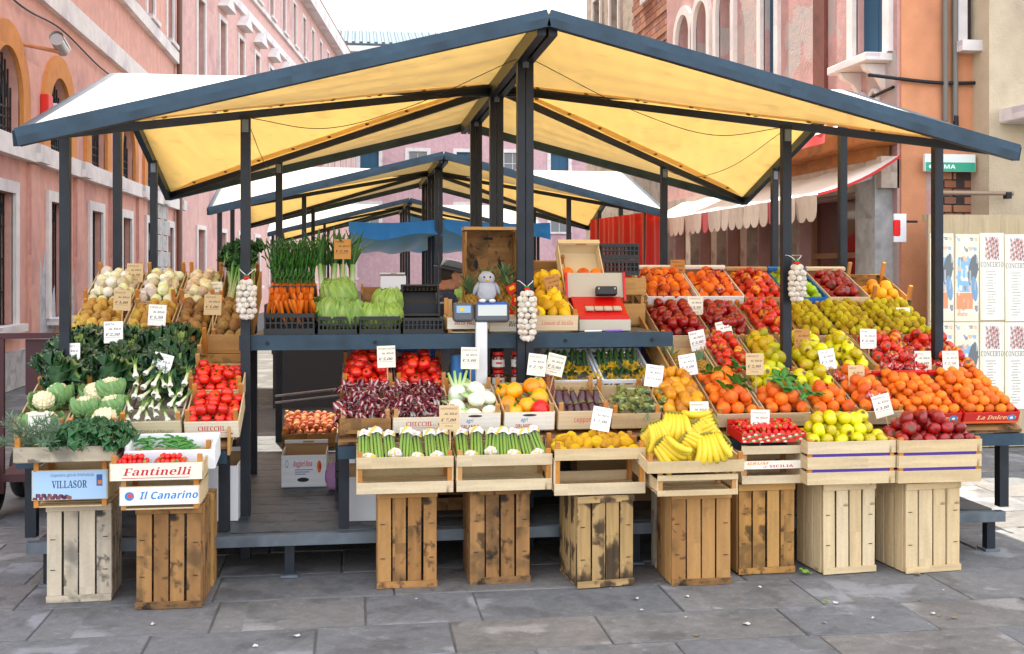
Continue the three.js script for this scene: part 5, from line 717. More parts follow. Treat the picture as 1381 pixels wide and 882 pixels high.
// asparagus bundles
const spearGeo = rodGeo([V(0, 0, 0), V(0, 0.1, 0), V(0, 0.2, 0)], t => t > 0.86 ? 0.0075 * (1 - (t - 0.86) * 5.5) : 0.0072, 7, t => t > 0.72 ? [0.16, 0.24, 0.07] : mixc([0.26, 0.38, 0.07], [0.13, 0.27, 0.03], t), 8);
const paper = (r, h, k) => { const g = new THREE.CylinderGeometry(r, r * 0.96, h, 20, 5, true), p = g.attributes.position, col = new Float32Array(p.count * 3); for (let i = 0; i < p.count; i++) { const a = Math.atan2(p.getZ(i), p.getX(i)), f = 1 + 0.06 * Math.sin(a * 7 + p.getY(i) * 60 + k) + 0.04 * Math.sin(a * 13); p.setXYZ(i, p.getX(i) * f, p.getY(i) + 0.004 * Math.sin(a * 5 + k), p.getZ(i) * f * 0.8); const s = Math.sin(a * 3 + p.getY(i) * 55 + k * 2); col.set(s > 0.6 ? [0.70, 0.54, 0.08] : s < -0.985 ? [0.6, 0.1, 0.06] : [0.80, 0.81, 0.82], i * 3); } g.setAttribute('color', new THREE.BufferAttribute(col, 3)); g.computeVertexNormals(); return g; };
M.paper = phy([1, 1, 1], 0.6, { vertexColors: true, side: THREE.DoubleSide, transmission: 0.15, thickness: 0 });
const papers = variants(3, k => paper(0.036, 0.038, k)), capPaper = variants(2, k => { const g = blob(0.043, 0.03, 0.034, q => { const s = Math.sin(q.x * 7 + q.y * 5 + k * 3); return { s: 0.84 + 0.3 * sn(q, 7, k), c: s > 0.45 ? [0.70, 0.56, 0.10] : s < -0.985 ? [0.6, 0.1, 0.06] : [0.80, 0.81, 0.83] }; }, 18, 12); return g; });
const bundle = variants(2, v => proto('asparagus_bundle', 'asparagus', g => { for (let i = 0; i < 12; i++) { const a = i * 2.4, r = 0.0085 * Math.sqrt(i + 0.3); const s = mesh('spear', spearGeo, M.stalk, g, r * Math.cos(a), rr(-0.008, 0.008), r * Math.sin(a) * 0.8); s.rotation.set(rr(-0.03, 0.03), rr(0, 6), rr(-0.03, 0.03)); } mesh('paper_band', papers[v], M.paper, g, 0, 0.178, 0); }));
const bundleEnd = variants(2, v => proto('asparagus_bundle', 'asparagus', g => { mesh('paper_wrap', capPaper[v], M.paper, g, 0, 0, 0); for (let i = 0; i < 8; i++) { const a = i * 2.4, r = 0.0095 * Math.sqrt(i + 0.3), s = mesh('spear', spearGeo, M.stalk, g, r * Math.cos(a), -0.085, r * Math.sin(a) * 0.8); s.scale.y = 0.4; } }));
aspCrates.forEach((cr, k) => { const t = k ? 'below the fennel' : 'beside the passage'; for (let i = 0; i < 7; i++) copies(bundle[i % 2], inCrate(cr, -0.2 + i * 0.067, 0.135 + rr(0, 0.015), 0.07), [-0.9 + rr(-0.08, 0.08), rr(-0.1, 0.1), rr(-0.12, 0.12)], `upright asparagus bundle in printed paper ${t}`, `upright asparagus ${t}`, rr(0.95, 1.08)); for (let i = 0; i < 4; i++) copies(bundleEnd[i % 2], inCrate(cr, -0.17 + i * 0.112 + rr(-0.01, 0.01), 0.168 + (i === 1 ? 0.02 : 0), 0.06), [1.2 + rr(-0.1, 0.2), rr(-0.25, 0.25), 0], `asparagus bundle with its wrapped end to the front ${t}`, `wrapped asparagus ends ${t}`, rr(0.74, 0.9)); });
// bananas
const banana = variants(3, k => rodGeo([V(0, 0, 0), V(0.005, -0.03, 0.018), V(0.004, -0.08, 0.04), V(0, -0.125, 0.035), V(0, -0.15, 0.018)], t => t < 0.12 ? 0.006 + t * 0.05 : t > 0.93 ? 0.007 : 0.0165 * (0.86 + 0.2 * Math.sin(t * 3)), 7, t => t < 0.08 ? [0.20, 0.22, 0.03] : t > 0.94 ? [0.08, 0.05, 0.02] : mixc([0.78, 0.52, 0.015], [0.80, 0.60, 0.03], (k + t) % 1), 12));
const hand = variants(3, v => proto('banana_hand', 'banana', g => { for (let i = 0; i < 6; i++) { const m = mesh('banana', banana[(i + v) % 3], M.waxy, g, (i - 2.5) * 0.017, 0, 0); m.rotation.set(rr(-0.12, 0.12), (i - 2.5) * -0.12, (i - 2.5) * 0.15); } mesh('crown', blob(0.034, 0.008, 0.009, () => ({ c: [0.22, 0.19, 0.04] }), 10, 6), M.stalk, g, 0, 0.004, 0); }));
[[-0.18, 0.1, 0.05, 0.35, -0.3, 0.9], [-0.06, 0.11, 0.05, 0.3, 0.5, 1.0], [0.08, 0.13, 0.06, -0.2, -0.2, 0.2], [0.19, 0.1, 0.06, 0.2, -0.6, -0.9], [-0.17, 0.17, 0.17, 0.1, 0.3, 0.25], [-0.05, 0.2, 0.22, -0.2, -0.1, -0.1], [0.06, 0.16, 0.2, 0.2, 0.4, 0.5], [0.17, 0.17, 0.19, 0.1, -0.8, -1.2], [-0.2, 0.1, 0.28, 0, 0.8, 0.4], [0.0, 0.12, 0.3, 0.3, 0.2, 0.3]].forEach(([x, y, z, rx, ry, rz], i) => copies(hand[i % 3], inCrate(bananaTray, x * 0.95, y + 0.045, z + 0.025), [rx, ry, rz], 'hand of yellow bananas in the wide pale tray', 'bananas', rr(0.95, 1.05)));
// pineapples
const pineBody = (() => { const g = new THREE.SphereGeometry(1, 34, 26), p = g.attributes.position, col = new Float32Array(p.count * 3), v = V(0, 0, 0); for (let i = 0; i < p.count; i++) { v.fromBufferAttribute(p, i); const a = Math.atan2(v.z, v.x), h = Math.asin(Math.max(-1, Math.min(1, v.y))), d = Math.abs(Math.sin(a * 5 + h * 6)) * Math.abs(Math.sin(a * 5 - h * 6)); const s = 0.9 + 0.14 * d, rad = Math.pow(Math.max(0, 1 - v.y * v.y), 0.38), k = rad / Math.max(1e-3, Math.sqrt(1 - v.y * v.y)); p.setXYZ(i, v.x * 0.052 * s * k, v.y * 0.085, v.z * 0.052 * s * k); col.set(mixc([0.10, 0.06, 0.02], [0.52, 0.28, 0.03], d * 1.5), i * 3); } g.setAttribute('color', new THREE.BufferAttribute(col, 3)); g.computeVertexNormals(); return g; })();
const pineLeaf = leafGeo({ L: 0.11, W: 0.02, curl: 0.7, ruf: 0, a: [0.06, 0.14, 0.06], b: [0.14, 0.24, 0.11], rib: [0.16, 0.26, 0.13], nu: 2, nv: 5, stalk: 0 });
const pine = proto('pineapple', 'pineapple', g => { mesh('fruit', pineBody, M.matt, g, 0, 0.085, 0); for (let i = 0; i < 22; i++) { const t = i / 22, m = mesh('crown_leaf', pineLeaf, M.leaf, g, 0, 0.162 + t * 0.02, 0); m.rotation.set(0.9 - t * 0.85, i * 2.4, 0, 'YXZ'); m.scale.setScalar(0.75 + 0.4 * t); } });
for (const [x, y, z, rz, l] of [[-0.05, 0.05, 0.28, 0.2, 'pineapple lying in the sloping crate, crown uphill'], [0.045, 0.05, 0.2, -0.15, 'paler pineapple lying lower in the sloping crate']]) copies(pine, inCrate(pineCrate, x, y, z - 0.16), [-1.3, rz, 0], l, 'pineapples on the slope');
// leafy twigs on the oranges
const citrusLeaf = variants(3, k => leafGeo({ L: 0.085, W: 0.042, curl: 0.5 + 0.3 * k, ruf: 0.06, a: [0.02, 0.13, 0.015], b: [0.05, 0.25, 0.03], rib: [0.12, 0.30, 0.06], stalk: 0.06, k }));
const twig = variants(2, v => proto('orange_twig', 'twig', g => { mesh('stem', rodGeo([V(0, 0, 0), V(0.02, 0.02, 0.02), V(0.06, 0.03, 0.03)], () => 0.002, 5, () => [0.1, 0.12, 0.03]), M.stalk, g); for (let i = 0; i < 7; i++) { const m = mesh('leaf', citrusLeaf[i % 3], M.leaf, g, 0.01 * i, 0.012 + 0.003 * i, 0.006 * i); m.rotation.set(rr(0.5, 1.5), i * 1.9 + v, rr(-0.3, 0.3), 'YXZ'); } }));
[[0, -0.05, 0.3], [0, 0.05, 0.16], [0, 0.07, 0.36], [0, -0.06, 0.1], [1, -0.02, 0.12], [1, 0.07, 0.2], [1, 0.0, 0.24], [1, 0.08, 0.06]].forEach(([k, x, z], i) => copies(twig[i % 2], inCrate(leafy[k], x, 0.172, z), [0.5, rr(0, 6), 0], 'sprig of glossy green leaves lying on the oranges', 'twigs on the oranges', rr(0.95, 1.25)));
// celery
const celery = proto('celery_bunch', 'celery', g => { for (let i = 0; i < 9; i++) { const a = i * 2.4, r = 0.007 * Math.sqrt(i); mesh('stalk', rodGeo([V(r * Math.cos(a), 0, r * Math.sin(a)), V(r * 1.3 * Math.cos(a), 0.12, r * 1.3 * Math.sin(a)), V(r * 2.6 * Math.cos(a), 0.26, r * 2.6 * Math.sin(a))], t => 0.0095 - 0.004 * t, 6, t => mixc([0.66, 0.68, 0.40], [0.12, 0.32, 0.04], t * 1.3)), M.stalk, g); const l = mesh('leaf', lushLeaves[i % 4], M.leaf, g, r * 2.6 * Math.cos(a), 0.24, r * 2.6 * Math.sin(a)); l.rotation.set(rr(-0.2, 0.6), a, 0, 'YXZ'); } });
for (let i = 0; i < 6; i++) copies(celery, inCrate(celeryCrate, -0.06 + (i % 3) * 0.06, 0.05, 0.14 + Math.floor(i / 3) * 0.16), [-0.35, rr(-0.4, 0.4), rr(-0.15, 0.15)], 'green celery bunch standing behind the hanging garlic', 'celery bunches', rr(0.9, 1.1));
// cherry tomatoes in punnets, foam box of green chillies
for (const [x, l] of [[-0.115, 'clear punnet of cherry tomatoes beside the table end'], [0.055, 'clear punnet of cherry tomatoes beside the passage']]) {
  const p = inCrate(cherryTray, x, 0.025, 0.06), pn = thing('tomato_punnet', l, 'punnet', [p.x, p.y, p.z], 0, 'cherry tomato punnets'); const w = 0.15, dd = 0.09, h = 0.055;
  mesh('tub', mergeGeometries([box(w, 0.002, dd).clone(), box(w, h, 0.002).clone().translate(0, h / 2, dd / 2), box(w, h, 0.002).clone().translate(0, h / 2, -dd / 2), box(0.002, h, dd - 0.006).clone().translate(w / 2 - 0.002, h / 2, 0), box(0.002, h, dd - 0.006).clone().translate(-w / 2 + 0.002, h / 2, 0)]), M.film, pn);
  for (let L = 0; L < 4; L++) for (let i = 0; i < (L === 3 ? 4 : 6); i++) for (let j = 0; j < (L === 3 ? 2 : 3); j++) fruit('cherry_tomato', p.clone().add(V((i - (L === 3 ? 1.5 : 2.5)) * 0.0235 + rr(-0.003, 0.003), 0.016 + L * 0.0195 + rr(-0.002, 0.002), (j - (L === 3 ? 0.5 : 1)) * 0.0265)), 'cherry tomato in the ' + l.slice(6), 'cherry tomatoes ' + l.slice(33), { category: 'tomato' });
}
{
  const fb = thing('foam_box', 'white foam box of green chillies behind the cherry tomatoes', 'box', [-0.885, 0.648, -5.48]); fb.rotation.x = 0.16; const w = 0.42, l = 0.22, h = 0.115;
  for (const [nm, a, b2, cc, x, y, z] of [['front_wall', w, h - 0.02, 0.018, 0, h / 2 - 0.01, -0.009], ['back_wall', w, h, 0.018, 0, h / 2, -l + 0.009], ['side_wall', 0.018, h, l - 0.038, -w / 2 + 0.009, h / 2, -l / 2], ['side_wall', 0.018, h, l - 0.038, w / 2 - 0.009, h / 2, -l / 2], ['base', w - 0.04, 0.015, l - 0.04, 0, 0.01, -l / 2]]) mesh(nm, box(a, b2, cc, 0, 0.004), M.whiteFoam, fb, x, y, z);
  const chil = proto('green_chilli', 'chilli', g => mesh('pod', rodGeo([V(-0.035, 0, 0), V(0, 0.006, 0.004), V(0.04, 0, 0)], t => 0.006 * Math.sqrt(Math.max(0.03, 1 - Math.pow(2 * t - 1, 4))), 6, t => [0.05, 0.24, 0.03]), M.waxy, g));
  for (let i = 0; i < 46; i++) { fb.updateMatrixWorld(); copies(chil, V(rr(-0.17, 0.12), 0.092 + rr(-0.008, 0.02), -rr(0.04, 0.18)).applyMatrix4(fb.matrixWorld), [rr(-0.3, 0.3), rr(0, 6), rr(-0.3, 0.3)], 'small green chilli in the white foam box', 'green chillies', rr(0.8, 1.1)); }
}
var tagRed = std([0.6, 0.03, 0.02], 0.5), tagYellow = std([0.8, 0.52, 0.03], 0.6), leafGeoLeek = variants(2, k => leafGeo({ L: 0.24, W: 0.035, curl: 0.5 + k * 0.5, ruf: 0.04, a: [0.03, 0.12, 0.03], b: [0.07, 0.2, 0.05], rib: [0.16, 0.3, 0.1], stalk: 0, k }));
// ---------- upper shelf of the first stall ----------
const SD = 6.42, onShelf = (u0, u1, d = SD) => [(Xu(u0, d) + Xu(u1, d)) / 2, Xu(u1, d) - Xu(u0, d) - 0.006];
const carrotGeo = variants(3, k => rodGeo([V(0, 0, 0), V(0.004 * (k - 1), -0.07, 0), V(0, -0.17, 0.003)], t => 0.014 * (1 - 0.75 * t * t) * (t < 0.04 ? 0.7 : 1), 8, t => mixc([0.74, 0.13, 0.006], [0.80, 0.20, 0.012], Math.abs(Math.sin(t * 30 + k)))));
const carrotP = variants(2, v => proto('carrot', 'carrot', g => mesh('root', carrotGeo[v], M.waxy, g)));
{
  let [x, w] = onShelf(355, 425); let cr = plasticCrate({ label: 'black plastic crate of loose carrots at the shelf end', group: 'black plastic crates', x, w, d: SD, y: SHELF, l: 0.36, h: 0.12 });
  for (let i = 0; i < 30; i++) { const r = Math.floor(i / 10); copies(carrotP[i % 2], inCrate(cr, -0.11 + (i % 10) * 0.025 + rr(-0.005, 0.005), 0.12 + r * 0.035 + rr(0, 0.012) + 0.07, 0.06 + r * 0.07), [0.45 + rr(-0.25, 0.2), rr(-0.2, 0.2), rr(-0.35, 0.35)], 'loose orange carrot in the black crate', 'loose carrots', rr(0.85, 1.05)); }
  [x, w] = onShelf(366, 426, 6.9); cr = plasticCrate({ label: 'black plastic crate of bunched carrots with green tops behind the loose carrots', group: 'black plastic crates', x, w, d: 6.85, y: SHELF + 0.16, l: 0.3, h: 0.11 });
  const frond = leafGeo({ L: 0.26, W: 0.012, curl: 0.25, ruf: 0.9, a: [0.02, 0.11, 0.015], b: [0.06, 0.22, 0.03], rib: [0.10, 0.26, 0.05], nu: 2, nv: 8, stalk: 0.3 });
  const bunch = proto('carrot_bunch', 'carrot', g => { for (let i = 0; i < 5; i++) { const m = mesh('carrot', carrotGeo[i % 3], M.waxy, g, (i - 2) * 0.02, 0.02, 0.006 * (i % 2)); m.rotation.set(0.5, 0, (i - 2) * 0.08); } for (let i = 0; i < 60; i++) { const m = mesh('frond', frond, M.leaf, g, rr(-0.035, 0.035), 0.01, rr(-0.02, 0.02)); m.rotation.set(rr(-0.3, 0.3), rr(0, 6.28), rr(-0.2, 0.2), 'YXZ'); m.scale.y = rr(0.7, 1.15); } });
  for (let i = 0; i < 3; i++) copies(bunch, inCrate(cr, -0.08 + i * 0.08, 0.11, 0.08), [0, rr(-0.2, 0.2), 0], 'carrot bunch with tall feathery green tops', 'carrot bunches');
}
const cabShell = [[[0.12, 0.30, 0.04], [0.36, 0.54, 0.09]], [[0.18, 0.40, 0.03], [0.46, 0.62, 0.09]]].map((cc, q) => variants(3, k => shellGeo({ r: 0.085, el0: -1.3, el1: 0.75 + 0.25 * k, half: 0.85, ruf: q ? 0.22 : 0.17, open: 0.16 + 0.06 * k, a: cc[0], b: cc[1], rib: [0.50, 0.62, 0.22], k })));
const cab = [0, 1].map(q => proto(q ? 'lettuce' : 'cabbage', q ? 'lettuce' : 'cabbage', g => { mesh('heart', blob(0.078, 0.07, 0.078, v => ({ s: 0.94 + 0.12 * sn(v, 7, q), c: mixc([0.40, 0.56, 0.12], [0.58, 0.68, 0.26], sn(v, 8, q)) }), 20, 14), M.leaf, g, 0, 0.075, 0); for (let i = 0; i < 11; i++) { const m = mesh('leaf', cabShell[q][i % 3], M.leaf, g, 0, 0.075, 0); m.rotation.set(rr(-0.15, 0.15), i * 2.4, 0, 'YXZ'); m.scale.setScalar(0.95 + 0.012 * i); } }));
{
  let [x, w] = onShelf(428, 482); let cr = plasticCrate({ label: 'black plastic crate of pale cabbages beside the carrots', group: 'black plastic crates', x, w, d: SD, y: SHELF, l: 0.36, h: 0.1 });
  for (const [a, y, z, s] of [[-0.055, 0.02, 0.09, 0.95], [0.06, 0.02, 0.1, 0.9], [0.02, 0.10, 0.22, 1.15], [-0.07, 0.05, 0.26, 0.8]]) copies(cab[0], inCrate(cr, a, y + 0.02, z), [0.25, rr(0, 6), 0], 'pale green crinkled cabbage beside the carrots', 'cabbages', s);
  [x, w] = onShelf(484, 541); cr = plasticCrate({ label: 'black plastic crate of lettuces between cabbages and empty crate', group: 'black plastic crates', x, w, d: SD, y: SHELF, l: 0.36, h: 0.1 });
  for (const [a, y, z, s] of [[-0.06, 0.01, 0.09, 0.85], [0.06, 0.01, 0.09, 0.8], [0.03, 0.07, 0.22, 0.95]]) copies(cab[1], inCrate(cr, a, y + 0.02, z), [0.25, rr(0, 6), 0], 'bright green frilled lettuce in the black crate', 'lettuces', s);
  [x, w] = onShelf(543, 599); plasticCrate({ label: 'empty black plastic crate beside the lettuces', group: 'black plastic crates', x, w, d: SD, y: SHELF, l: 0.3, h: 0.09 });
  plasticCrate({ label: 'empty black plastic crate tipped up behind another empty one', group: 'black plastic crates', x, w, d: SD + 0.34, y: SHELF + 0.05, l: 0.21, h: 0.09, tilt: 1.1 });
  [x, w] = onShelf(430, 480, 6.9); cr = plasticCrate({ label: 'black plastic crate of leeks behind the cabbages', group: 'black plastic crates', x, w, d: 6.85, y: SHELF + 0.16, l: 0.26, h: 0.09 });
  const leek = proto('leek', 'leek', g => { mesh('shaft', rodGeo([V(0, 0, 0), V(0, 0.09, 0), V(0, 0.18, 0)], t => t < 0.1 ? 0.02 : 0.015, 8, t => mixc([0.74, 0.74, 0.56], [0.24, 0.42, 0.08], t * 1.4 - 0.2)), M.waxy, g); for (let i = 0; i < 5; i++) { const m = mesh('leaf', leafGeoLeek[i % 2], M.leaf, g, 0, 0.15, 0); m.rotation.set(rr(-0.1, 0.35), i * 1.3, 0, 'YXZ'); } });
  for (let i = 0; i < 8; i++) copies(leek, inCrate(cr, -0.09 + (i % 4) * 0.06, 0.05, 0.07 + Math.floor(i / 4) * 0.1), [rr(-0.15, 0.1), rr(0, 6), rr(-0.1, 0.1)], 'leek standing upright behind the cabbages', 'leeks', rr(0.9, 1.1));
}
// wooden crates under the scale, pineapple box
{
  const xa = Xu(603, SD), xb = Xu(660, SD), xc = Xu(662, SD), xd = Xu(700, SD);
  let cr = crate({ label: 'wooden crate with red lettering under the scale display', x: (xa + xb) / 2, w: xb - xa, d: SD, y: SHELF, l: 0.34, h: 0.115, tilt: 0, print: { key: 'redgreen' }, m: M.cream, post: 0.08, board: 0.6 }); fill(cr, 'russet_pear', 'brown pear in the crate under the scale', 'pears under the scale', { level: 0.6, layers: 1, category: 'pear' });
  crate({ label: 'wooden crate with black script beside the middle post', x: (xc + xd) / 2 + 0.02, w: xd - xc + 0.06, d: SD, y: SHELF, l: 0.34, h: 0.1, tilt: 0, print: { key: 'rica' }, m: M.cream, post: 0.01 });
  const px = Xu(663, 7.05), b = thing('pineapple_box', 'tall brown wooden box on end with two hand holes behind the pineapples', 'box', [px, SHELF, -7.05]); const w = 0.34, h = 0.62, dp = 0.2;
  const hole = s => { const p = new THREE.Path(); p.absellipse(s * 0.08, 0.4, 0.016, 0.034, 0, 7, true); return p; };
  mesh('back_panel', plate([[-w / 2, 0], [w / 2, 0], [w / 2, h], [-w / 2, h]], 0.01, [hole(-1), hole(1)]), M.brown[2], b, 0, 0, -dp);
  for (const s of [-1, 1]) mesh('side_panel', box(0.012, h - 0.02, dp - 0.012), M.honey[1], b, s * (w / 2 - 0.006), h / 2, -dp / 2 + 0.004); mesh('top_panel', box(w + 0.01, 0.02, dp), M.honey[2], b, 0, h + 0.011, -dp / 2); mesh('slot', box(0.06, 0.016, 0.004), M.dark, b, 0, h - 0.05, -dp + 0.013);
  for (const [dx, dy, dz, rz, l] of [[-0.13, 0.03, 0.06, 0.1, 'small pineapple beside the hatted man'], [-0.045, 0.07, 0.02, 0.05, 'pineapple standing in the tall box behind the plush toy'], [0.06, 0.10, 0.0, -0.1, 'tallest pineapple standing in the tall box'], [0.13, 0.03, 0.08, -0.12, 'pineapple with red tags next to the post']]) {
    const p = copies(pine, V(px + dx, SHELF + dy, -7.05 + dz + 0.04), [0, rr(0, 6), rz], l, 'pineapples on the shelf', 1.12);
    if (l.includes('red tags')) for (const [tx, ty, rt] of [[0.0, 0.2, 0.4], [0.02, 0.13, -0.1], [-0.04, 0.07, 0.5]]) { const t = mesh('paper_tag', box(0.06, 0.05, 0.001), tagRed, p, tx, ty, 0.06); t.rotation.set(-0.1, -p.rotation.y, rt); t.position.applyAxisAngle(V(0, 1, 0), -p.rotation.y); mesh('print', box(0.032, 0.02, 0.0012), tagYellow, t, 0, 0.004, 0.0012); }
  }
}
// scale with two displays on a white column
{
  const s = thing('shop_scale', 'white column scale with two grey displays behind the fennel', 'scale', [Xu(649, 6.3), 0, -6.3]); const top = at(649, 434, 6.3).y, grey = std([0.10, 0.11, 0.13], 0.35, { metalness: 0.2 }), scr = std([0.62, 0.66, 0.64], 0.3);
  mesh('column', box(0.066, top - 0.93, 0.05, 0, 0.006), std([0.72, 0.73, 0.74], 0.4), s, 0, (top + 0.93) / 2, 0); mesh('base', box(0.26, 0.05, 0.2, 0, 0.01), std([0.6, 0.61, 0.63], 0.4), s, 0, 0.905, -0.02);
  const h1 = mesh('display_head', box(0.20, 0.118, 0.07, 0, 0.02), grey, s, 0.06, top + 0.055, 0.0); mesh('screen', box(0.165, 0.062, 0.004), scr, h1, 0, 0.012, 0.035); mesh('band', box(0.165, 0.016, 0.004), M.bluePlastic, h1, 0, 0.049, 0.034);
  const h2 = mesh('display_head', box(0.118, 0.11, 0.07, 0, 0.02), grey, s, -0.104, top + 0.055, 0.0); mesh('screen', box(0.08, 0.04, 0.004), std([0.30, 0.46, 0.66], 0.3), h2, 0, 0.018, 0.035); mesh('sticker', box(0.024, 0.018, 0.005), tagYellowM(), h2, -0.008, 0.018, 0.0362);
  // plain grey plush bird sitting on it
  const p = thing('plush_bird', 'grey fluffy plush toy bird sitting on the scale', 'plush toy', [Xu(656, 6.3), top + 0.115, -6.3]); const fur = std([0.46, 0.47, 0.52], 1, { bumpMap: fineBump, bumpScale: 0.004 });
  mesh('body', blob(0.058, 0.068, 0.052, v => ({ s: 0.93 + 0.12 * sn(v, 9), c: [1, 1, 1] }), 26, 18), fur, p, 0, 0.06, 0); mesh('head', blob(0.046, 0.042, 0.044, v => ({ s: 0.93 + 0.12 * sn(v, 10, 2), c: [1, 1, 1] }), 22, 16), fur, p, 0, 0.132, 0.004);
  mesh('beak', new THREE.ConeGeometry(0.012, 0.026, 8).rotateX(Math.PI / 2), std([0.8, 0.5, 0.02], 0.5), p, 0, 0.122, 0.052); for (const q of [-1, 1]) { mesh('eye', new THREE.SphereGeometry(0.006, 8, 6), M.dark, p, q * 0.017, 0.14, 0.043); mesh('foot', blob(0.02, 0.011, 0.024, () => ({ c: [1, 1, 1] }), 10, 8), std([0.75, 0.75, 0.74], 0.9), p, q * 0.028, 0.006, 0.045); const wg = mesh('wing', blob(0.013, 0.04, 0.026, () => ({ c: [1, 1, 1] }), 10, 8), fur, p, q * 0.06, 0.075, 0.006); wg.rotation.z = q * 0.4; }
}
function tagYellowM() { return tagYellow ??= std([0.8, 0.52, 0.03], 0.6); }
// lemons, slanted crates, cash register
{
  let x = Xu(750, SD), cr = crate({ label: 'wooden crate of lemons with faded pink print on the shelf', x, w: 0.26, d: SD, y: SHELF + 0.002, l: 0.36, h: 0.11, tilt: 0.22, print: { key: 'marin' }, m: M.pale, post: 0.02 }); fill(cr, 'lemon', 'lemon in the shelf crate with faded pink print', 'lemons in the lower crate', { level: 0.95, layers: 2 });
  cr = crate({ label: 'wooden crate of lemons tipped up behind the lower lemons', x: Xu(742, 6.9), w: 0.24, d: 6.86, y: SHELF + 0.12, l: 0.36, h: 0.09, tilt: 0.75, m: M.honey, post: 0.05 }); fill(cr, 'lemon', 'lemon in the tipped up crate', 'lemons in the tipped crate', { level: 0.9, layers: 2, z1: 0.8 });
  cr = carton({ label: 'open pale box of oranges tipped up beside the tipped lemons', group: 'cardboard fruit boxes', x: Xu(785, 6.9), w: 0.27, d: 6.84, y: SHELF + 0.16, l: 0.42, h: 0.1, tilt: 0.85, m: M.cartonCream, inside: M.cartonCream }); fill(cr, 'orange', 'reddish orange in the tipped up pale box', 'oranges in the tipped box', { level: 0.7, layers: 1, z1: 0.62, category: 'orange' });
  const r = thing('cash_register', 'red and beige cash register with a raised cover', 'cash register', [Xu(812, 6.5), SHELF, -6.46], -0.05), red = std([0.56, 0.02, 0.018], 0.4), be = std([0.52, 0.48, 0.40], 0.6), W = 0.33;
  mesh('base', box(W, 0.07, 0.32, 0, 0.008), be, r, 0, 0.037, -0.16); const top = mesh('sloping_top', (() => { const g = plate([[0, 0.07], [0.31, 0.07], [0.31, 0.21], [0.03, 0.095], [0, 0.09]], W - 0.02); g.rotateY(Math.PI / 2); g.translate(-(W - 0.02) / 2, 0, 0); return g; })(), red, r, 0, 0.002, -0.005);
  for (let i = 0; i < 4; i++) { const k = mesh('key_block', box(0.05, 0.014, 0.042, 0, 0.003), be, r, -0.07 + i * 0.056, 0.135, -0.085); k.rotation.x = 0.39; }
  const cov = mesh('cover', box(W + 0.02, 0.16, 0.012, 0, 0.004), be, r, 0, 0.27, -0.31); cov.rotation.x = -0.25; for (const s of [-1, 1]) { const cl = mesh('cover_edge', box(0.014, 0.18, 0.03), red, r, s * (W / 2 + 0.016), 0.26, -0.3); cl.rotation.x = -0.25; } const dsp = mesh('display', box(0.13, 0.055, 0.06, 0, 0.008), M.blackPlastic, r, 0.06, 0.235, -0.255); dsp.rotation.x = -0.2; for (let i = 0; i < 2; i++) mesh('indicator', box(0.01, 0.01, 0.002), be, dsp, -0.05 + i * 0.1, 0.012, 0.031); mesh('cable', tube([V(-0.15, 0.1, 0), V(-0.155, 0.0, 0.04), V(-0.18, -0.12, 0.06), V(-0.2, -0.2, 0.05)], 0.004, 14, 5), M.iron, r);
  const st = crate({ label: 'honey coloured crate under the stacked black crates', x: Xu(833, 7.1), w: 0.32, d: 7.0, y: SHELF, l: 0.3, h: 0.16, tilt: 0, m: M.honey }), st2 = crate({ label: 'second honey coloured crate, right under the black crates', x: Xu(834, 7.1), w: 0.32, d: 7.0, y: SHELF + 0.195, l: 0.3, h: 0.13, tilt: 0, m: M.honey, post: 0.0 });
  for (let k = 0; k < 2; k++) { const pc = plasticCrate({ label: k ? 'upper black plastic crate stacked in front of the red cloth' : 'lower black plastic crate stacked in front of the red cloth', group: 'black plastic crates', x: Xu(833, 7.1), w: 0.25, d: 7.02, y: SHELF + 0.33 + k * 0.105, l: 0.28, h: 0.1 }); }
  for (const [u, t] of [[800, 'white pen beside the cash register'], [828, 'violet marker beside the cash register']]) { const m = single('marker_pen', new THREE.CapsuleGeometry(0.006, 0.1, 4, 8).rotateZ(Math.PI / 2), u === 800 ? M.whitePlastic : std([0.2, 0.1, 0.5], 0.4), t, 'pen'); m.position.copy(V(Xu(u, 6.4), SHELF + 0.008, -6.4)); m.rotation.y = 0.2; }
}
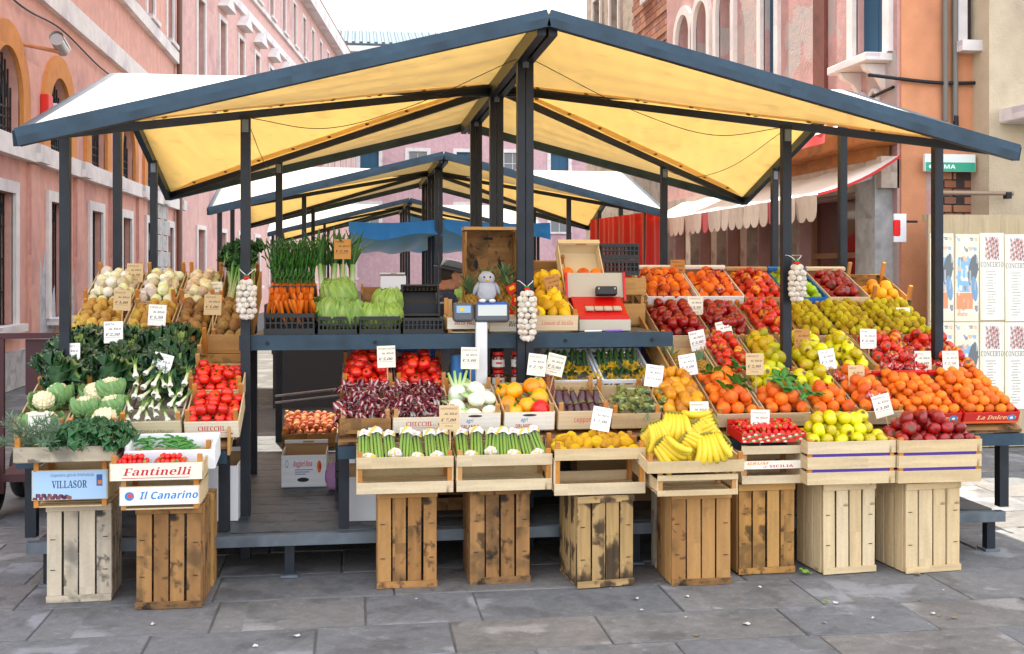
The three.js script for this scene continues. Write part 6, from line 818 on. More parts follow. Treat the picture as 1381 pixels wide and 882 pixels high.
// garlic braids
const garlicGeo = variants(3, k => blob(0.0185, 0.0175, 0.0185, v => { const a = Math.atan2(v.z, v.x); return { s: 0.93 + 0.07 * Math.abs(Math.cos(a * 3.5 + k)) + 0.5 * Math.pow(Math.max(0, v.y), 20), c: mixc([0.62, 0.52, 0.40], [0.80, 0.76, 0.70], Math.abs(Math.cos(a * 3.5 + k)) * 1.2) }; }, 14, 10));
function braid(u, v0, v1, d, label) {
  const top = at(u, v0, d), bot = at(u, v1, d), H = top.y - bot.y, b = thing('garlic_braid', label, 'garlic', [top.x, top.y, top.z], 0, 'garlic braids on the posts');
  mesh('cord', new THREE.CylinderGeometry(0.01, 0.014, H - 0.03, 7), std([0.5, 0.42, 0.28], 0.9), b, 0, -H / 2, 0.0);
  const rows = Math.round(H / 0.031); for (let r = 0; r < rows; r++) for (let k = 0; k < 5; k++) { const a = -0.3 + k * 0.93 + (r % 2) * 0.4, R = 0.034 * (r < 1 ? 0.55 : r === rows - 1 ? 0.6 : 1); const m = mesh('bulb', garlicGeo[(r + k) % 3], M.matt, b, R * 1.15 * Math.cos(a) + rr(-0.003, 0.003), -0.012 - r * 0.031 + rr(-0.004, 0.004), 0.024 + R * 0.75 * Math.sin(a)); m.rotation.set(rr(0.8, 2.4), rr(0, 6), rr(-0.6, 0.6)); }
  mesh('ribbon', box(0.03, 0.014, 0.03, 0, 0.003), std([0.6, 0.02, 0.02], 0.7), b, 0, 0.014, 0.012); mesh('ribbon', box(0.026, 0.009, 0.026, 0, 0.003), std([0.03, 0.25, 0.06], 0.7), b, 0, 0.027, 0.012);
  mesh('string_loop', tube([V(0, 0.025, 0.01), V(0.034, 0.055, 0.0), V(0.036, 0.06, -0.09), V(-0.036, 0.06, -0.09), V(-0.034, 0.055, 0.0), V(0, 0.025, 0.01)], 0.0022, 30, 5), M.whitePlastic, b);
}
braid(333, 378, 432, 6.26, 'white garlic braid on the post by the celery'); braid(710, 393, 456, 6.25, 'white garlic braid on the middle post beside the lemons'); braid(1073, 358, 411, 6.26, 'white garlic braid on the post by the green apples');
// jars, tins and beans in the middle
{
  const jb = crate({ label: 'small wooden box of jars behind the fennel', x: Xu(648, 6.45), w: 0.38, d: 6.4, y: yM(6.4) + 0.01, l: 0.3, h: 0.06, tilt: 0.05, m: M.brown, post: 0.0 });
  const lid = std([0.60, 0.03, 0.02], 0.4), lab = std([0.72, 0.70, 0.62], 0.7), sauce = phy([0.16, 0.02, 0.012], 0.15, { clearcoat: 1 });
  for (const [u, k, t] of [[672, 0, 'lower jar beside the scale column'], [672, 1, 'upper jar beside the scale column'], [698, 0, 'lower jar by the middle post'], [698, 1, 'upper jar by the middle post']]) { const y0 = 0.915 + k * 0.105, j = thing('sauce_jar', `dark sauce with red lid, ${t}`, 'jar', [Xu(u, 6.47), y0, -6.47], 0, 'jars with red lids');
    mesh('glass', new THREE.LatheGeometry([[0, 0], [0.034, 0.001], [0.037, 0.006], [0.037, 0.066], [0.032, 0.078], [0.029, 0.082], [0, 0.083]].map(p => new THREE.Vector2(...p)), 20), sauce, j); const lb = mesh('label', new THREE.CylinderGeometry(0.0378, 0.0378, 0.042, 20, 1, true), lab, j, 0, 0.036, 0); mesh('mark', box(0.035, 0.011, 0.003), u === 672 ? lid : M.bluePlastic, lb, 0, 0.002, 0.0372); mesh('lid', new THREE.CylinderGeometry(0.032, 0.032, 0.018, 20), lid, j, 0, 0.0925, 0); }
  for (const [u, t] of [[617, 'blue tin beside the fennel stalks'], [640, 'blue tin half hidden by the scale column']]) { const j = thing('blue_tin', t, 'tin', [Xu(u, 6.5), 0.915, -6.5], 0, 'blue tins'); mesh('can', new THREE.CylinderGeometry(0.04, 0.04, 0.19, 20), std([0.05, 0.18, 0.42], 0.35), j, 0, 0.095, 0); mesh('rim', new THREE.TorusGeometry(0.04, 0.004, 6, 20).rotateX(Math.PI / 2), M.steelPale, j, 0, 0.19, 0); }
  const beanTex = texture(128, (x, y) => { const n = N2(x * 64, y * 64), q = N1(x * 64, y * 64); return n > 0.55 ? [0.62 + 0.3 * q, 0.5 * q + 0.25, 0.45 * q + 0.25] : [0.45, 0.14, 0.16]; }, 1); beanTex.repeat.set(2, 2);
  for (const [u, d, t] of [[722, 6.24, 'net bag of speckled pink beans behind the peppers'], [737, 6.27, 'net bag of speckled beans leaning on the courgette crate']]) { const bg = thing('bean_bag', t, 'bag', [Xu(u, d), yM(d) + 0.012, -d], 0, 'bean bags'); mesh('sack', blob(0.05, 0.085, 0.035, v => ({ s: 0.92 + 0.1 * sn(v, 4, u) - 0.25 * smooth(0.6, 1, v.y), c: [1, 1, 1] }), 18, 14), std([0.8, 0.75, 0.75], 0.8, { map: beanTex }), bg, 0, 0.085, 0); mesh('neck', new THREE.ConeGeometry(0.02, 0.05, 10).rotateX(Math.PI), std([0.6, 0.4, 0.4], 0.8), bg, 0, 0.18, 0); }
  plasticCrate({ label: 'blue and white plastic crate behind the tomatoes', group: 'blue plastic crates', x: Xu(530, 6.95), w: 0.52, d: 6.9, y: 0.93, l: 0.3, h: 0.2, m: M.bluePlastic, bars: 6 }); plasticCrate({ label: 'blue plastic crate behind the courgettes', group: 'blue plastic crates', x: Xu(835, 6.95), w: 0.4, d: 6.92, y: 0.93, l: 0.3, h: 0.2, m: M.bluePlastic, bars: 6 });
}
// things on the platform, under the tables
{
  const P = 0.237; let cr;
  carton({ label: 'white printed fruit box on the floor of the passage', x: Xu(410, 7.1), w: 0.28, l: 0.36, h: 0.2, d: 7.1, y: P, tilt: 0, print: 'orangebox' });
  cr = crate({ label: 'dark crate of red potatoes deep in the passage', x: Xu(418, 8.6), w: 0.42, l: 0.4, h: 0.13, d: 8.6, y: P, tilt: 0.25, m: M.brown }); fill(cr, 'red_potato', 'small red potato deep in the passage', 'red potatoes in the passage', { level: 0.95, name: 'red_potato', category: 'potato' });
  crate({ label: 'pale crate with violet lining under the fruit table', x: Xu(1195, 6.3), w: 0.4, l: 0.3, h: 0.22, d: 6.3, y: P, tilt: 0, m: M.honey, front: 3, board: 0.8, lining: M.purple });
  carton({ label: 'plain white box under the vegetable table at the passage', x: Xu(288, 6.2), w: 0.26, l: 0.3, h: 0.3, d: 6.2, y: P, tilt: 0 }); carton({ label: 'pale plain box under the tomatoes', x: Xu(485, 6.1), w: 0.2, l: 0.3, h: 0.24, d: 6.1, y: P, tilt: 0 });
  crate({ label: 'dark crate under the asparagus on the platform', x: 0.5, w: 0.5, l: 0.3, h: 0.25, d: 6.3, y: P, tilt: 0, m: M.brown, front: 3 }); carton({ label: 'brown box under the bananas on the platform', x: 1.5, w: 0.45, l: 0.3, h: 0.28, d: 6.4, y: P, tilt: 0, m: M.carton }); carton({ label: 'brown box under the strawberries on the platform', x: 2.3, w: 0.45, l: 0.3, h: 0.3, d: 6.5, y: P, tilt: 0, m: M.carton });
  [[0.1, 6.35], [0.62, 6.55], [1.05, 6.3], [1.55, 6.55], [2.05, 6.45], [2.62, 6.5], [3.1, 6.55], [-1.3, 6.4], [-0.95, 6.55]].forEach(([x, d], i) => { for (let k = 0; k < 2; k++) plasticCrate({ bars: 34, label: `${k ? 'upper' : 'lower'} black crate stacked under the table ${['by the passage', 'behind the dark crate', 'behind the mouldy plinth', 'behind the banana plinth', 'behind the strawberry crate', 'behind the yellow apples', 'behind the dark red apples', 'behind the blue printed crate', 'behind the stained brown plinth'][i]}`, group: 'black crates under the tables', x, w: 0.46, l: 0.34, h: 0.17, d: d + 0.3, y: P + k * 0.175, m: M.blackPlastic }); });
  for (const [v, t] of [[527, 'bright steel tube lying across the passage, upper one'], [536, 'bright steel tube lying across the passage, lower one']]) { const a = at(372, v + 7, 7.9), b2 = at(462, v - 3, 7.2); single('steel_tube', tube([a, b2], 0.008, 2, 8), std([0.5, 0.52, 0.55], 0.3, { metalness: 0.8 }), t, 'tube', 'steel tubes in the passage'); }
  const bag = single('plastic_bag', blob(0.06, 0.09, 0.05, v => ({ s: 0.85 + 0.3 * sn(v, 5), c: [0.45, 0.25, 0.42] }), 20, 16), M.paper, 'crumpled violet plastic bag beside the printed floor box', 'bag'); bag.position.set(Xu(452, 7.0), P + 0.08, -7.0);
}
// ---------- price cards ----------
const TAGS = [ // u, v, ground, text, small print, tilt, where, table ('s' slope, 'm' middle, number: depth)
  [182, 368, 1, '€ 4,50', 'CIPOLLE', 0.0, 'above the white onions at the table end', 7.45], [165, 405, 1, '€ 1,00', 'PATATE', -0.04, 'between white onions and potatoes', 's'], [212, 425, 0, '€ 1,50', 'CIPOLLA', -0.05, 'over the potatoes, below the second onion crate', 's'], [289, 393, 2, '€ 2,50', 'SEDANO', 0.03, 'beside the celery', 7.3], [287, 411, 1, '€ 1,00', 'PATATE', -0.03, 'over the brown potatoes', 's'],
  [153, 448, 0, '€ 2,50', 'BIETA', 0.02, 'over the dark greens on a long stick', 6.5], [95, 478, 0, '€ 2,50', 'SPINACI', 0.02, 'over the dark greens at the table end', 6.32], [218, 492, 0, '€ 2,50', 'CIPOLLOTTI', -0.28, 'leaning over the spring onions', 6.2], [291, 506, 0, '€ 2,20', 'POMODORI', -0.05, 'lying on the upper tomatoes', 6.42], [53, 573, 2, '€ 2,00', 'CAVOLFIORE', 0.02, 'in front of the cauliflowers', 5.72],
  [462, 336, 3, '€ 2,50', 'PORRI', 0.0, 'among the leeks', 6.84], [521, 481, 2, '€ 5,00', 'POMODORI', 0.03, 'between the two heaps of tomatoes', 6.28], [606, 563, 1, '€ 7,00', 'ASPARAGI', 0.0, 'between the two asparagus crates', 5.6], [634, 483, 2, '€ 3,00', 'FINOCCHI', -0.02, 'above the fennel by the scale column', 6.2], [724, 492, 2, '€ 2,70', 'FAGIOLI', -0.12, 'on the bean bags', 6.15], [749, 492, 2, '€ 5,00', 'ZUCCHINE', -0.25, 'leaning in front of the courgettes', 6.2], [811, 565, 0, '€ 2,00', 'PATATE', -0.2, 'leaning over the yellow potatoes', 5.66],
  [882, 507, 0, '10 x € 4,00', 'CARCIOFI', -0.15, 'over the artichokes', 6.05], [928, 492, 0, '€ 3,00', 'ANANAS', 0.15, 'below the sloping pineapples', 6.2], [941, 459, 0, '€ 2,00', 'MELE', 0.2, 'between dark red apples and pineapples', 6.62], [977, 446, 0, '€ 2,50', 'MELE', 0.2, 'on the dark red apples next to the mixed apples', 6.75], [938, 412, 2, '€ 3,50', 'TAROCCO', 0.0, 'between the two printed orange boxes', 7.0], [914, 362, 3, '€ 2,00', 'ARANCE', 0.0, 'standing up behind the printed orange boxes', 7.55], [943, 557, 2, '€ 2,00', 'BANANE', 0.0, 'between the bananas and the leafy oranges', 5.72], [1018, 491, 1, '€ 2,00', 'ARANCE', 0.0, 'over the leafy oranges', 6.04], [1025, 568, 2, '€ 2,00', 'FRAGOLE', -0.03, 'on the strawberries', 5.66], [1082, 457, 3, '€ 2,50', 'PERE', 0.0, 'over the green pears beside the post', 6.44], [1116, 485, 0, '€ 2,50', 'ITALIA', 0.15, 'on the yellow apples of the slope', 6.26], [1155, 507, 1, '€ 2,50', 'MELE', 0.0, 'between yellow apples and wrapped oranges', 6.04], [1171, 457, 0, '€ 2,50', 'PERE', -0.03, 'over the small pears and shiny apples', 6.49], [1218, 427, 2, '€ 1,50', 'PERE', 0.0, 'on a long stick over the small pears at the table end', 6.94], [1190, 547, 2, '€ 3,00', 'ARANCE', 0.25, 'leaning over the dark red apples in front', 5.72], [1245, 487, 2, '€ 3,00', 'MELE', 0.0, 'over the wrapped apples', 6.29], [1282, 487, 2, '€ 2,50', 'CLEMENTINE', 0.0, 'over the tangerines at the table end', 6.19],
  [746, 384, 3, '€ 3,50', 'LIMONI', 0.25, 'leaning on the tipped lemons', 6.78],
];
const tagTex = canvasTex(2048, 2048, c => { c.fillStyle = '#eee'; c.fillRect(0, 0, 2048, 2048); TAGS.forEach((t, i) => { const x = (i % 8) * 256, y = Math.floor(i / 8) * 400; c.save(); c.beginPath(); c.rect(x, y, 256, 400); c.clip(); c.translate(x, y); c.fillStyle = ['#f6f5f0', '#d0b488', '#efe8d6', '#c08a4a'][t[2]]; c.fillRect(0, 0, 256, 400); c.globalAlpha = 0.1; for (let k = 0; k < 40; k++) { c.fillStyle = k % 2 ? '#8a7350' : '#fff'; c.fillRect((k * 67) % 256, (k * 101) % 400, 60, 3); } c.globalAlpha = 1; c.fillStyle = '#26221f'; c.font = `italic ${t[4].length > 8 ? 32 : 44}px sans-serif`; c.fillText(t[4], 18, 74); c.font = 'italic bold 42px sans-serif'; c.fillText('AL KILO', 66, 158); c.font = `italic bold ${t[3].length > 7 ? 40 : 66}px serif`; c.fillStyle = '#1b1b22'; c.fillText(t[3], 22, 264); c.fillRect(24, 288, 190, 4); c.font = 'italic 34px sans-serif'; c.fillText(i % 3 ? '' : 'ITALIA', 70, 350); c.restore(); }); });
M.card = std(0xffffff, 0.8, { map: tagTex });
const stickMat = wood([0.62, 0.44, 0.26]);
TAGS.forEach((t, i) => {
  const [u, v, , , , tilt, where, dd] = t; let d = dd; const yT = (X, q) => yS(q) + 0.13;
  if (dd === 's') { d = 6.2; for (let q = 5.9; q < 7.6; q += 0.02) { const X = Xu(u, q), dep = X * Math.sin(YAW) + q * Math.cos(YAW); if (362 + (EYE - yT(X, q)) * FL / dep > v + 30) d = q; } }
  const p = at(u, v, d), o = thing('price_card', `${['white', 'light brown', 'cream', 'brown'][t[2]]} handwritten price card ${where}`, 'price tag', [p.x, p.y, p.z], rr(-0.1, 0.1), 'price cards'); o.rotation.z = tilt; o.rotation.x = rr(-0.12, -0.02);
  const w = 0.102, h = 0.122, g = new THREE.BoxGeometry(w, h, 0.002), uv = g.attributes.uv, c0 = (i % 8) / 8, r0 = 1 - Math.floor(i / 8) * 400 / 2048;
  for (let k = 0; k < uv.count; k++) uv.setXY(k, c0 + 0.002 + uv.getX(k) * 0.121, r0 - 0.195 + 0.002 + uv.getY(k) * 0.19);
  mesh('card', g, M.card, o); const L = where.includes('long stick') ? 0.26 : 0.17; mesh('stick', box(0.007, L, 0.005), stickMat, o, 0.004, -L / 2 + 0.01, -0.0045);
});
// ---------- hoarding with posters, sign, awnings ----------
{
  const hb = thing('hoarding', 'plywood building site hoarding with posters beside the corner palace', 'hoarding', [5.02, 0, -9.3]), ply = wood([0.62, 0.52, 0.36], woodTex, { roughness: 0.9 });
  for (let k = 0; k < 3; k++) mesh('board', box(1.22, 2.08, 0.03, k * 3, 0.002), ply, hb, 0.62 + k * 1.23, 1.05, 0); mesh('top_rail', box(3.7, 0.06, 0.06), ply, hb, 1.85, 2.06, -0.05);
  const tex = canvasTex(1024, 1024, c => {
    c.fillStyle = '#eeebdd'; c.fillRect(0, 0, 512, 1024); c.globalAlpha = 0.5; c.fillStyle = '#e4dd9e'; c.fillRect(0, 0, 70, 1024); c.fillRect(440, 0, 72, 1024); c.globalAlpha = 1; for (let i = 0; i < 260; i++) { c.fillStyle = ['#6e2f3a', '#b84a42', '#3b2a3c', '#caa27a', '#d9c9c0'][i % 5]; c.fillRect(110 + (i * 53) % 280, 40 + ((i * 89) % 250), 26, 30); } c.fillStyle = '#3a3226'; c.font = 'bold 86px serif'; c.fillText('CONCERTO', 14, 400); c.fillStyle = '#9a927c'; for (let i = 0; i < 16; i++) c.fillRect(120 + (i * 37) % 60, 450 + i * 33, 210 - (i * 29) % 90, 12);
    c.fillStyle = '#eadfba'; c.fillRect(512, 0, 512, 1024); c.fillStyle = '#4f9fd8'; c.fillRect(560, 280, 300, 400); for (let i = 0; i < 90; i++) { c.fillStyle = ['#6c9cc8', '#eef2f4', '#e0a070', '#f3e6c6', '#5a6270'][i % 5]; c.fillRect(520 + (i * 71) % 470, 30 + (i * 113) % 900, 34 + (i * 7) % 60, 16 + (i * 5) % 40); } c.fillStyle = '#d8692a'; c.fillRect(540, 690, 360, 190); c.fillStyle = '#25313a'; c.beginPath(); c.ellipse(900, 420, 100, 190, 0.3, 0, 7); c.fill(); c.fillStyle = '#3a73a8'; c.beginPath(); c.ellipse(930, 640, 70, 150, -0.2, 0, 7); c.fill(); c.fillStyle = '#cf3d2e'; c.font = 'italic bold 64px sans-serif'; c.fillText('Mostra', 560, 960); c.globalAlpha = 0.38; c.fillStyle = '#f6f4ee'; c.fillRect(0, 0, 1024, 1024); c.globalAlpha = 0.5; for (let i = 0; i < 40; i++) c.fillRect((i * 211) % 1024, (i * 137) % 1024, 8 + (i * 13) % 40, 30 + (i * 29) % 120); c.globalAlpha = 1;
  });
  const pm = std(0xffffff, 0.7, { map: tex, bumpMap: fineBump, bumpScale: 0.002 }), pg = k => { const g = new THREE.BoxGeometry(k ? 0.225 : 0.232, 0.78, 0.003), uv = g.attributes.uv; for (let i = 0; i < uv.count; i++) uv.setXY(i, (k ? 0.5 : 0) + uv.getX(i) * 0.5, uv.getY(i)); return g; }, gg = [pg(0), pg(1)];
  for (const y of [1.53, 0.74]) for (let i = 0; i < 9; i++) { const m = mesh('poster', gg[i < 2 ? 1 : 0], pm, hb, 0.135 + i * 0.24, y + rr(-0.008, 0.008), 0.0175 + rr(0, 0.001)); m.rotation.z = rr(-0.012, 0.012); }
  const sg = thing('shop_sign', 'green and white shop sign on the salmon wall', 'sign', [5.26, 2.6, -9.78]); sg.scale.setScalar(0.82); mesh('panel', box(0.62, 0.2, 0.05, 0, 0.006), std([0.70, 0.74, 0.72], 0.5), sg, 0.3, 0, 0);
  const st = canvasTex(512, 128, (c, w, h) => { c.fillStyle = '#1f9a78'; c.fillRect(0, 0, w, h); c.fillStyle = '#e8f4ee'; c.font = 'bold 80px sans-serif'; c.fillText('AMA', 130, 92); c.beginPath(); c.arc(60, 64, 30, 0, 7); c.fill(); c.fillStyle = '#1f9a78'; c.beginPath(); c.arc(60, 64, 9, 0, 7); c.fill(); }); mesh('lettering', box1(0.6, 0.1, 0.006), std(0xffffff, 0.5, { map: st }), sg, 0.3, -0.045, 0.027);
  const rs = thing('wall_sign', 'small red and white sign board beside the corner column', 'sign', [4.9, 1.98, -9.6]); mesh('plate', box(0.12, 0.26, 0.03, 0, 0.006), M.whitePlastic, rs, 0.02, 0, 0); mesh('red_disc', box(0.07, 0.16, 0.032, 0, 0.02), std([0.7, 0.02, 0.02], 0.5), rs, -0.01, 0, 0.004); mesh('bracket', box(0.16, 0.02, 0.02), M.iron, rs, 0.12, 0.06, -0.02);
  const pb = thing('scaffold_tube', 'rusty steel tube sticking out above the hoarding', 'pipe', [5.3, 2.3, -9.6]); mesh('tube', new THREE.CylinderGeometry(0.02, 0.02, 0.75, 8).rotateZ(Math.PI / 2), std([0.3, 0.22, 0.16], 0.6), pb, 0.3, 0, 0.1); mesh('coupler', box(0.05, 0.06, 0.06), M.iron, pb, 0.62, -0.02, 0.1);
}
function box1(w, h, t) { return new THREE.BoxGeometry(w, h, t); }
function sheet(c00, c10, c01, c11, nu, nv, f) { // cloth between four corners; f(u, v) is an offset
  const pos = [], uv = [], idx = []; for (let j = 0; j <= nv; j++) for (let i = 0; i <= nu; i++) { const u = i / nu, v = j / nv, p = c00.clone().multiplyScalar((1 - u) * (1 - v)).addScaledVector(c10, u * (1 - v)).addScaledVector(c01, (1 - u) * v).addScaledVector(c11, u * v).add(f(u, v)); pos.push(p.x, p.y, p.z); uv.push(u * 2, v * 2); }
  for (let j = 0; j < nv; j++) for (let i = 0; i < nu; i++) { const p = j * (nu + 1) + i, q = p + nu + 1; idx.push(p, p + 1, q, p + 1, q + 1, q); }
  const g = new THREE.BufferGeometry(); g.setAttribute('position', new THREE.Float32BufferAttribute(pos, 3)); g.setAttribute('uv', new THREE.Float32BufferAttribute(uv, 2)); g.setIndex(idx); g.computeVertexNormals(); return g;
}
{
  const cl = phy([0.84, 0.80, 0.74], 0.95, { side: THREE.DoubleSide, transmission: 0.35, thickness: 0, map: clothTex }), red = phy([0.55, 0.05, 0.05], 0.9, { side: THREE.DoubleSide, transmission: 0.25, thickness: 0 }), val = phy([0.66, 0.54, 0.44], 0.95, { side: THREE.DoubleSide, transmission: 0.25, thickness: 0, map: clothTex });
  const a = thing('shop_awning', 'cream shop awning with scalloped valance over the palace shop', 'awning', [0, 0, 0]);
  mesh('cloth', sheet(V(5.0, 2.66, -9.75), V(5.0, 2.66, -16.4), V(4.02, 2.26, -9.35), V(4.02, 2.26, -16.4), 24, 6, (u, v) => V(0, -0.05 * Math.sin(Math.PI * v) + 0.012 * Math.sin(u * 40), 0)), cl, a);
  mesh('red_edge', sheet(V(5.0, 2.67, -9.74), V(5.0, 2.64, -9.74), V(4.02, 2.275, -9.34), V(4.02, 2.25, -9.34), 1, 8, (u, v) => V(0, -0.05 * Math.sin(Math.PI * v), 0)), red, a);
  const sg = plate([[-0.117, 0.0], [0.117, 0.0], [0.117, -0.15], [0.1, -0.2], [0.05, -0.235], [0, -0.24], [-0.05, -0.235], [-0.1, -0.2], [-0.117, -0.15]], 0.006).rotateY(Math.PI / 2);
  for (let i = 0; i < 29; i++) { const m = mesh('scallop', sg, i % 9 === 4 ? red : val, a, 4.016 + 0.004 * Math.sin(i * 2.1), 2.265, -9.48 - i * 0.236); m.rotation.z = 0.03 * Math.sin(i * 1.7); }
  for (const d of [10.05, 12.6, 15.8]) mesh('arm', bar(V(5.0, 2.52, -d), V(4.04, 2.235, -d), 0.03, 0.03), M.sash, a);
  const b = thing('rolled_awning', 'brown cased awning half rolled above the shop fascia', 'awning', [0, 0, 0]); mesh('case', box(0.34, 0.3, 4.6, 0, 0.03), std([0.44, 0.15, 0.04], 0.7, { map: stoneTex }), b, 4.84, 2.92, -12.05); mesh('cloth', sheet(V(4.75, 3.06, -9.8), V(4.75, 3.06, -14.3), V(4.25, 2.86, -9.7), V(4.25, 2.86, -14.3), 14, 4, (u, v) => V(0, -0.03 * Math.sin(Math.PI * v), 0)), cl, b); mesh('valance', sheet(V(4.25, 2.86, -9.7), V(4.25, 2.86, -14.3), V(4.24, 2.76, -9.7), V(4.24, 2.76, -14.3), 40, 2, (u, v) => V(0.01 * Math.sin(u * 60), 0, 0)), red, b);
  const rc = single('red_side_cloth', sheet(V(3.46, 2.28, -12.5), V(3.46, 2.34, -16.4), V(3.46, 0.7, -12.5), V(3.46, 0.7, -16.4), 60, 8, (u, v) => V(0.03 * Math.sin(u * 38) * (0.4 + v) + 0.02 * Math.sin(u * 83 + 1), 0, 0)), phy([0.75, 0.012, 0.012], 0.85, { side: THREE.DoubleSide, transmission: 0.5, thickness: 0 }), 'bright red cloth hanging as side wall of the second stall', 'cloth');
  const blue = phy([0.02, 0.27, 0.72], 0.8, { side: THREE.DoubleSide, transmission: 0.6, thickness: 0 });
  for (const [x0, x1, y0, y1, l] of [[-0.1, 1.0, 2.16, 2.2, 'blue tarpaulin slung under the second stall above the lettuces'], [1.02, 2.3, 2.2, 2.16, 'blue tarpaulin slung under the second stall above the pineapples']]) {
    const t = thing('blue_tarpaulin', l, 'tarpaulin', [0, 0, 0], 0, 'blue tarpaulins');
    mesh('sheet', sheet(V(x0, y0, -13.2), V(x1, y1, -13.2), V(x0, 1.86, -16), V(x1, 1.86, -16), 24, 14, (u, v) => V(0, -0.1 * Math.sin(Math.PI * u) * (0.3 + Math.sin(Math.PI * v)) - 0.02 * Math.sin(u * 17 + v * 5) * v, 0)), blue, t);
    mesh('front_flap', sheet(V(x0, y0, -13.2), V(x1, y1, -13.2), V(x0, y0 - 0.12, -13.15), V(x1, y1 - 0.22, -13.15), 24, 4, (u, v) => V(0, -0.03 * Math.sin(Math.PI * u) - 0.05 * v * Math.sin(u * 6), 0.02 * v * Math.sin(u * 31))), blue, t);
  }
}
// ---------- second stall: counter with crates ----------
{
  const t = thing('market_counter', 'long counter with dark cloth at the second stall', 'table', [0, 0, 0]); mesh('top', box(3.9, 0.05, 0.9), M.brown[0], t, 0.95, 0.92, -13.3); mesh('skirt', box(3.8, 0.86, 0.03), std([0.025, 0.022, 0.022], 0.9), t, 0.95, 0.45, -12.9); for (const x of [-0.9, 2.8]) mesh('leg', box(0.06, 0.89, 0.06), M.steel, t, x, 0.447, -13.65);
  let cr; const B = (x, d, y, h, m, l, w = 0.42) => crate({ label: l, group: 'crates of the second stall', x, d, y, w, l: 0.4, h, tilt: 0.15, m });
  cr = B(0.25, 13.0, 0.95, 0.18, M.brown, 'brown crate on the second stall counter behind the lettuces'); cr = B(0.25, 13.05, 1.2, 0.14, M.amber, 'reddish crate stacked on the second stall counter');
  cr = B(0.75, 13.0, 0.95, 0.2, M.brown, 'dark crate on the second stall counter behind the empty crates'); carton({ label: 'pale box on the second stall counter', group: 'crates of the second stall', x: 0.42, w: 0.3, l: 0.3, h: 0.16, d: 13.2, y: 1.36, tilt: 0 });
  cr = B(1.35, 13.05, 1.1, 0.14, M.honey, 'honey crate heaped with lettuces at the second stall', 0.6); for (let i = 0; i < 8; i++) copies(cab[1], inCrate(cr, -0.2 + (i % 4) * 0.13, 0.1 + Math.floor(i / 4) * 0.1, 0.1 + Math.floor(i / 4) * 0.15), [0.2, rr(0, 6), 0], 'yellow green lettuce at the second stall behind the hatted man', 'lettuces at the second stall', 1.1);
  B(1.35, 13.1, 0.96, 0.12, M.brown, 'crate under the lettuces at the second stall', 0.6); B(2.2, 13.0, 0.96, 0.2, M.brown, 'dark crate on the second stall counter behind the lemons', 0.5); B(-0.6, 13.0, 0.96, 0.2, M.brown, 'dark crate on the second stall counter behind the carrots', 0.5);
}
// ---------- hand cart by the table end ----------
{
  const c = thing('hand_cart', 'maroon hand cart with black wheels beside the vegetable table', 'cart', [-2.25, 0, -7.55]), mar = std([0.055, 0.012, 0.016], 0.5);
  for (const x of [-0.02, 0.42]) { mesh('upright', box(0.035, 1.0, 0.035), mar, c, x, 0.66, 0.0); }
  mesh('top_rail', box(0.5, 0.035, 0.035), mar, c, 0.2, 1.175, 0); mesh('panel', box(0.3, 0.36, 0.014), mar, c, 0.27, 0.97, -0.03); mesh('bed', box(0.5, 0.05, 0.8), mar, c, 0.2, 0.26, -0.38);
  const wh = new THREE.TorusGeometry(0.155, 0.045, 10, 26).rotateY(Math.PI / 2); for (const [x, z] of [[-0.09, -0.02], [0.5, -0.02], [-0.09, -0.7], [0.5, -0.7]]) { const w = mesh('wheel', wh, M.blackPlastic, c, x, 0.2, z); mesh('hub', new THREE.CylinderGeometry(0.11, 0.11, 0.03, 16).rotateZ(Math.PI / 2), M.steelPale, w); }
}
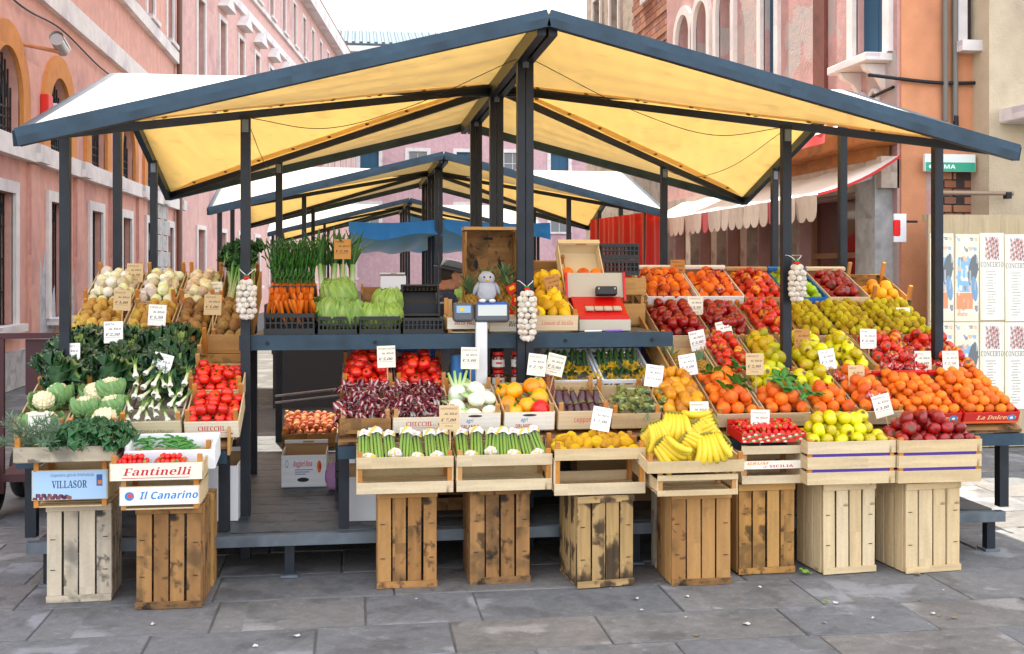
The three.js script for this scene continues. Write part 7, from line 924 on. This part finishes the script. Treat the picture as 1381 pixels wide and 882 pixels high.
// ---------- man in a hat behind the stall ----------
{
  const J = { hip: V(0, 0.82, 0), chest: V(0.03, 1.18, 0), neck: V(0.09, 1.34, 0), sl: V(0.05, 1.26, -0.18), sr: V(0.05, 1.26, 0.18), el: V(0.14, 1.02, -0.24), er: V(0.16, 1.02, 0.24), wl: V(0.34, 0.98, -0.14), wr: V(0.36, 0.98, 0.14), kl: V(0.03, 0.45, -0.1), kr: V(0.0, 0.45, 0.1), al: V(0, 0.08, -0.1), ar: V(-0.02, 0.08, 0.1), tl: V(0.16, 0.045, -0.11), tr: V(0.14, 0.045, 0.11), h: V(0.145, 1.47, 0) };
  const bones = [['hip', 'chest', 0.16, 0.17], ['chest', 'neck', 0.14, 0.06], ['chest', 'sl', 0.11, 0.08], ['chest', 'sr', 0.11, 0.08], ['sl', 'el', 0.065, 0.052], ['sr', 'er', 0.065, 0.052], ['el', 'wl', 0.05, 0.035], ['er', 'wr', 0.05, 0.035], ['hip', 'kl', 0.11, 0.07], ['hip', 'kr', 0.11, 0.07], ['kl', 'al', 0.068, 0.048], ['kr', 'ar', 0.068, 0.048], ['al', 'tl', 0.045, 0.035], ['ar', 'tr', 0.045, 0.035], ['neck', 'h', 0.06, 0.07]];
  const seg = (p, a, b, ra, rb) => { const ba = b.clone().sub(a), t = Math.max(0, Math.min(1, p.clone().sub(a).dot(ba) / ba.lengthSq())); return p.distanceTo(a.clone().addScaledVector(ba, t)) - (ra + (rb - ra) * t); };
  const smin = (a, b, k) => { const h = Math.max(k - Math.abs(a - b), 0) / k; return Math.min(a, b) - h * h * k * 0.25; };
  const marching = (res, c, half, f, colf) => { const mc = new MarchingCubes(res, M.matt, false, false, 120000); mc.isolation = 0; const hs = res / 2, v = V(0, 0, 0); for (let z = 0; z < res; z++) for (let y = 0; y < res; y++) for (let x = 0; x < res; x++) { v.set((x - hs) / hs * half, (y - hs) / hs * half, (z - hs) / hs * half).add(c); mc.field[z * res * res + y * res + x] = -f(v); } mc.update(); const n = mc.count, pos = new Float32Array(n * 3), nor = new Float32Array(n * 3), col = new Float32Array(n * 3); for (let i = 0; i < n; i++) { const q = V(mc.positionArray[i * 3], mc.positionArray[i * 3 + 1], mc.positionArray[i * 3 + 2]).multiplyScalar(half).add(c); pos.set([q.x, q.y, q.z], i * 3); col.set(colf(q), i * 3); } nor.set(mc.normalArray.subarray(0, n * 3)); const g = new THREE.BufferGeometry(); g.setAttribute('position', new THREE.BufferAttribute(pos, 3)); g.setAttribute('normal', new THREE.BufferAttribute(nor, 3)); g.setAttribute('color', new THREE.BufferAttribute(col, 3)); g.deleteAttribute('normal'); const m = mergeVertices(g, 1e-4); m.computeVertexNormals(); return m; };
  const body = marching(72, V(0.1, 0.78, 0), 0.86, p => { let d = 9; for (const [a, b, ra, rb] of bones) d = smin(d, seg(p, J[a], J[b], ra, rb), 0.06); return d; }, q => q.y > 1.36 ? [0.45, 0.22, 0.15] : q.y > 0.8 ? (q.x > 0.33 ? [0.45, 0.22, 0.15] : [0.02, 0.03, 0.07]) : q.y < 0.1 ? [0.03, 0.02, 0.02] : [0.05, 0.05, 0.06]);
  const H = V(0.15, 1.475, 0), skinC = [0.46, 0.21, 0.13], hair = [0.03, 0.025, 0.022];
  const hand = (w, s) => { const gs = [[w, w.clone().add(V(0.07, -0.01, 0)), 0.028, 0.032]]; for (let k = 0; k < 4; k++) { const b = w.clone().add(V(0.075, -0.01, (k - 1.5) * 0.019)); const L = [0.055, 0.07, 0.066, 0.05][k]; const m2 = b.clone().add(V(L * 0.6, -0.012, 0)); gs.push([b, m2, 0.0095, 0.009], [m2, m2.clone().add(V(L * 0.35, -0.03, 0)), 0.009, 0.008]); } const tb = w.clone().add(V(0.03, 0, -s * 0.03)), t2 = tb.clone().add(V(0.04, -0.005, -s * 0.025)); gs.push([tb, t2, 0.012, 0.01], [t2, t2.clone().add(V(0.03, -0.01, 0)), 0.01, 0.009]); return marching(44, w.clone().add(V(0.07, -0.02, 0)), 0.13, p => { let d = 9; for (const q of gs) d = smin(d, seg(p, ...q), 0.012); return d; }, () => skinC); };
  const headG = marching(56, H, 0.17, p => { const q = p.clone().sub(H), e = (c, r) => { const l = q.clone().sub(c); return (Math.sqrt((l.x / r.x) ** 2 + (l.y / r.y) ** 2 + (l.z / r.z) ** 2) - 1) * Math.min(r.x, r.y, r.z); }; let d = e(V(-0.012, 0.02, 0), V(0.092, 0.10, 0.074)); d = smin(d, e(V(0.04, -0.05, 0), V(0.05, 0.065, 0.052)), 0.03); d = smin(d, seg(q, V(0.078, 0.015, 0), V(0.104, -0.028, 0), 0.009, 0.014), 0.014); d = smin(d, e(V(0.075, -0.062, 0), V(0.018, 0.01, 0.022)), 0.012); for (const s of [-1, 1]) { d = smin(d, e(V(-0.005, -0.01, s * 0.078), V(0.018, 0.03, 0.01)), 0.008); d = smin(d, e(V(0.07, 0.026, s * 0.032), V(0.02, 0.008, 0.02)), 0.01); } d = smin(d, seg(q, V(-0.02, -0.06, 0), V(-0.06, -0.14, 0), 0.05, 0.055), 0.02); return d; }, q => { const l = q.clone().sub(H); return (l.x < 0.0 && l.y > -0.06 || l.y > 0.06) && Math.abs(l.z) < 0.085 && !(l.x > -0.03 && Math.abs(l.z) > 0.074) ? hair : Math.abs(l.y + 0.062) < 0.004 && l.x > 0.07 ? [0.2, 0.05, 0.04] : skinC; });
  const g = mergeGeometries([body, headG, hand(J.wl, -1), hand(J.wr, 1)]);
  const P = single('person', g, M.matt, 'person in a dark jacket and grey brimmed hat, head lowered behind the stall', 'person'); P.position.set(Xu(588, 10.1), 0.06, -10.1); P.rotation.y = 0.25;
  const felt = std([0.12, 0.14, 0.17], 0.95), hat = new THREE.Group(); hat.name = 'hat'; P.add(hat); hat.position.set(H.x - 0.005, H.y + 0.055, 0); hat.rotation.z = -0.22;
  mesh('crown', new THREE.LatheGeometry([[0.098, 0], [0.096, 0.04], [0.086, 0.085], [0.06, 0.1], [0, 0.088]].map(p => new THREE.Vector2(...p)), 24).scale(1.08, 1, 0.86), felt, hat); mesh('brim', new THREE.LatheGeometry([[0.096, 0.004], [0.13, -0.004], [0.158, 0.008], [0.158, 0.011], [0.13, 0], [0.096, 0.009]].map(p => new THREE.Vector2(...p)), 28).scale(1.08, 1, 0.86), felt, hat); mesh('band', new THREE.CylinderGeometry(0.0995, 0.1005, 0.028, 24, 1, true).scale(1.08, 1, 0.86), M.dark, hat, 0, 0.018, 0);
  for (const s of [-1, 1]) { const e = mesh('eye', new THREE.SphereGeometry(0.009, 10, 8), std([0.1, 0.07, 0.05], 0.3), P, H.x + 0.076, H.y + 0.01, s * 0.032); }
}
// ---------- small litter on the pavement ----------
{
  const scrap = [new THREE.CircleGeometry(0.012, 5), new THREE.CircleGeometry(0.018, 6)].map(g => { const p = g.attributes.position; for (let i = 0; i < p.count; i++) p.setXYZ(i, p.getX(i) * (1 + 0.5 * Math.sin(i * 3)), p.getY(i), 0.004 * Math.sin(i * 2)); g.computeVertexNormals(); return g; }), sm = [std([0.6, 0.58, 0.54], 0.9, { side: THREE.DoubleSide }), std([0.25, 0.18, 0.1], 0.9, { side: THREE.DoubleSide })];
  for (let i = 0; i < 26; i++) { const m = single('litter_scrap', scrap[i % 2], sm[i % 3 ? 0 : 1], i % 3 ? 'tiny pale paper scrap trodden onto the paving' : 'tiny dry brown leaf scrap on the paving', 'litter', i % 3 ? 'paper scraps on the paving' : 'leaf scraps on the paving'); m.position.set(rr(-2, 3), 0.006, -rr(4.7, 5.5)); m.rotation.set(-Math.PI / 2 + rr(-0.1, 0.1), 0, rr(0, 6)); m.scale.setScalar(rr(0.4, 1.1)); }
  const lf = leafGeo({ L: 0.07, W: 0.05, curl: 0.5, ruf: 0.1, a: [0.2, 0.42, 0.05], b: [0.3, 0.5, 0.08], rib: [0.4, 0.55, 0.15] });
  [[1095, 775, 'bright green leaf fallen between two pale plinths'], [1118, 812, 'small yellowed leaf fallen on the pavement']].forEach(([u, v, l], i) => { const dep = EYE * FL / (v - 362), xc = (u - 690.5) / FL * dep, m = single('fallen_leaf', lf, M.leaf, l, 'leaf'); m.position.set(xc * Math.cos(YAW) + dep * Math.sin(YAW), 0.006, -(dep * Math.cos(YAW) - xc * Math.sin(YAW))); m.rotation.set(-Math.PI / 2 + 0.1, 0, 1.2 + i); m.scale.setScalar(i ? 0.6 : 1); });
}
renderer.render(scene, camera);
